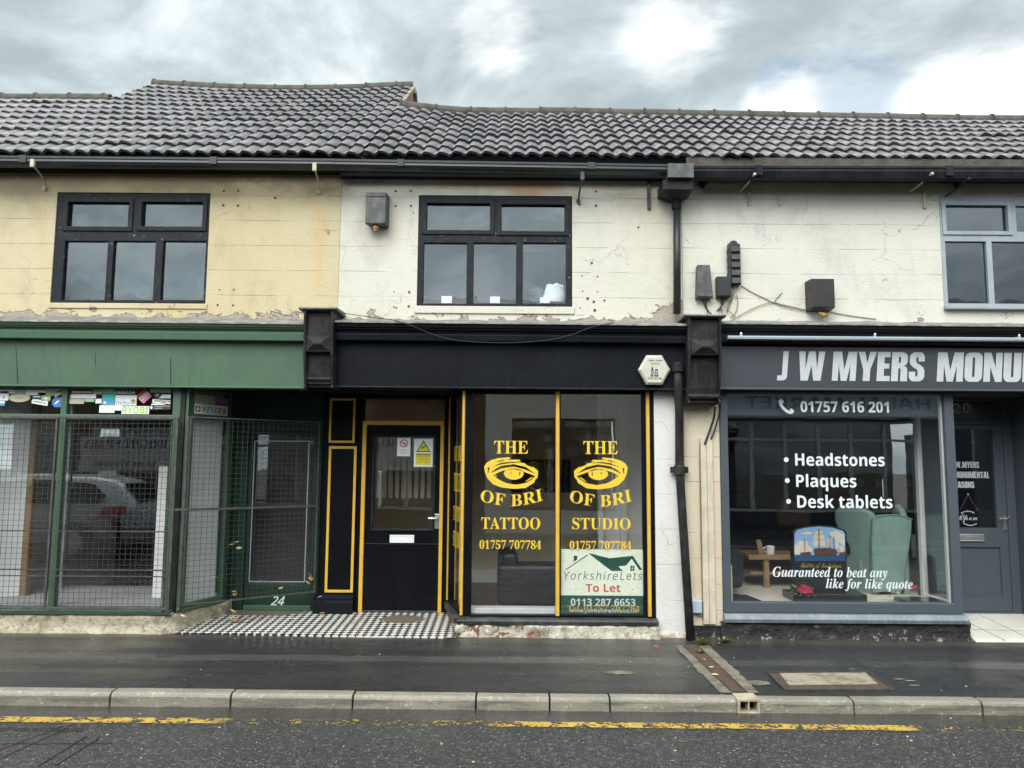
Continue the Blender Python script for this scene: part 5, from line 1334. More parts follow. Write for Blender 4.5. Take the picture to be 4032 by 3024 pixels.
# lettering and eye on the tattoo window
EYE_ = [[(275, 880), (300, 840), (350, 810), (420, 790), (530, 780), (545, 795), (500, 806), (640, 806), (650, 822), (600, 824), (700, 845), (712, 862), (740, 870), (775, 888), (770, 872), (830, 920), (825, 985), (800, 1010), (790, 1040), (700, 1095), (580, 1105), (450, 1090), (370, 1060), (310, 1000), (285, 940)],
        [(370, 970), (420, 938), (480, 916), (580, 902), (680, 928), (760, 957), (800, 972), (760, 1012), (700, 1045), (600, 1062), (500, 1045), (430, 1012)],
        [(335, 948), (395, 900), (455, 868), (580, 852), (700, 880), (800, 948), (690, 904), (580, 877), (455, 896)],
        [(395, 832), (470, 806), (490, 810), (440, 828)], [(360, 880), (450, 838), (560, 826), (650, 842), (560, 838), (455, 854)], [(312, 888), (332, 884), (322, 938), (312, 950)]]
IRIS = [[(580 + 102 * math.cos(t * math.pi / 14), 945 + (66 if math.sin(t * math.pi / 14) > 0 else 48) * math.sin(t * math.pi / 14)) for t in range(28)], [(545, 930), (555, 930), (555, 946), (545, 946)], [(632, 930), (648, 936), (645, 965), (632, 970), (640, 950)]]
LASH = [[(690, 1034), (765, 980), (774, 984), (740, 1014)], [(385, 972), (402, 964), (400, 984)]]
def tattoo_glass(shift, mirror, words, parent):
    Yt = YT + .031
    smile = lambda u, q: (u + .06 * (q - .5) * (u - .5) * -1.2, q * .66 + .34 * abs(2 * u - 1) ** 1.6 * (1.0 if u > .5 else .85))
    for (body, b, wp) in words: line(parent, body, 'serif', b, Yt, 'gold vinyl', warp=wp and smile)
    fl = Flat()
    for polys in (EYE_, IRIS, *[[q] for q in LASH]):
        pts = [[((1105 - x if mirror else x), 1900 - y) for x, y in p] for p in polys]
        vs, fs = flat_fill(pts)
        ex = W(*((1906, 1800, 2119, 1925) if not mirror else (2260, 1801, 2472, 1927)), Yt)
        out = [(ex[0] + (u - 275) / 555 * (ex[1] - ex[0]), ex[2] + (v - 795) / 325 * (ex[3] - ex[2])) for u, v in vs]
        fl.shape(out, fs, Yt)
    return fl.build('eye_emblem', m_['gold vinyl'], parent)
tattoo_glass(0, False, [('THE', (1946, 1736, 2079, 1786), False), ('OF BRI', (1893, 1922, 2135, 1995), True), ('TATTOO', (1895, 2037, 2127, 2084), False), ('01757 707784', (1888, 2127, 2131, 2162), False)], sw2)
tattoo_glass(0, True, [('THE', (2297, 1737, 2432, 1788), False), ('OF BRI', (2245, 1924, 2485, 1997), True), ('STUDIO', (2253, 2039, 2483, 2085), False), ('01757 707784', (2243, 2130, 2486, 2163), False)], sw2)
fl = Flat(); fl.text('Tel. 01757 707784', 'serif', W(2234, 2383, 2519, 2408, YT + .031), YT + .031); fl.build('window_lettering', m_['old gold'], sw2)

# ------------------------------------------------------------------ rainwater pipe with hopper
hp = MB()
x0, x1, z0, z1 = W(2607, 714, 2727, 752, 7.2); zb_ = Z(2667, 782, 7.3)
hp.add([(x0, 7.16, z1), (x1, 7.16, z1), (x1, YW - .01, z1), (x0, YW - .01, z1), (x0, 7.16, z0), (x1, 7.16, z0), (x1, YW - .01, z0), (x0, YW - .01, z0)], [(3, 2, 1, 0), (0, 1, 5, 4), (1, 2, 6, 5), (2, 3, 7, 6), (3, 0, 4, 7), (4, 5, 6, 7)])
cx = X(2664, 800, 7.37); a, b = cx - .045, cx + .045
hp.add([(x0 + .006, 7.168, z0), (x1 - .006, 7.168, z0), (x1 - .006, YW - .014, z0), (x0 + .006, YW - .014, z0), (a, 7.33, zb_), (b, 7.33, zb_), (b, YW - .02, zb_), (a, YW - .02, zb_)], [(0, 1, 5, 4), (1, 2, 6, 5), (2, 3, 7, 6), (3, 0, 4, 7), (4, 5, 6, 7)])
pipe_ = thing('downpipe', 'black rainwater downpipe with hopper head standing between the cream and white painted walls', 'drainpipe', (cx, 7.38, 0))
hp.build('hopper', m_['weathered black paint'], pipe_, bevel=.005)
mb = MB(); xo0, xo1, zo0, zo1 = W(2628, 648, 2729, 702, 7.13); mb.box(xo0, xo1, 7.10, 7.27, zo0, zo1); mb.box(xo0 + .05, xo1 - .03, 7.15, 7.26, z1 + .002, zo0 - .001); mb.build('gutter_outlet', m_['grey plastic'], pipe_, bevel=.006)
zc = Z(2665, 1235, 7.38)
mb = MB(); mb.tube([(X(2666, 800, 7.38), 7.385, zb_ + .02), (X(2666, 1200, 7.38), 7.385, zc)], .036, 14); mb.build('pipe', m_['dark gutter plastic'], pipe_, smooth=True)
lo = [(X(2664, 1240, 7.34), 7.36, zc), (X(2668, 1445, 7.27), 7.235, Z(2668, 1445, 7.235)), (X(2668, 1530, 7.27), 7.25, Z(2668, 1530, 7.25)), (X(2676, 1620, 7.33), 7.345, Z(2676, 1620, 7.34)), (X(2676, 1850, 7.34), 7.345, Z(2676, 1850, 7.34)), (X(2700, 2200, 7.32), 7.34, Z(2700, 2200, 7.32)), (X(2722, 2545, 7.28), 7.30, Z(2722, 2545, 7.28))]
lo[0] = (cx, 7.22, zl2 - .02); lo[1] = (X(2668, 1445, 7.235), 7.235, Z(2668, 1445, 7.235))
mb = MB(); mb.tube(lo[1:], .040, 14); mb.build('pipe', m_['weathered black paint'], pipe_, smooth=True)
for q, ear in ((lo[1], 0), (lo[4], 1)):
    mb = MB(); mb.lathe([(.043, -.05), (.054, -.045), (.054, .03), (.05, .04), (.043, .045)], tuple(q), 16)
    if ear: mb.box(q[0] - .085, q[0] + .085, q[1] + .0, q[1] + .02, q[2] - .03, q[2] + .03)
    mb.build('collar', m_['weathered black paint'], pipe_)
mb = MB(); zz = Z(2665, 805, 7.38); mb.lathe([(.038, -.05), (.046, -.045), (.046, .03), (.04, .035)], (cx, 7.385, zz), 16); mb.build('collar', m_['weathered black paint'], pipe_)
mb = MB(); 
for i in range(26):                                # flaked paint near the foot of the pipe
    t = random.random(); sy = 2360 + 130 * t + random.uniform(-20, 20); sx = 2708 + (sy - 2360) * .07 + random.uniform(-12, 12)
    x, z = P(sx, sy, 7.31); r = random.uniform(.004, .011); mb.ball((x, 7.302 + abs(x - X(2708 + (sy - 2360) * .07, sy, 7.31)) * .5, z), r, (1, .5, 1.2), 6)
kind(mb.build('paint_flake', m_['white paint'], pipe_), 'stuff')

# ------------------------------------------------------------------ fixtures on the walls (each can be lifted off)
def fixed(name, label, cat, parts, loc, group=None):
    t = thing(name, label, cat, loc, group)
    for nm, mb, mat, bv in parts: mb.build(nm, m_[mat], t, bevel=bv)
    return t
x0, x1, z0, z1 = W(1439, 757, 1521, 882, 7.33)
b_ = MB(); b_.add([(x0, 7.33, z0), (x1, 7.33, z0), (x1 + .012, YW - .003, z0), (x0 + .03, YW - .003, z0), (x0, 7.33, z1), (x1, 7.33, z1), (x1 + .012, YW - .003, z1), (x0 + .03, YW - .003, z1)], [(0, 3, 2, 1), (4, 5, 6, 7), (0, 1, 5, 4), (1, 2, 6, 5), (2, 3, 7, 6), (3, 0, 4, 7)])
f_ = MB(); f_.box(x0 + .006, x1 - .006, 7.322, 7.329, z1 - .045, z1 - .008); f_.box(x0 + .006, x1 - .006, 7.324, 7.329, z0 + .01, z1 - .05)
nz = MB(); nz.lathe([(.022, .0), (.030, -.008), (.032, -.03), (.022, -.045), (.024, -.055)], ((x0 + x1) / 2 - .005, 7.38, z0 - .001), 12)
fixed('alarm_box', 'weathered grey alarm box with yellow nozzle between the drain-stained yellow wall and black window', 'alarm box', [('case', b_, 'grey plastic', .006), ('lid', f_, 'grey plastic', .003), ('nozzle', nz, 'amber plastic', 0)], (x0, YW, z0))
# tapered sensor box, small box, terminal block, brown bell box
x0, x1, z0, z1 = W(2746, 1042, 2802, 1172, 7.36); w_ = x1 - x0
b_ = MB(); b_.prism([(x0 - .008, z0), (x1 + .012, z0), (x1 - .012, z1), (x0 + .006, z1)], 7.36, YW - .004)
l_ = MB(); l_.box(x0 - .004, x1 + .008, 7.35, 7.359, z0 + .012, z0 + .03)
c_ = MB(); c_.tube([(x0 + .06, 7.43, z0 - .001), (x0 + .09, 7.43, z0 - .07), (x0 + .12, 7.43, z0 - .12), (x0 + .15, 7.38, z0 - .17)], .006, 6); c_.tube([(x0 + .10, 7.43, z0 - .001), (x0 + .10, 7.435, z0 - .06), (x0 + .115, 7.43, z0 - .14)], .006, 6)
fixed('junction_box', 'tapered dark grey box on the white wall, nearest the drainpipe', 'junction box', [('case', b_, 'grey plastic', .006), ('lip', l_, 'grey plastic', .002), ('lead', c_, 'black cable', 0)], (x0, YW, z0))
x0, x1, z0, z1 = W(2824, 1088, 2879, 1168, 7.37)
b_ = MB(); b_.box(x0, x1, 7.37, YW - .004, z0, z1); l_ = MB(); l_.box(x0 + .006, x1 - .006, 7.362, 7.369, z0 + .008, z1 - .006)
c_ = MB()
for d in (0, .02, .045): c_.tube([(x0 + .05 + d, 7.43, z0 - .001), (x0 + .055 + d * .4, 7.435, z0 - .06), (x0 + .05 - d, 7.43, z0 - .13)], .005, 6)
fixed('junction_box', 'small square black box under the ridged terminal block', 'junction box', [('case', b_, 'dark plastic', .005), ('lid', l_, 'dark plastic', .003), ('lead', c_, 'black cable', 0)], (x0, YW, z0))
x0, x1, z0, z1 = W(2872, 957, 2919, 1120, 7.37)
b_ = MB(); b_.box(x0, x1, 7.39, YW - .004, z0, z1); xm = (x0 + x1) / 2; b_.lathe([(.04, 0), (.046, .02), (.04, .04)], (xm, 7.40, z1 - .004), 14, 'y')
l_ = MB()
for i in range(5):
    za = z0 + .012 + i * (z1 - z0 - .02) / 5; l_.prism([(x0 + .022, za), (x1 - .004, za), (x1 - .010, za + .05), (x0 + .028, za + .05)], 7.365, 7.389)
    l_.box(x0 - .012, x0 - .001, 7.40, 7.43, za, za + .035)
c_ = MB(); c_.tube([(xm, 7.42, z0 - .001), (xm - .01, 7.43, z0 - .05), (xm - .03, 7.435, z0 - .15), (xm - .08, 7.43, z0 - .26)], .008, 6)
fixed('terminal_block', 'tall black ridged cable terminal block on the white wall', 'terminal box', [('case', b_, 'dark plastic', .005), ('terminal', l_, 'grey plastic', .006), ('lead', c_, 'beige cable', 0)], (x0, YW, z0))
x0, x1, z0, z1 = W(3197, 1097, 3287, 1218, 7.30)
b_ = MB(); b_.add([(x0, 7.30, z0 + .02), (x1, 7.30, z0 + .02), (x1 + .006, YW - .004, z0), (x0 - .012, YW - .004, z0), (x0, 7.30, z1), (x1, 7.30, z1), (x1 + .006, YW - .004, z1), (x0 - .012, YW - .004, z1)], [(0, 3, 2, 1), (4, 5, 6, 7), (0, 1, 5, 4), (1, 2, 6, 5), (2, 3, 7, 6), (3, 0, 4, 7)])
v_ = MB()
for i in range(5): zz = z1 - .035 - i * .016; v_.bar((x0 - .003, 7.33, zz), (x0 - .008, 7.40, zz), .005)
n_ = MB(); xm = (x0 + x1) / 2; n_.tube([(xm - .03, 7.37, z0 - .02), (xm + .02, 7.36, z0 - .045), (xm + .055, 7.37, z0 - .04)], [.016, .026, .018], 10)
fixed('alarm_box', 'brown alarm box with amber lamp above the grey sign board', 'alarm box', [('case', b_, 'brown plastic', .005), ('vent', v_, 'dark plastic', 0), ('lamp', n_, 'amber plastic', .0)], (x0, YW, z0))
# hexagonal bell box on the black fascia
hx, hz = P(2577, 1456, 7.23); hw, hh = .152, .140
hexa = lambda s: [(hx - hw * s, hz), (hx - hw * .48 * s, hz - hh * s), (hx + hw * .48 * s, hz - hh * s), (hx + hw * s, hz), (hx + hw * .48 * s, hz + hh * s), (hx - hw * .48 * s, hz + hh * s)]
b_ = MB(); A, B = hexa(1), hexa(.86); b_.prism(A, 7.24, YFA - .002); k = len(b_.v)
b_.add([(x, 7.24, z) for x, z in A] + [(x, 7.222, z) for x, z in B], [(i, (i + 1) % 6, 6 + (i + 1) % 6, 6 + i) for i in range(6)] + [tuple(range(6, 12))])
bell = fixed('alarm_box', 'cream hexagonal alarm box with tower emblem on the black fascia', 'alarm box', [('case', b_, 'cream plastic', .003)], (hx, YFA, hz))
fl = Flat(); ye = 7.2195
fl.text('Abbey Alarm', 'serif', W(2553, 1415, 2608, 1424, ye), ye); fl.text('Systems', 'serif', W(2564, 1428, 2598, 1436, ye), ye); fl.text('01757 293 606', 'serif', W(2550, 1486, 2606, 1493, ye), ye)
def em(pts): fl.poly([P(2562 + a, 1482 - b, ye) for a, b in pts], ye)
em([(0, 0), (10, 0), (10, 5), (0, 5)]); em([(2, 6), (5, 6), (5, 24), (2, 24)]); em([(8, 6), (11, 6), (11, 24), (8, 24)]); em([(2, 25), (11, 25), (6.5, 42)]); em([(14, 0), (31, 0), (31, 5), (14, 5)]); em([(16, 6), (19, 6), (19, 22), (16, 22)]); em([(26, 6), (29, 6), (29, 22), (26, 22)]); em([(16, 23), (29, 23), (26, 29), (19, 29)]); em([(20, 11), (25, 11), (25, 15), (20, 15)])
fl.build('emblem', m_['dark lettering'], bell)
# pale blue meter box low on the cream pier
x0, x1, z0, z1 = W(2724, 2364, 2765, 2416, 7.37)
b_ = MB(); b_.box(x0, x1, 7.37, 7.418, z0, z1); l_ = MB(); l_.box(x0 + .005, x1 - .005, 7.363, 7.369, z0 + .006, z1 - .006)
c_ = MB(); c_.tube([(x0 + .05, 7.41, z0 - .001), (x0 + .07, 7.41, z0 - .035), (x0 + .105, 7.41, z0 - .03), (x0 + .125, 7.41, z0 + .03), (x0 + .128, 7.41, z0 + .3)], .005, 6)
fixed('socket_box', 'small pale blue box low on the cream pier beside the drainpipe', 'socket box', [('case', b_, 'pale blue plastic', .006), ('lid', l_, 'pale blue plastic', .003), ('lead', c_, 'beige cable', 0)], (x0, 7.42, z0))
# aluminium lamp trough over the grey sign
x0, zt_ = P(2864, 1322, 7.17); zb_ = Z(2864, 1338, 7.17)
b_ = MB(); b_.prismx([(7.15, zb_ + .006), (7.145, zt_ - .006), (7.16, zt_), (7.20, zt_ + .004), (7.20, zb_)], x0, 8.4)
a_ = MB()
for sx in (2917, 3443, 4010): xx = X(sx, 1318, 7.18); a_.box(xx - .012, xx + .012, 7.165, 7.26, zt_ + .001, zt_ + .018); a_.ball((xx, 7.17, zt_ + .022), .014, (1, 1, 1), 8)
fixed('sign_light', 'long pale aluminium sign light trough above the silver letters', 'sign light', [('trough', b_, 'aluminium', .004), ('arm', a_, 'silver metal', .002)], (x0, 7.2, zb_))

# loose cables
def cable(pts, r, mat, label, cat='cable'):
    sm = []
    V = [Vector(p) for p in pts]
    for i in range(len(V) - 1):                    # Catmull-Rom through the measured points
        p0, p1, p2, p3 = V[max(i - 1, 0)], V[i], V[i + 1], V[min(i + 2, len(V) - 1)]
        for t in (0, .2, .4, .6, .8): sm.append(.5 * ((2 * p1) + (-p0 + p2) * t + (2 * p0 - 5 * p1 + 4 * p2 - p3) * t * t + (-p0 + 3 * p1 - 3 * p2 + p3) * t ** 3))
    sm.append(V[-1]); mb = MB(); mb.tube(sm, r, 6)
    return tag(mb.build('cable', m_[mat], None, smooth=True), label, cat)
pw = lambda L, Y=YW - .012: [(*[P(a, b, Y)[0]], Y, P(a, b, Y)[1]) for a, b in L]
cable(pw([(2919, 1124), (2960, 1150), (3010, 1174), (3047, 1191), (3110, 1206), (3180, 1222)]), .004, 'beige cable', 'beige cable sagging from the terminal block to the brown alarm box')
cable(pw([(2880, 1262), (2905, 1246), (2952, 1220), (3000, 1200), (3047, 1190), (3100, 1208), (3190, 1228)], YW - .020), .0042, 'beige cable', 'beige cable rising from the cornice towards the brown alarm box')
cable(pw([(3270, 1228), (3330, 1240), (3400, 1250), (3450, 1256)]), .004, 'beige cable', 'thin cable trailing from the brown alarm box to the right')
cable(pw([(3050, 1188), (3062, 1170), (3080, 1152)]), .004, 'beige cable', 'short loose cable end sticking up on the white wall')
cable(pw([(2905, 1128), (2890, 1160), (2870, 1190), (2848, 1215), (2840, 1245)], YW - .03), .0042, 'beige cable', 'cable dropping from the terminal block to the black console bracket')
cable(pw([(2860, 1210), (2880, 1232), (2896, 1248)], YW - .03), .004, 'beige cable', 'short cable tail beside the second console bracket')
cable(pw([(2900, 1160), (2905, 1190), (2896, 1230), (2875, 1250)], YW - .02), .004, 'beige cable', 'looping cable tail under the small square box')
cable([(*[P(a, b, Y)[0]], Y, P(a, b, Y)[1]) for a, b, Y in ((1305, 1226, 7.2), (1400, 1240, 7.3), (1500, 1254, 7.2), (1560, 1262, 7.15), (1620, 1282, 7.14), (1700, 1315, 7.17), (1770, 1335, 7.18), (1850, 1345, 7.18), (2000, 1350, 7.19), (2150, 1340, 7.18), (2250, 1318, 7.18), (2330, 1288, 7.15), (2420, 1268, 7.15))], .0035, 'black cable', 'thin black cable draped across the black cornice')
cable([(*[P(a, b, Y)[0]], Y, P(a, b, Y)[1]) for a, b, Y in ((2815, 1600, 7.3), (2812, 1640, 7.33), (2800, 1680, 7.37), (2785, 1722, 7.38), (2775, 1750, 7.385))], .011, 'black cable', 'thick black cable looping from the console bracket to the cream trunking')
cable([(*[P(a, b, Y)[0]], Y, P(a, b, Y)[1]) for a, b, Y in ((2838, 1560, 7.3), (2834, 1620, 7.34), (2818, 1680, 7.38), (2800, 1730, 7.39))], .008, 'black cable', 'thinner black cable beside the looping one above the cream trunking')
cable([(*[P(a, b, Y)[0]], Y, P(a, b, Y)[1]) for a, b, Y in ((2755, 1740, 7.41), (2756, 1900, 7.412), (2762, 2200, 7.41), (2768, 2440, 7.41))], .005, 'beige cable', 'thin cable clipped down the cream pier beside the trunking')
# ------------------------------------------------------------------ security grilles on the green shop
YR = 7.27
gl0, gl1 = XL - .1, X(688, 2000, YR); gz0, gz1 = Z(350, 2400, YR), Z(350, 1640, YR)
def grille(name, label, cat, loc, f, L, z0, z1, step, bars, posts, frame_w=.022):
    t = thing(name, label, cat, loc)
    mb = MB()
    k = 1
    while k * step < L: mb.bar(f(k * step, .0, z0), f(k * step, .0, z1), .0028); k += 1
    k = 1
    while z0 + k * step < z1: mb.bar(f(0, -.0036, z0 + k * step), f(L, -.0032, z0 + k * step), .0028); k += 1
    mb.build('wire_mesh', m_['galvanised wire'], t)
    mb = MB()
    mb.plate(0, L, z0, z1, [(frame_w, L - frame_w, z0 + frame_w, z1 - frame_w)], -.018, .008, f)
    mb.build('frame', m_['rusty steel'], t, bevel=.003)
    mb = MB()
    for z, w_ in bars: mb.bar(f(frame_w, -.012, z), f(L - frame_w, -.012, z), w_)
    for u in posts: mb.bar(f(u, -.014, z0 + frame_w), f(u, -.014, z1 - frame_w), .018)
    mb.build('brace', m_['rusty steel'], t)
    return t
fG, LG = seg_map((gl0, YR), (gl1, YR))
grille('security_grille', 'rusty wire mesh grille caged over the wide green framed window', 'window grille', (gl0, YR, gz0), fG, LG, gz0, gz1, .0505,
       [(Z(350, 2091, YR), .009), (Z(350, 2243, YR), .010), (Z(350, 2268, YR), .009)], [X(199, 2100, YR) - gl0])
ga, gb = (X(730, 2007, 7.26), 7.26), (X(1248, 2000, 8.06), 8.06)
fH, LH = seg_map(ga, gb)
zA, zB = Z(718, 2386, 7.26), Z(738, 1640, 7.26)
gate = grille('security_gate', 'wire mesh gate folded back across the recessed green door', 'security gate', (ga[0], ga[1], zA), fH, LH, zA, zB, .0505, [(Z(735, 2007, 7.26), .022)], [], .012)
mb = MB(); mb.tube([fH(-.012, 0, zA - .03), fH(-.012, 0, zB)], .013, 8); mb.build('hinge_post', m_['rusty steel'], gate)
mb = MB(); mb.bar((xb - .03, YR + .01, gz0 - .02), (xb - .03, YR + .01, gz1), .012); mb.bar((xb - .03, 7.28, Z(735, 2007, 7.26)), (ga[0] + .02, 7.25, Z(735, 2007, 7.26)), .02); mb.build('latch', m_['rusty steel'], gate)

# ------------------------------------------------------------------ stickers on the transom glass
def sticker(rect, mat, label, shape='rect', Y=YG + .0285, text=None, tilt=0, f=None, extra=(), back=None):
    b = W(*rect, Y) if f is None else rect
    cx, cz = (b[0] + b[1]) / 2, (b[2] + b[3]) / 2
    ca, sa = math.cos(R_(tilt)), math.sin(R_(tilt))
    rot = lambda p: (cx + (p[0] - cx) * ca - (p[1] - cz) * sa, cz + (p[0] - cx) * sa + (p[1] - cz) * ca)
    if shape == 'oval': pts = [(cx + (b[1] - b[0]) / 2 * math.cos(t * math.pi / 14), cz + (b[3] - b[2]) / 2 * math.sin(t * math.pi / 14)) for t in range(28)]
    elif shape == 'oct':
        q = (b[3] - b[2]) * .28; pts = [(b[0] + q, b[2]), (b[1], b[2]), (b[1], b[3]), (b[0] + q, b[3]), (b[0], b[3] - q), (b[0], b[2] + q)]
    else: pts = [(b[0], b[2]), (b[1], b[2]), (b[1], b[3]), (b[0], b[3])]
    pts = [rot(p) for p in pts]
    mb = MB(); mb.prism(pts, Y, Y + .0012, f)
    o = tag(mb.build('sticker', m_[mat], None), label, 'sticker', 'stickers on the shop window glass')
    for i, (kd, arg, r, mt) in enumerate(extra):
        fl = Flat(); bb = (b[0] + (b[1] - b[0]) * r[0], b[0] + (b[1] - b[0]) * r[1], b[2] + (b[3] - b[2]) * r[2], b[2] + (b[3] - b[2]) * r[3])
        Yx = Y - .0008 - .0004 * i
        if kd == 'rect': ps = [(bb[0], bb[2]), (bb[1], bb[2]), (bb[1], bb[3]), (bb[0], bb[3])]; fl.poly([rot(p) for p in ps], Yx, f)
        elif kd == 'poly': fl.poly([rot((bb[0] + (bb[1] - bb[0]) * u, bb[2] + (bb[3] - bb[2]) * v)) for u, v in arg], Yx, f)
        elif kd == 'oval': fl.poly([rot(((bb[0] + bb[1]) / 2 + (bb[1] - bb[0]) / 2 * math.cos(t * math.pi / 12), (bb[2] + bb[3]) / 2 + (bb[3] - bb[2]) / 2 * math.sin(t * math.pi / 12))) for t in range(24)], Yx, f)
        else:
            vs, fs = flat_text(arg, kd); fl.shape([rot(p) for p in fit(vs, bb)], fs, Yx, f)
        fl.build('print' if kd in ('rect', 'poly', 'oval') else 'lettering', m_[mt], o)
    return o
full = (.06, .94, .15, .85)
sticker((0, 1541, 34, 1577), 'paper', 'white sticker with dark bird mark at the left edge of the transom', extra=[('poly', [(0, .4), (.5, .2), (.6, .9), (.7, .3), (1, .5), (.6, 0), (.3, .1)], (.3, .6, .2, .8), 'dark sticker')])
sticker((-20, 1578, 19, 1597), 'sky sticker', 'blue and white sticker below the bird one', extra=[('rect', 0, (0, 1, .5, .95), 'paper')])
sticker((34, 1549, 118, 1583), 'beige sticker', 'oval cream sticker with ringed border', 'oval', extra=[('oval', 0, (.06, .94, .1, .9), 'old paper'), ('oval', 0, (.09, .91, .15, .85), 'beige sticker'), ('italic', 'Garden', (.3, .7, .35, .65), 'grey lettering')])
sticker((103, 1535, 180, 1556), 'paper', 'plain pale sticker at the top of the left transom')
sticker((62, 1534, 102, 1548), 'mint sticker', 'small mint sticker above the oval one')
sticker((0, 1534, 60, 1549), 'paper', 'plain white strip at the top left of the transom')
sticker((182, 1532, 243, 1545), 'mint sticker', 'sage strip at the top of the first transom by the post')
sticker((366, 1534, 402, 1552), 'old paper', 'buff square at the top of the second transom')
sticker((590, 1533, 672, 1546), 'mint sticker', 'sage strip at the top of the second transom by the corner post')
sticker((452, 1596, 480, 1616), 'paper', 'small white tag left of the RYOBI sticker')
sticker((150, 1546, 214, 1557), 'old paper', 'narrow buff sticker left of the green post')
sticker((127, 1558, 163, 1572), 'dark sticker', 'small mauve grey sticker above the tilted white one', extra=[('rect', 0, (.1, .9, .55, .8), 'paper')])
sticker((163, 1558, 199, 1578), 'lime sticker', 'light green sticker with white ring', extra=[('rect', 0, (.05, .95, .15, .85), 'mint sticker'), ('oval', 0, (.3, .7, .25, .75), 'paper')])
sticker((125, 1574, 189, 1593), 'paper', 'tilted white sticker hanging below the mauve one', tilt=-9, extra=[('bold', 'TIMBERLINE', (.1, .9, .3, .6), 'dark sticker')])
sticker((205, 1565, 243, 1603), 'blue sticker', 'blue sticker with white flash beside the green post', 'oct', extra=[('poly', [(0, .1), (.5, .2), (1, .9), (.5, .8)], (.2, .8, .25, .75), 'paper')])
sticker((212, 1542, 243, 1558), 'beige sticker', 'slanted buff strip above the blue flash sticker', tilt=28)
sticker((280, 1537, 364, 1550), 'dark sticker', 'dark strip sticker with white line, top left of the second transom', extra=[('rect', 0, (.03, .97, .3, .7), 'paper')])
sticker((277, 1552, 378, 1568), 'paper', 'long white sticker right of the green post')
sticker((273, 1570, 331, 1590), 'old paper', 'pale grey green sticker under the long white one')
sticker((333, 1570, 372, 1582), 'mint sticker', 'small mint sticker under the long white one')
sticker((376, 1570, 400, 1588), 'paper', 'small square white sticker left of the teal one')
sticker((402, 1550, 452, 1595), 'sky sticker', 'teal and blue square sticker split on the diagonal', extra=[('poly', [(0, 1), (0, .62), (1, .40), (1, 1)], (0, 1, 0, 1), 'teal sticker'), ('oval', 0, (.12, .34, .1, .34), 'paper')])
sticker((391, 1596, 451, 1625), 'paper', 'white label with faint print below the teal square', extra=[('sans', 'customer help', (.12, .9, .5, .68), 'blue sticker')])
sticker((404, 1533, 447, 1548), 'mint sticker', 'sage sticker above the teal square')
sticker((449, 1536, 534, 1555), 'dark sticker', 'dark sticker with KAMASA in white', extra=[('bold', 'KAMASA', (.02, .98, .2, .85), 'paper')])
sticker((454, 1556, 538, 1596), 'paper', 'white sticker with blue capitals and round crest', extra=[('bold', 'TILITU', (.02, .66, .08, .36), 'blue sticker'), ('oval', 0, (.70, .98, .10, .62), 'beige sticker'), ('poly', [(.4, 0), (.6, 0), (.55, .6), (1, .7), (.5, 1), (0, .7), (.45, .6)], (.76, .92, .2, .55), 'dark sticker')])
sticker((545, 1538, 588, 1581), 'paper', 'tilted red and pink sticker with white HOLL band', tilt=45, extra=[('rect', 0, (0, 1, .66, 1), 'red sticker'), ('rect', 0, (0, 1, 0, .3), 'pink sticker'), ('bold', 'HOLL', (.08, .92, .35, .62), 'dark sticker')], Y=YG + .026)
sticker((479, 1599, 587, 1630), 'paper', 'white sticker with RYOBI in lime green capitals', extra=[('bold', 'RYOBI', (.03, .97, .06, .94), 'lime sticker')], Y=YG + .0265)
sticker((588, 1594, 672, 1613), 'dark sticker', 'dark strip with tiny white print above the grille', extra=[('sans', 'workshop', (.25, .95, .55, .85), 'paper'), ('sans', 'supplies', (.25, .6, .15, .45), 'paper'), ('poly', [(0, .5), (.5, 0), (1, .5), (.5, 1)], (.04, .16, .1, .9), 'paper')], tilt=2)
sticker((600, 1570, 672, 1588), 'paper', 'white sticker with heavy black stripes', extra=[('rect', 0, (0, 1, .78, 1), 'dark sticker'), ('bold', 'HERMAN', (.1, 1, .28, .68), 'dark sticker')], tilt=-4)
sticker((626, 1553, 672, 1568), 'paper', 'small white sticker by the right hand post')
sticker((604, 1545, 636, 1566), 'dark sticker', 'round dark sticker with pale centre', 'oval', extra=[('oval', 0, (.3, .7, .3, .7), 'mint sticker')])
sticker((596, 1587, 650, 1596), 'paper', 'thin slanted white strip beside the HOLL sticker', tilt=6)
wb = (.035, .60, Z(800, 1632, 7.6), Z(800, 1590, 7.6))
sticker((.042, LR - .03, Z(800, 1634, 7.6), Z(800, 1590, 7.6)), 'paper', 'white WENGER sticker with red cross badge in the side transom', Y=.0175, f=fR,
        extra=[('bolditalic', 'WENGER', (.24, .95, .22, .78), 'dark sticker'), ('rect', 0, (.05, .19, .25, .75), 'red sticker'), ('rect', 0, (.10, .14, .32, .68), 'paper'), ('rect', 0, (.07, .17, .45, .55), 'paper')])
sticker((.05, .33, Z(800, 1588, 7.6), Z(800, 1556, 7.6)), 'old paper', 'buff torn sticker above the WENGER one', Y=.0175, f=fR)
sticker((.34, LR - .03, Z(800, 1590, 7.6), Z(800, 1558, 7.6)), 'blue sticker', 'blue sticker with red foot in the side transom', Y=.0175, f=fR, extra=[('rect', 0, (0, .9, 0, .42), 'red sticker')])

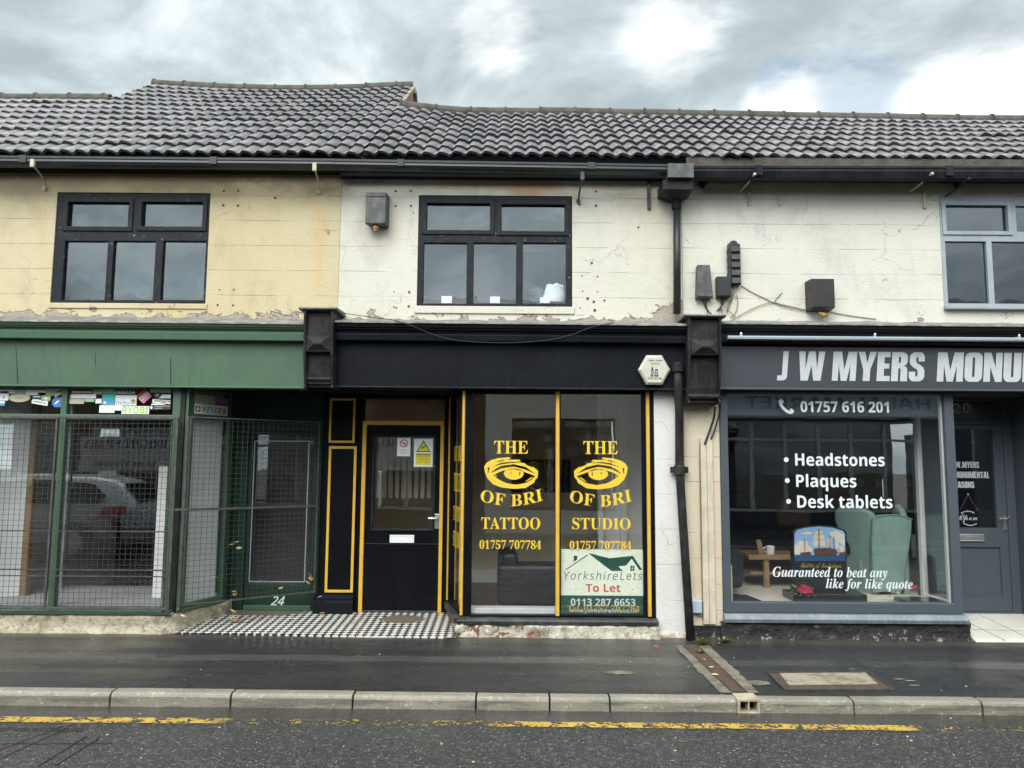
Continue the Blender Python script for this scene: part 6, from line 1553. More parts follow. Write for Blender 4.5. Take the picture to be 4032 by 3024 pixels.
# ------------------------------------------------------------------ signs on the black shop's glass
def panel(name, label, cat, rect, Y, mat, th=.003):
    b = W(*rect, Y); mb = MB(); mb.box(b[0], b[1], Y, Y + th, b[2], b[3])
    return tag(mb.build(name, m_[mat], None), label, cat), b
YS = YD + .014
s_, b = panel('warning_sign', 'white and yellow camera warning sign with black edged triangle on the black door', 'sign', (1630, 1728, 1704, 1838), YS, 'paper')
def sub(b, r): return (b[0] + (b[1] - b[0]) * r[0], b[0] + (b[1] - b[0]) * r[1], b[2] + (b[3] - b[2]) * r[2], b[2] + (b[3] - b[2]) * r[3])
def inb(b, pts): return [(b[0] + (b[1] - b[0]) * u, b[2] + (b[3] - b[2]) * v) for u, v in pts]
fl = Flat(); fl.poly(inb(b, [(.12, .53), (.88, .53), (.5, .96)]), YS - .001); fl.poly(inb(b, [(.38, .64), (.62, .72), (.62, .76), (.38, .68)]), YS - .003)
fl.text('WARNING', 'bold', sub(b, (.14, .86, .41, .46)), YS - .003); fl.text('Images are being monitored', 'sans', sub(b, (.14, .86, .33, .37)), YS - .003); fl.text('and recorded', 'sans', sub(b, (.25, .75, .24, .28)), YS - .003); fl.text('for your safety', 'sans', sub(b, (.2, .8, .15, .19)), YS - .003); fl.build('lettering', m_['dark lettering'], s_)
fl = Flat(); fl.poly(inb(b, [(.20, .56), (.80, .56), (.5, .90)]), YS - .002); fl.rect(sub(b, (.10, .90, .07, .49)), YS - .001); fl.build('yellow_panel', m_['sign yellow'], s_)
s_, b = panel('no_smoking_sign', 'small white no smoking sign with red ring on the black door', 'sign', (1564, 1722, 1616, 1796), YS, 'paper')
fl = Flat(); c_, r_ = ((b[0] + b[1]) / 2, b[2] + (b[3] - b[2]) * .68), (b[1] - b[0]) * .30
ring = lambda r: [(c_[0] + r * math.cos(t * math.pi / 16), c_[1] + r * math.sin(t * math.pi / 16)) for t in range(32)]
vs, fs = flat_fill([ring(r_), ring(r_ * .78)]); fl.shape(vs, fs, YS - .001); fl.poly([(c_[0] - r_ * .7, c_[1] + r_ * .5), (c_[0] + r_ * .5, c_[1] - r_ * .7), (c_[0] + r_ * .65, c_[1] - r_ * .55), (c_[0] - r_ * .55, c_[1] + r_ * .65)], YS - .0015); fl.build('ring', m_['red sticker'], s_)
fl = Flat(); fl.rect((c_[0] - r_ * .5, c_[0] + r_ * .5, c_[1] - r_ * .1, c_[1] + r_ * .08), YS - .0008); fl.text('It is against the law', 'sans', sub(b, (.1, .9, .28, .35)), YS - .001); fl.text('to smoke in these', 'sans', sub(b, (.1, .9, .18, .24)), YS - .001); fl.text('premises', 'sans', sub(b, (.25, .75, .08, .14)), YS - .001); fl.build('lettering', m_['dark lettering'], s_)
# letting board inside the right hand pane
YO = YT + .046
s_, b = panel('to_let_board', 'cream and green To Let board with house roof logo in the tattoo window', 'letting board', (2209, 2163, 2534, 2418), YO, 'cream board', .006)
q = lambda u, v: P(1800 + u / 2.602, 2000 + v / 2.602, YO)
fl = Flat(); y1 = YO - .001
fl.rect((b[0], b[1], b[2], Z(2370, 2345, YO)), y1)
for pts in ([(1340, 460), (1560, 515), (1800, 490), (1895, 632), (1868, 636), (1788, 520), (1730, 590), (1650, 597), (1698, 645), (1580, 645)], [(1195, 490), (1230, 488), (1230, 528), (1195, 552)],
            [(1774, 592), (1793, 592), (1793, 616), (1774, 616)], [(1797, 592), (1816, 592), (1816, 616), (1797, 616)], [(1774, 620), (1793, 620), (1793, 645), (1774, 645)], [(1797, 620), (1816, 620), (1816, 645), (1797, 645)]):
    vs, fs = flat_fill([[q(*p) for p in pts]]); fl.shape(vs, fs, y1)
fl.build('green_print', m_['board green'], s_)
fl = Flat(); fl.poly([q(*p) for p in [(1100, 636), (1118, 636), (1340, 487), (1330, 478)]][::-1], y1); fl.text('YorkshireLets', 'sans', W(2221, 2249, 2530, 2283, YO), y1, shear=.2, spacing=1.25); fl.build('grey_lettering', m_['grey lettering'], s_)
fl = Flat(); fl.text('To Let', 'bold', W(2307, 2300, 2443, 2331, YO), y1); fl.build('red_lettering', m_['red lettering'], s_)
fl = Flat(); fl.text('0113 287 6653', 'bold', W(2247, 2357, 2502, 2386, YO), y1 - .001); fl.text('www.yorkshirelets.co.uk', 'bold', W(2240, 2396, 2512, 2416, YO), y1 - .001); fl.build('white_lettering', m_['white vinyl'], s_)
mb = MB()
for u, v in ((1218, 828), (1795, 835)): x, z = q(u, v); mb.lathe([(.007, 0), (.005, -.003)], (x, y1, z), 10, 'y')
mb.build('screw', m_['silver metal'], s_)
# hanging Open plaque on the masons' door
YP = YD3 + .045
s_, b = panel('open_sign', 'black Open plaque on a string behind the grey door glass', 'sign', (3755, 2008, 3916, 2078), YP + .01, 'gloss black door', .008)
fl = Flat(); fl.text('Open', 'script', W(3779, 2026, 3850, 2058, YP), YP + .008)
for (sx, sy), d in (((3813, 2013), 1), ((3823, 2069), -1)):
    for i in range(14):
        t = (i - 6.5) / 6.5; x, z = P(sx + 24 * t, sy + d * 7 * t * t, YP); r = .006 if i % 3 else .010
        fl.poly([(x + r * math.cos(k), z + r * .7 * math.sin(k)) for k in (0, 1.05, 2.1, 3.14, 4.2, 5.2)], YP + .008 - .0003 * (i % 2))
fl.build('lettering', m_['white vinyl'], s_)
mb = MB(); hook = P(3812, 1947, YP)
for sx in (3782, 3848): x, z = P(sx, 2006, YP); mb.tube([(hook[0], YP, hook[1]), (x, YP + .005, z)], .002, 5)
mb.ball((hook[0], YP, hook[1]), .010, (1, .5, 1), 8); mb.build('string', m_['silver metal'], s_)

# ------------------------------------------------------------------ things inside the windows
def soft(mb, name, mat, parent=None, lv=2, **k):
    o = mb.build(name, m_[mat], parent, smooth=True, **k)
    s = o.modifiers.new('round', 'SUBSURF'); s.levels = lv; s.render_levels = lv
    return o
def pillow(mb, x0, x1, y0, y1, z0, z1, r=.25):     # box with pulled-in edges, for subdivision
    xs = [x0, x0 + (x1 - x0) * .12, x1 - (x1 - x0) * .12, x1]
    mb.box(x0, x1, y0, y1, z0, z1); return mb
# black leather armchair in the tattoo window
ax0, ax1 = X(1957, 2250, 8.3), X(1957, 2250, 8.3) + .98; az = .05
ch = thing('leather_armchair', 'black leather armchair seen from behind through the gold lettered window', 'armchair', ((ax0 + ax1) / 2, 8.6, az))
zt_ = Z(2100, 2222, 8.3)
mb = MB(); mb.box(ax0 + .0, ax1, 8.28, 8.52, az + .06, zt_); o = mb.build('backrest', m_['black leather'], ch, bevel=.055, seg=4, smooth=True)
mb = MB(); mb.box(ax0 + .05, ax0 + .22, 8.34, 8.56, zt_ - .05, Z(2000, 2174, 8.4)); mb.build('headrest', m_['black leather'], ch, bevel=.05, seg=4, smooth=True)
for a in (ax0 + .0, ax1 - .2): mb = MB(); mb.box(a, a + .2, 8.53, 9.2, az + .06, az + .58); mb.build('armrest', m_['black leather'], ch, bevel=.05, seg=4, smooth=True)
mb = MB(); mb.box(ax0 + .205, ax1 - .205, 8.53, 9.2, az + .1, az + .42); mb.build('seat', m_['black leather'], ch, bevel=.05, seg=4, smooth=True)
for a in (ax0 + .08, ax1 - .08):
    for c in (8.36, 9.1): mb = MB(); mb.lathe([(.025, 0), (.03, .06)], (a, c, az), 10); mb.build('leg', m_['black leather'], ch)
# black framed picture and small white thermostat on the back wall
pf = thing('framed_picture', 'wide black framed dark picture on the studio back wall', 'picture', (0, YB, 1))
b = W(1950, 1808, 2246, 1938, YB - .03); mb = MB(); mb.plate(b[0], b[1], b[2], b[3], [(b[0] + .06, b[1] - .06, b[2] + .06, b[3] - .06)], YB - .045, YB - .005); mb.build('frame', m_['gloss black door'], pf, bevel=.006)
mb = MB(); mb.box(b[0] + .058, b[1] - .058, YB - .02, YB - .008, b[2] + .058, b[3] - .058); mb.build('print', m_['dark interior'], pf)
s_, b = panel('notice', 'small white notice on the studio back wall above the picture', 'notice', (2233, 1760, 2277, 1794), YB - .014, 'paper', .01)
# vertical blind slats behind the black door
bl = thing('vertical_blind', 'grey vertical slat blind hanging behind the black door glass', 'blind', (-1.2, 8.75, 1))
for i in range(9):
    xx = X(1480, 1900, 8.75) + .072 * i; zz = (Z(1590, 1962, 8.75), Z(1590, 1700, 8.75))
    mb = MB(); a = .5 + .3 * math.sin(i * 1.7); mb.add([(xx, 8.75, zz[0]), (xx + .045, 8.75 + .03 * a, zz[0]), (xx + .045, 8.75 + .03 * a, zz[1]), (xx, 8.75, zz[1])], [(0, 1, 2, 3)])
    mb.prismz([(xx, 8.752), (xx + .045, 8.752 + .03 * a), (xx + .045, 8.754 + .03 * a), (xx, 8.754)], zz[0], zz[1]); mb.build('slat', m_['old paper'], bl)
# upper middle window: notes on the glass, bucket and carrier bag on the sill
for r, lb in (((1738, 1166, 1779, 1193), 'white note stuck in the left lower pane of the upstairs middle window'), ((1930, 1168, 1968, 1193), 'white note stuck in the centre lower pane of the upstairs middle window')):
    panel('paper_note', lb, 'note', r, YF + .045, 'paper')
panel('paper_note', 'white card leaning low in the right lower pane beside the carrier bag', 'note', (2126, 1171, 2164, 1193), YF + .05, 'paper')
x, z = P(2118, 1193, 7.70); mb = MB(); mb.lathe([(.075, 0), (.09, .16), (.096, .165), (.09, .17), (.08, .165), (.07, .03)], (x, 7.72, z - .02), 18)
tag(mb.build('bucket', m_['grey plastic'], None, smooth=False), 'grey bucket beside the white carrier bag upstairs', 'bucket')
mb = MB(); x0, x1, z0, z1 = W(2132, 1106, 2226, 1196, 7.60); n_ = 12
for j in range(9):
    t = j / 8; wv = (x1 - x0) / 2 * (1 - .28 * t ** 2)
    for i in range(n_):
        a = 2 * math.pi * i / n_; k = 1 + .16 * mnoise.noise(Vector((i * 1.3, j * .9, 2)))
        mb.v.append(((x0 + x1) / 2 + .02 * t + wv * math.cos(a) * k, 7.62 + .07 * math.sin(a) * k, z0 + (z1 - z0) * t * (.86 + .16 * math.sin(i * 2.2) * t)))
for j in range(8):
    for i in range(n_): mb.f.append((j * n_ + i, j * n_ + (i + 1) % n_, (j + 1) * n_ + (i + 1) % n_, (j + 1) * n_ + i))
mb.f.append(tuple(range(n_))[::-1]); mb.f.append(tuple(8 * n_ + i for i in range(n_)))
o = tag(mb.build('carrier_bag', m_['plastic bag'], None, smooth=True), 'crumpled white plastic carrier bag standing in the upstairs middle window', 'plastic bag')
o.modifiers.new('round', 'SUBSURF').render_levels = 2
mb = MB()
# sage wingback armchair, back to the window
YC = 8.05
wc = thing('wingback_armchair', 'sage green wingback armchair with its back to the masons window', 'armchair', (X(3500, 2250, YC), YC + .3, fz))
def pc(sx, sy, Y=YC): return P(sx, sy, Y)
outl = [(3437, 2042), (3470, 2030), (3520, 2027), (3560, 2033), (3592, 2046), (3590, 2100), (3582, 2160), (3572, 2210), (3565, 2240), (3560, 2325), (3440, 2335), (3436, 2240), (3434, 2140)]
pts = [pc(*p) for p in outl]
mb = MB(); mb.prism(pts, YC, YC + .14); o = mb.build('backrest', m_['sage fabric'], wc, bevel=.014, seg=3, smooth=True)
fl_ = MB(); fl_.tube([(x, YC - .002, z) for x, z in pts[:5]], .008, 6); fl_.tube([(pts[0][0], YC - .004, pts[0][1]), (pts[12][0], YC - .004, pts[12][1]), (pts[10][0], YC - .004, pts[10][1])], .006, 6); fl_.build('piping', m_['sage fabric'], o)
# wings sweep forward (away from the window) from both edges of the back
def wing(x_in, x_out, flip):
    prof = [(0, 1.00), (.10, 1.04), (.24, 1.08), (.36, 1.06), (.42, .98), (.42, .88), (.37, .78), (.29, .68), (.25, .60), (.26, .54), (.33, .49), (.44, .47), (.58, .46), (.62, .41), (.60, .10), (0, .10)]
    mb = MB(); n_ = len(prof); lean = lambda y, z: (x_in + (x_out - x_in) * (y / .42))
    vs = []
    for off in (0, .07):
        for y, z in prof: vs.append((lean(y, z) + flip * -off, YC + .05 + y, fz - .17 + z))
    mb.add(vs, [tuple(range(n_)), tuple(range(2 * n_ - 1, n_ - 1, -1))] + [(i, (i + 1) % n_, (i + 1) % n_ + n_, i + n_) for i in range(n_)])
    return mb.build('wing', m_['sage fabric'], wc, bevel=.025, seg=3, smooth=True)
wing(pts[12][0] + .01, pts[12][0] - .19, -1); wing(pts[5][0] - .01, pts[5][0] + .10, 1)
mb = MB(); mb.box(pts[10][0] - .06, pts[9][0] + .06, YC + .15, YC + .62, fz + .12, fz + .36); mb.build('seat', m_['sage fabric'], wc, bevel=.04, seg=3, smooth=True)
for a in (pts[10][0] + .02, pts[9][0] - .02):
    for c in (YC + .06, YC + .56): mb = MB(); mb.lathe([(.018, 0), (.025, .06), (.028, .14)], (a, c, fz), 8); mb.build('leg', m_['oak'], wc)
# headstone with painted ship
YH = 7.80
hs = thing('headstone', 'polished black headstone with colour ship picture and gold script', 'headstone', (X(3228, 2200, YH), YH, fz))
hp_ = [(3122, 2336), (3122, 2095), (3135, 2082), (3170, 2073), (3225, 2068), (3280, 2073), (3322, 2084), (3334, 2096), (3336, 2336)]
pts = [P(*p, YH) for p in hp_]; zb_ = fz + .075
pts[0] = (pts[0][0], zb_); pts[-1] = (pts[-1][0], zb_)
mb = MB(); mb.prism(pts[::-1], YH, YH + .075); st = mb.build('slab', m_['polished granite'], hs, bevel=.005)
mb = MB(); mb.box(pts[0][0] - .05, pts[-1][0] + .13, YH - .15, YH + .16, fz + .001, zb_ - .001); mb.build('plinth', m_['polished granite'], hs, bevel=.006)
yp = YH - .0015
def pic(name, polys, mat, dy=0):
    fl = Flat()
    for p in polys: vs, fs = flat_fill([[P(*q, YH) for q in p]]); fl.shape(vs, fs, yp - dy)
    return fl.build(name, m_[mat], st)
pic('sky', [[(3128, 2186), (3128, 2100), (3140, 2086), (3172, 2078), (3225, 2073), (3278, 2078), (3318, 2089), (3327, 2100), (3328, 2186)]], 'sky blue picture')
pic('sea', [[(3128, 2209), (3128, 2187), (3328, 2187), (3329, 2209)]], 'sea picture')
pic('cloud', [[(3128, 2150), (3150, 2128), (3175, 2140), (3200, 2165), (3190, 2180), (3128, 2182)], [(3262, 2100), (3290, 2088), (3325, 2104), (3326, 2150), (3300, 2135), (3280, 2118)], [(3150, 2100), (3180, 2092), (3205, 2098), (3190, 2106)]], 'cloud picture', .0006)
pic('sail', [[(3210, 2090), (3232, 2088), (3240, 2103), (3206, 2104)], [(3204, 2106), (3240, 2105), (3248, 2124), (3202, 2124)], [(3201, 2127), (3248, 2126), (3252, 2150), (3204, 2150)], [(3156, 2130), (3176, 2127), (3182, 2144), (3160, 2150)], [(3150, 2150), (3184, 2146), (3188, 2168), (3152, 2172)], [(3258, 2120), (3272, 2118), (3274, 2150), (3262, 2152)], [(3286, 2128), (3300, 2126), (3304, 2156), (3288, 2158)], [(3306, 2152), (3322, 2148), (3324, 2172), (3308, 2174)]], 'sail picture', .0012)
pic('hull', [[(3202, 2160), (3256, 2156), (3290, 2162), (3300, 2176), (3292, 2186), (3206, 2186)], [(3150, 2176), (3188, 2172), (3196, 2180), (3188, 2187), (3152, 2187)], [(3302, 2176), (3327, 2172), (3327, 2187), (3304, 2187)], [(3222, 2082), (3226, 2082), (3227, 2160), (3223, 2160)], [(3266, 2106), (3269, 2106), (3269, 2160), (3266, 2160)], [(3282, 2112), (3285, 2112), (3285, 2162), (3282, 2162)], [(3167, 2118), (3170, 2118), (3170, 2172), (3167, 2172)]], 'hull picture', .0018)
fl = Flat(); fl.text('Battle of Trafalgar', 'script', W(3152, 2217, 3312, 2243, YH), yp); fl.build('gold_lettering', m_['old gold'], st)
# flower sprays
def spray(name, label, c, r, n_, petal, seed):
    random.seed(seed); t = thing(name, label, 'flowers', c)
    mb = MB()
    for i in range(n_):
        a, e = random.uniform(0, 6.28), random.uniform(.1, 1.5); d = Vector((math.cos(a) * math.cos(e), math.sin(a) * math.cos(e), math.sin(e) * .8))
        p = Vector(c) + d * r * random.uniform(.55, 1.0); s = r * random.uniform(.28, .42)
        u = d.cross(Vector((.3, .2, .9))).normalized(); v = d.cross(u)
        mb.add([p - u * s, p - v * s * .7 + d * s * .3, p + u * s, p + v * s * .7 + d * s * .3, p + d * s * .1], [(0, 1, 4), (1, 2, 4), (2, 3, 4), (3, 0, 4)])
    mb.build('petals', m_[petal], t, recalc=False)
    for nm, mt, k in (('leaf', 'leaf green', 22), ('leaf', 'pale leaf', 16)):
        mb = MB()
        for i in range(k):
            a = random.uniform(0, 6.28); d = Vector((math.cos(a), math.sin(a), random.uniform(-.25, .5))).normalized(); p = Vector(c) + d * r * random.uniform(.8, 1.3); L = r * random.uniform(.35, .7)
            v = d.cross(Vector((0, 0, 1))).normalized() * L * .3
            mb.add([p, p + d * L * .5 + v, p + d * L, p + d * L * .5 - v], [(0, 1, 2, 3)])
        mb.build(nm, m_[mt], t, recalc=False)
    return t
x, z = P(3172, 2338, 7.58); spray('flower_spray', 'crimson flower spray lying in front of the headstone plinth', (x, 7.60, fz + .10), .085, 90, 'rose petal', 5)
x, z = P(3600, 2312, 7.9); spray('flower_spray', 'small red flower behind the word quote, right of the armchair', (x, 7.9, fz + .10), .04, 40, 'rose petal', 9)
x, z = P(3525, 2340, 7.65); spray('flower_spray', 'pale dried flower spray in front of the sage armchair', (x, 7.65, fz + .07), .06, 30, 'pale leaf', 11)
# oak side table with mug and photo stand, dark sofa, tan cushion, granite samples
TB = thing('side_table', 'oak side table with a shelf, left of the headstone', 'table', (X(3040, 2250, 8.6), 8.6, fz))
tx0, tx1, tz = X(2932, 2185, 8.6), X(3240, 2185, 8.6), Z(3050, 2186, 8.45)
mb = MB(); mb.box(tx0, tx1, 8.45, 8.95, tz - .05, tz); mb.build('tabletop', m_['oak'], TB, bevel=.006)
for a in (tx0 + .17, tx1 - .06, tx0 + .02, tx1 - .1):
    for c in (8.47,) if a in (tx0 + .17, tx1 - .06) else (8.88,): mb = MB(); mb.box(a, a + .055, c, c + .055, fz, tz - .051); mb.build('leg', m_['oak'], TB, bevel=.003)
mb = MB(); mb.box(tx0 + .03, tx1 - .03, 8.5, 8.9, fz + .14, fz + .165); mb.build('shelf', m_['oak'], TB, bevel=.003)
x, z = P(3039, 2165, 8.5); mb = MB(); mb.lathe([(.042, 0), (.046, .09), (.042, .09), (.038, .012)], (x, 8.55, tz), 16); mb.tube([(x - .045, 8.55, tz + .02), (x - .075, 8.55, tz + .035), (x - .072, 8.55, tz + .065), (x - .045, 8.55, tz + .075)], .007, 6); tag(mb.build('mug', m_['white plastic'], None), 'white mug standing on the oak side table', 'mug')
x, z = P(2998, 2170, 8.5); mb = MB(); mb.prism([(x - .02, tz), (x + .05, tz), (x + .0, tz + .16), (x - .05, tz + .15)], 8.52, 8.54); tag(mb.build('photo_stand', m_['tan cushion'], None, bevel=.003), 'small brown photo stand leaning on the oak side table', 'photo frame')
sf = thing('sofa', 'dark blue sofa in the gloom behind the headstone', 'sofa', (2.9, 10, fz))
mb = MB(); mb.box(2.6, 4.3, 9.9, 10.6, fz + .1, fz + .5); mb.build('seat', m_['dark fabric'], sf, bevel=.06, seg=3)
mb = MB(); mb.box(2.6, 4.3, 10.35, 10.65, fz + .501, fz + .98); mb.build('backrest', m_['dark fabric'], sf, bevel=.08, seg=3)
for a in (2.35, 4.31): mb = MB(); mb.box(a, a + .24, 9.9, 10.65, fz + .1, fz + .68); mb.build('armrest', m_['dark fabric'], sf, bevel=.06, seg=3)
x, z = P(3140, 2080, 10.1); mb = MB(); mb.box(x - .22, x + .22, 10.16, 10.30, fz + .52, fz + .86); tag(mb.build('cushion', m_['tan cushion'], None, bevel=.06, seg=4), 'tan cushion propped on the dark blue sofa', 'cushion')
ac = thing('armchair', 'dark armchair in the left corner of the masons window', 'armchair', (X(2895, 2250, 8.1), 8.1, fz))
x0 = X(2872, 2200, 8.0); mb = MB(); mb.box(x0 - .25, x0 + .15, 8.0, 8.6, fz + .06, fz + .46); mb.build('seat', m_['dark fabric'], ac, bevel=.06, seg=3)
mb = MB(); mb.box(x0 - .25, x0 + .12, 8.45, 8.65, fz + .461, fz + .86); mb.build('backrest', m_['dark fabric'], ac, bevel=.07, seg=3)
x0, z0 = P(3655, 2330, 7.9); mb = MB(); mb.prism([(x0, fz + .05), (x0 + .075, fz + .05), (x0 + .07, fz + .40), (x0 + .02, fz + .44), (x0 - .0, fz + .43)], 7.86, 7.90); tag(mb.build('granite_sample', m_['polished granite'], None, bevel=.006), 'dark upright granite sample against the return window', 'stone sample')
mb = MB(); x0 = X(3575, 2355, 7.62); mb.box(x0 - .06, mr - .10, 7.50, 7.78, fz + .001, fz + .035); tag(mb.build('granite_slab', m_['polished granite'], None, bevel=.005), 'flat polished granite slab on the display floor at the right', 'stone slab')
s_, b = panel('price_card', 'narrow beige card leaning at the left edge of the masons window', 'card', (2874, 2225, 2884, 2370), YM + .09, 'beige sticker', .004)
s_, b = panel('leaflet', 'pale leaflet standing in the gloom right of the sage armchair', 'leaflet', (3590, 2105, 3618, 2195), 8.55, 'old paper', .006)
for i, (l, t, r, b_) in enumerate(((3376, 1884, 3402, 1916), (3448, 1888, 3474, 1918), (3560, 1885, 3587, 1916))):
    panel('picture_card', ('pale picture card on the back wall behind the word Plaques', 'pale picture card on the back wall beside the bead chain', 'pale picture card on the back wall above the sage armchair')[i], 'picture', (l, t, r, b_), 10.97, 'old paper', .01)
mb = MB(); x, z = P(3478, 1958, 7.6)
for i in range(22): mb.ball((x, 7.6, P(3478, 1888 + i * 3.2, 7.6)[1]), .0045, (1, 1, 1), 6)
tag(mb.build('blind_chain', m_['white vinyl'], None), 'white bead blind chain hanging above the last letters of tablets', 'chain')
mb = MB(); mb.box(gl_ - .04, gr_ + .02, YM + .10, YM + .16, Z(3300, 1640, YM + .1), 2.34); tag(mb.build('roller_blind', m_['grey blue paint'], None, bevel=.01), 'grey rolled blind cassette across the top of the masons window', 'blind')
# ------------------------------------------------------------------ things let into or lying on the pavement
def gp(sx, sy): x, y = GR(sx, sy, pav_z); return x, y, pav_z(x, y) + und(x, y)
A0, A1 = gp(2690, 2545), gp(2742, 2540); B0, B1 = gp(2884, 2729), gp(2942, 2729)
lift = lambda p, d: (p[0], p[1], p[2] + d)
dr = thing('drain_channel', 'rusty iron drain channel running from the drainpipe to the kerb', 'drain', (A0[0], A0[1], A0[2]))
def strip(name, a0, a1, b0, b1, d, mat, ragged=0, seed=0, parent=dr, d2=None):
    mb = MB(); n_ = 24; vs = []
    for i in range(n_ + 1):
        t = i / n_; p, q = Vector(a0).lerp(Vector(b0), t), Vector(a1).lerp(Vector(b1), t)
        r1, r2 = ragged * mnoise.noise(Vector((t * 9, seed, 0))), ragged * mnoise.noise(Vector((t * 9, seed, 7)))
        for pt, r in ((p, -abs(r1)), (q, abs(r2))): vs.append((pt.x + r, pt.y, pav_z(pt.x + r, pt.y) + und(pt.x + r, pt.y) * min(1, max(0, (pt.y - YK1) * 6)) + d))
    mb.add(vs, [(2 * i, 2 * i + 1, 2 * i + 3, 2 * i + 2) for i in range(n_)])
    return mb.build(name, m_[mat], parent, recalc=False)
off = lambda p, dx: (p[0] + dx, p[1], p[2])
strip('concrete_bed', off(A0, -.07), off(A1, .10), off(B0, -.085), off(B1, .085), .004, 'concrete haunch', .05, 3)
strip('iron_cover', off(A0, .005), off(A1, -.005), off(B0, .012), off(B1, -.012), .010, 'rust iron')
mb = MB()
for u in (.02, .98):
    p, q = Vector(A0).lerp(Vector(A1), u), Vector(B0).lerp(Vector(B1), u); mb.bar(lift(p, .008), lift(q, .008), .010, .012)
mb.build('edge_rail', m_['rust iron'], dr)
# twin mouthed outlet set in the kerb face
ox0, ox1 = GR(2888, 2735, pav_z)[0] - .004, GR(2970, 2735, pav_z)[0] + .004; oz = pav_z((ox0 + ox1) / 2, YK0) + .006
mb = MB(); w_ = (ox1 - ox0); mb.plate(ox0, ox1, -.17, oz, [(ox0 + .020, ox0 + w_ / 2 - .005, -.132, oz - .020), (ox0 + w_ / 2 + .005, ox1 - .020, -.132, oz - .020)], YK0 - .012, YK1 + .03)
mb.build('outlet', m_['outlet concrete'], dr, bevel=.006)
mb = MB(); mb.box(ox0 + .02, ox1 - .02, YK1 - .02, YK1 + .02, -.128, oz - .03); mb.build('outlet_throat', m_['soffit black'], dr)
# inspection cover
C = [GR(sx, sy, pav_z) for sx, sy in ((3024, 2652), (3414, 2648), (3524, 2719), (3091, 2720))]
I_ = [GR(sx, sy, pav_z) for sx, sy in ((3069, 2656), (3407, 2654), (3458, 2700), (3107, 2704))]
ic = thing('inspection_cover', 'rectangular concrete filled inspection cover with rusty frame near the kerb', 'manhole cover', (C[0][0], C[0][1], 0))
zq = lambda p, d: (p[0], p[1], pav_z(*p) + und(*p) + d)
mb = MB(); mb.add([zq(p, .004) for p in C] + [zq(p, .010) for p in I_], [(3, 2, 6, 7), (2, 1, 5, 6), (1, 0, 4, 5), (0, 3, 7, 4)]); mb.build('iron_frame', m_['rust iron'], ic)
mb = MB(); 
for d in (.012,): mb.add([zq(p, d) for p in I_], [(3, 2, 1, 0)])
mb.build('concrete_infill', m_['concrete pale'], ic)
mb = MB()
for a, b in zip(C, C[1:] + C[:1]): mb.bar(zq(a, .008), zq(b, .008), .012, .012)
mb.build('frame_edge', m_['rusty steel'], ic)
# cement splashes, red paint mark
def splash(name, label, sx, sy, rx, ry, mat, seed, n_=22, cat='stain'):
    c = gp(sx, sy); mb = MB(); vs = [lift(c, .0045)]
    for i in range(n_):
        a = 2 * math.pi * i / n_; k = 1 + .55 * mnoise.noise(Vector((math.cos(a) * 2.2 + seed, math.sin(a) * 2.2, seed)))
        x, y = c[0] + rx * k * math.cos(a), c[1] + ry * k * math.sin(a); vs.append((x, y, pav_z(x, y) + und(x, y) + .0045))
    mb.add(vs, [(0, 1 + i, 1 + (i + 1) % n_) for i in range(n_)])
    return tag(mb.build(name, m_[mat], None, recalc=False), label, cat)
splash('cement_splash', 'pale cement splash on the asphalt in front of the To Let board', 2440, 2650, .10, .05, 'concrete haunch', 4)
splash('cement_splash', 'grey cement smear between the drain channel and inspection cover', 2985, 2690, .10, .06, 'concrete haunch', 9)
splash('paint_mark', 'red spray paint dab on the asphalt below the white pier', 2583, 2548, .016, .045, 'red sticker', 2, cat='paint mark')
for i, (sx, sy, lb) in enumerate(((3540, 2675, 'first'), (3600, 2700, 'second'), (3585, 2682, 'third'))): splash('paint_mark', f'{("faint white spray dab nearest the inspection cover", "lowest faint white spray dab right of the inspection cover", "upper right faint white spray dab past the inspection cover")[i]}', sx, sy, .04, .012, 'concrete pale', 20 + i, cat='paint mark')
# specks of grit and gum nobody could count
random.seed(21); mb = MB()
for i in range(110):
    if random.random() < .55: x, y = random.uniform(-5, 5), random.uniform(5.8, 7.25); z = pav_z(x, y) + und(x, y)
    else: x, y = random.uniform(-5, 5), random.uniform(4.4, 5.6); z = road_z(x, y) + und(x, y) * .5
    r = random.choice((.002, .003, .003, .004, .006)); a = random.uniform(0, 3)
    mb.ball((x, y, z + r * .3), r, (1 + .8 * abs(math.cos(a)), 1 + .8 * abs(math.sin(a)), .5), 6)
kind(mb.build('litter', m_['old paper'], None, origin=(0, 0, 0)), 'stuff')
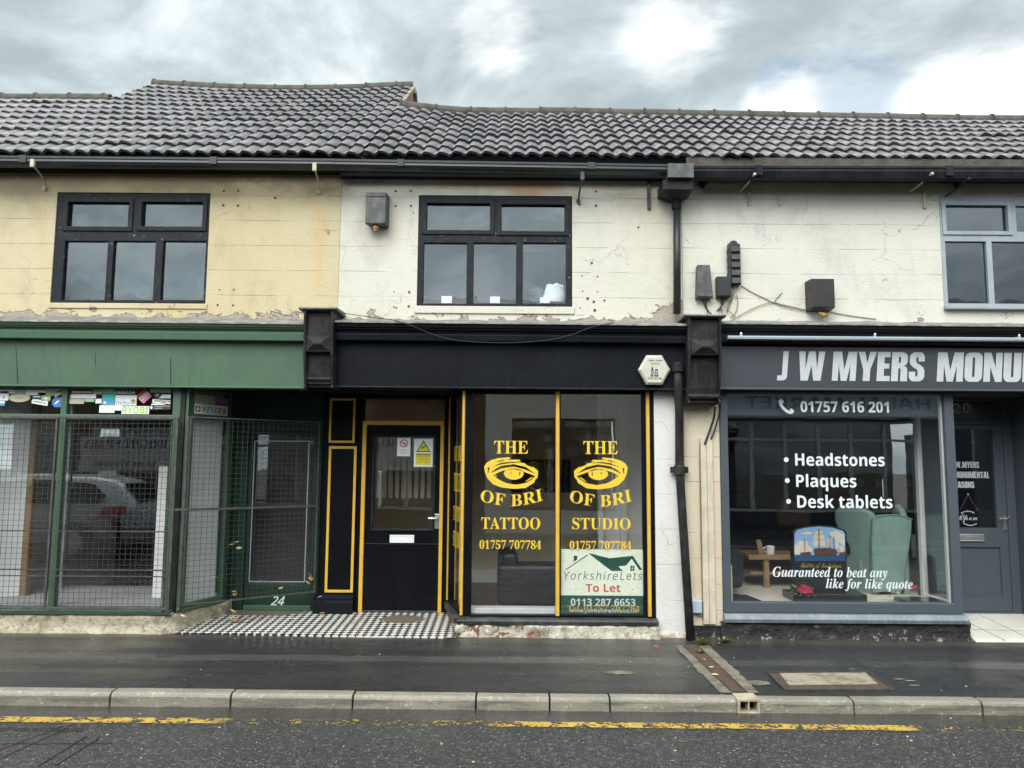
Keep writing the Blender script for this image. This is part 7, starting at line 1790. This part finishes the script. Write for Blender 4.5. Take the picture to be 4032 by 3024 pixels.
# dead leaves, individually
def leaf(p, s, a, tilt, mat, label, group):
    mb = MB(); d = Vector((math.cos(a), math.sin(a), tilt)).normalized(); v = Vector((-math.sin(a), math.cos(a), .3 * tilt)); p = Vector(p)
    mb.add([p, p + d * s * .35 + v * s * .32, p + d * s * .75 + v * s * .22, p + d * s, p + d * s * .75 - v * s * .22, p + d * s * .35 - v * s * .32, p + d * s * .5 + Vector((0, 0, s * .12))], [(0, 1, 6), (1, 2, 6), (2, 3, 6), (3, 4, 6), (4, 5, 6), (5, 0, 6)])
    o = mb.build('dead_leaf', m_[mat], None, recalc=False); tag(o, label, 'leaf', group)
random.seed(15); G1 = 'dead leaves caught round the mesh gate and its door'
for (sx, sy, Y, s) in ((908, 2395, 7.75, .09), (912, 2420, 7.72, .08), (902, 2440, 7.70, .10), (920, 2448, 7.68, .07), (892, 2458, 7.66, .06), (930, 2330, 7.7, .08), (922, 2345, 7.7, .07), (945, 2150, 7.72, .09), (932, 2140, 7.73, .08), (938, 2165, 7.71, .06), (950, 2132, 7.74, .07), (1228, 2285, 8.0, .09), (1222, 2300, 8.0, .07), (1234, 2272, 8.0, .06), (1100, 2318, 7.9, .07), (1252, 2352, 8.05, .06), (1256, 2415, 8.05, .07), (1248, 2424, 8.05, .06), (690, 2410, 7.25, .08), (702, 2398, 7.25, .06), (715, 2418, 7.24, .07)):
    x, z = P(sx, sy, Y); leaf((x, Y - .02, z), s, random.uniform(0, 6.28), random.uniform(-.5, .8), random.choice(('dead leaf', 'dead leaf', 'straw leaf')), 'curled brown dead leaf caught round the mesh gate and green door', G1)
G2 = 'dead leaves scattered along the doorsteps and plinths'
for (sx, sy, zz) in ((985, 2440, .03), (1010, 2452, .03), (1030, 2430, .035), (960, 2450, .03), (1060, 2440, .03), (1143, 2440, .035), (2850, 2470, .06), (3120, 2505, 0), (3215, 2512, 0), (3270, 2510, 0), (2830, 2535, 0), (2780, 2600, 0), (2812, 2628, .01), (2800, 2655, .01)):
    x, y = GR(sx, sy, lambda a, b: pav_z(a, b) + zz); leaf((x, y, pav_z(x, y) + zz + .006), random.uniform(.04, .07), random.uniform(0, 6.28), random.uniform(.0, .3), random.choice(('dead leaf', 'straw leaf', 'straw leaf')), 'small faded leaf lying by the doorsteps and plinths', G2)
# weeds at the foot of the pipe
def weed(c, n_, h, label, seed):
    random.seed(seed); mb = MB()
    for i in range(n_):
        a = random.uniform(0, 6.28); L = h * random.uniform(.5, 1); d = Vector((math.cos(a) * .7, math.sin(a) * .5 - .25, random.uniform(.3, 1.0))).normalized(); p = Vector(c) + Vector((random.uniform(-.04, .04), random.uniform(-.02, .02), 0)); v = d.cross(Vector((0, .3, 1))).normalized() * L * .18
        mb.add([p, p + d * L * .4 + v, p + d * L + Vector((0, 0, -L * .25)), p + d * L * .4 - v], [(0, 1, 2, 3)])
    t = thing('weed', label, 'plant', c); mb.build('leaves', m_['weed green'], t, recalc=False)
    mb = MB()
    for i in range(n_ // 3):
        a = random.uniform(0, 6.28); L = h * .6; d = Vector((math.cos(a), math.sin(a) * .5 - .3, .5)).normalized(); p = Vector(c); v = d.cross(Vector((0, .3, 1))).normalized() * L * .2
        mb.add([p, p + d * L * .5 + v, p + d * L, p + d * L * .5 - v], [(0, 1, 2, 3)])
    mb.build('dry_leaves', m_['straw leaf'], t, recalc=False)
weed((*GR(2762, 2540, pav_z), pav_z(1.8, 7.2)), 30, .12, 'straggly weed at the foot of the drainpipe', 1)
weed((*GR(2850, 2530, pav_z), pav_z(2.0, 7.3)), 34, .09, 'low leafy weed at the left end of the black plinth', 2)
weed((*GR(2752, 2575, pav_z), pav_z(1.8, 7.1)), 16, .06, 'tiny weed in the top of the drain channel', 3)

# ------------------------------------------------------------------ the opposite side of the street (seen in the window glass)
YO_ = -3.3
def opposite(name, label, x0, x1, mat, holes, eave, windows, extra=None, roof='wet roof tile'):
    t = thing(name, label, 'shop', ((x0 + x1) / 2, YO_, 0))
    mb = MB(); mb.plate(x0, x1, -.3, eave, holes, YO_, YO_ - .25); mb.build('wall', m_[mat], t)
    mb = MB()
    for h in holes: mb.box(h[0] - .1, h[1] + .1, YO_ - 1.6, YO_ - 1.5, h[2] - .1, h[3] + .1)
    mb.build('interior_wall', m_['dark interior'], t)
    for h, (nx, tz, fm) in zip(holes, windows):
        wd = (h[1] - h[0]) / nx; hs = []
        for i in range(nx):
            a, b = h[0] + i * wd + .04, h[0] + (i + 1) * wd - .04
            hs += [(a, b, h[2] + .06, tz - .03), (a, b, tz + .03, h[3] - .06)] if tz else [(a, b, h[2] + .06, h[3] - .06)]
        mb = MB(); mb.plate(h[0] + .002, h[1] - .002, h[2] + .002, h[3] - .002, hs, YO_ - .06, YO_ - .13); o = mb.build('window', m_[fm], t)
        g = MB()
        for q in hs: g.box(q[0], q[1], YO_ - .1, YO_ - .095, q[2], q[3])
        g.build('pane', m_['shop glass'], o)
    mb = MB(); mb.prismx([(YO_ + .18, eave - .05), (YO_ + .18, eave), (YO_ - 3.4, eave + 1.5), (YO_ - 7, eave), (YO_ - 7, eave - .05)], x0, x1); mb.build('roof', m_[roof], t)
    mb = MB(); mb.tube([(x0, YO_ + .17, eave - .06), (x1, YO_ + .17, eave - .06)], .055, 8); mb.build('gutter', m_['dark gutter plastic'], t)
    return t
oa = opposite('brick_shop', 'red brick shop across the street behind the white car, seen reflected', -14.0, -.62, 'red brick',
              [(-12.6, -10.6, .5, 2.5), (-9.9, -8.0, .5, 2.4), (-6.6, -4.4, .5, 2.4), (-3.45, -1.9, .4, 2.4), (-12.5, -11.1, 3.3, 4.4), (-8.9, -7.5, 3.3, 4.4), (-5.3, -3.9, 3.3, 4.4), (-2.6, -1.4, 3.3, 4.4)], 4.75,
              [(2, 0, 'white paint'), (2, 0, 'white paint'), (2, 2.0, 'white paint'), (2, 0, 'white paint')] + [(2, 4.05, 'white paint')] * 4)
ob = opposite('white_shop', 'white rendered shop across the street with a dark front, seen reflected', -.618, 4.5, 'opposite white',
              [(.0, 2.45, .5, 2.66), (3.15, 4.15, 0, 2.3), (.3, 1.6, 3.3, 4.4), (2.7, 4.0, 3.3, 4.4)], 4.8, [(2, 0, 'window black paint'), (1, 2.0, 'window black paint'), (2, 4.05, 'white paint'), (2, 4.05, 'white paint')])
oc = opposite('market_shop', 'market shop across the street with a pale lettered fascia, seen reflected', 4.502, 14.5, 'sign grey',
              [(4.9, 9.6, .5, 2.66), (10.2, 11.2, 0, 2.3), (11.6, 13.8, .5, 2.6), (5.3, 6.7, 3.45, 4.45), (8.4, 9.8, 3.45, 4.45), (11.6, 13, 3.45, 4.45)], 4.85, [(6, 2.2, 'white paint'), (1, 1.9, 'white paint'), (3, 2.2, 'white paint')] + [(2, 4.1, 'white paint')] * 3)
mb = MB(); mb.box(4.55, 10.4, YO_ + .012, YO_ + .14, 2.70, 3.30); mb.build('fascia_board', m_['market blue'], oc)
mb = MB(); mb.box(5.0, 10.0, YO_ + .142, YO_ + .15, 2.88, 3.24); mb.build('sign_panel', m_['pale grey blue paint'], oc)
fm = lambda u, d, z: (-u, d, z)
fl = Flat(); fl.text('HALAL MARKET', 'bold', (-9.85, -5.5, 2.92, 3.20), YO_ + .153, fm); fl.build('sign_letters', m_['market letter'], oc)
for i, (a, b, c, d) in enumerate(((-10.1, -8.0, 1.36, 2.15), (-3.4, -1.95, 1.40, 2.27))):
    mb = MB(); mb.box(a, b, YO_ + .004, YO_ + .03, c, d)
    o = tag(mb.build('shop_board', m_['white paint'], None), ('white BRIGHT SPARX board reflected in the caged green window', 'white BRIGHT SPARX board reflected in the black door glass')[i], 'sign board')
    fl = Flat(); fl.text('BRIGHT SPARX', 'serif', (-b + .06, -a - .06, d - .27, d - .05), YO_ + .033, fm); fl.text('Tel. 01757 429865', 'serif', (-b + .3, -a - .3, c + .10, c + .23), YO_ + .033, fm); fl.build('lettering', m_['dark lettering'], o)
# white estate car parked at the opposite kerb
cx0, cyc, cz = -11.1, .42, road_z(-9, .4) + .004
car = thing('parked_car', 'white estate car parked across the street, reflected in the caged window', 'car', (cx0 + 2.2, cyc, cz))
def loft(secs, name, mat, parent, **k):
    """secs: list of (x, half width low, half width high, z low, z mid, z top)"""
    mb = MB(); n_ = 12
    for (x, wl_, wh_, z0, z1, z2) in secs:
        ring_ = [(-wl_ * .9, z0), (-wl_, z0 + .12), (-wl_, z1 - .08), (-wl_ * .97, z1), (-wh_, z2 - .06), (-wh_ * .8, z2), (wh_ * .8, z2), (wh_, z2 - .06), (wl_ * .97, z1), (wl_, z1 - .08), (wl_, z0 + .12), (wl_ * .9, z0)]
        mb.v += [(x, cyc + y, cz + z) for y, z in ring_]
    for i in range(len(secs) - 1):
        for j in range(n_): mb.f.append((i * n_ + j, i * n_ + (j + 1) % n_, (i + 1) * n_ + (j + 1) % n_, (i + 1) * n_ + j))
    mb.f.append(tuple(range(n_))); mb.f.append(tuple((len(secs) - 1) * n_ + j for j in range(n_))[::-1])
    return mb.build(name, m_[mat], parent, smooth=True, **k)
body = loft([(cx0, .62, .5, .30, .55, .60), (cx0 + .12, .78, .62, .22, .66, .74), (cx0 + .9, .86, .72, .2, .82, .90), (cx0 + 1.25, .87, .74, .2, .88, .98), (cx0 + 1.9, .88, .62, .2, .90, 1.40), (cx0 + 2.6, .88, .62, .2, .91, 1.46), (cx0 + 3.5, .88, .61, .2, .92, 1.43), (cx0 + 4.05, .87, .58, .2, .93, 1.34), (cx0 + 4.40, .85, .62, .24, .92, 1.02), (cx0 + 4.48, .78, .6, .3, .85, .92)], 'body', 'car white', car)
for s in (-1, 1):
    mb = MB(); mb.prism([(.25, .24), (.25, .60), (4.3, .72), (4.38, .26)], .004, .012, lambda u, d, z, s=s: (cx0 + u, cyc + s * (.885 - max(0, u - 4.0) * .1 - max(0, .8 - u) * .12) + s * d, cz + z)); mb.build('lower_side_panel', m_['soffit black'], car)  # dark panel along the car's lower side
    f_ = lambda u, d, z, s=s: (cx0 + u, cyc + s * (.885 - max(0, z - .92) * .53) + s * d, cz + z)
    for a in ([(1.62, .95), (1.95, 1.30), (2.55, 1.36), (2.55, .95)], [(2.62, .95), (2.62, 1.36), (3.30, 1.34), (3.36, .96)], [(3.42, .96), (3.36, 1.33), (3.75, 1.29), (4.02, 1.10), (3.95, .99)]):
        mb = MB(); mb.prism(a, .004, .010, f_); mb.build('side_window', m_['car glass' if False else 'gloss black door'], car)
    mb = MB(); mb.prism([(3.95, .72), (4.0, .90), (4.38, .92), (4.42, .76)], .0, .015, lambda u, d, z, s=s: (cx0 + u, cyc + s * (.875 - max(0, u - 4.2) * .2) + s * d, cz + z)); mb.build('tail_light', m_['tail red'], car)
    for xw in (.85, 3.55):
        mb = MB(); mb.lathe([(.18, .0), (.30, .0), (.32, .03), (.32, .17), (.30, .20), (.2, .2)], (cx0 + xw, cyc + s * .90 - .10, cz + .32), 22, 'y'); wh = mb.build('wheel', m_['tyre'], car)
        mb = MB(); mb.lathe([(.04, .0), (.19, .0), (.20, .05)], (cx0 + xw, cyc + s * .90 - .10 + (.17 if s > 0 else -.02), cz + .32), 16, 'y'); mb.build('rim', m_['silver metal'], wh)
    mb = MB(); mb.ball((cx0 + 1.55, cyc + s * .98, cz + .98), .09, (.7, 1, .8), 8); mb.build('wing_mirror', m_['car white'], car)
mb = MB(); mb.prism([(-.52, 1.0), (-.46, 1.30), (.46, 1.30), (.52, 1.0)], 0, .01, lambda u, d, z: (cx0 + 4.46 - (z - 1.0) * 1.05 + d, cyc + u, cz + z)); mb.build('rear_window', m_['gloss black door'], car)
mb = MB(); mb.prism([(-.60, .98), (-.5, 1.36), (.5, 1.36), (.60, .98)], 0, .01, lambda u, d, z: (cx0 + 1.27 + (z - .98) * 1.42 - d, cyc + u, cz + z)); mb.build('windscreen', m_['gloss black door'], car)
for x in (-.66, .66): mb = MB(); mb.prism([(x - .1, .62), (x - .1, .72), (x + .1, .74), (x + .1, .62)], 0, .02, lambda u, d, z: (cx0 + .02 + .1 * abs(u) - d, cyc + u, cz + z)); mb.build('headlight', m_['silver metal'], car)

# free standing copies of the tile shapes need no further work
MATS.clear()
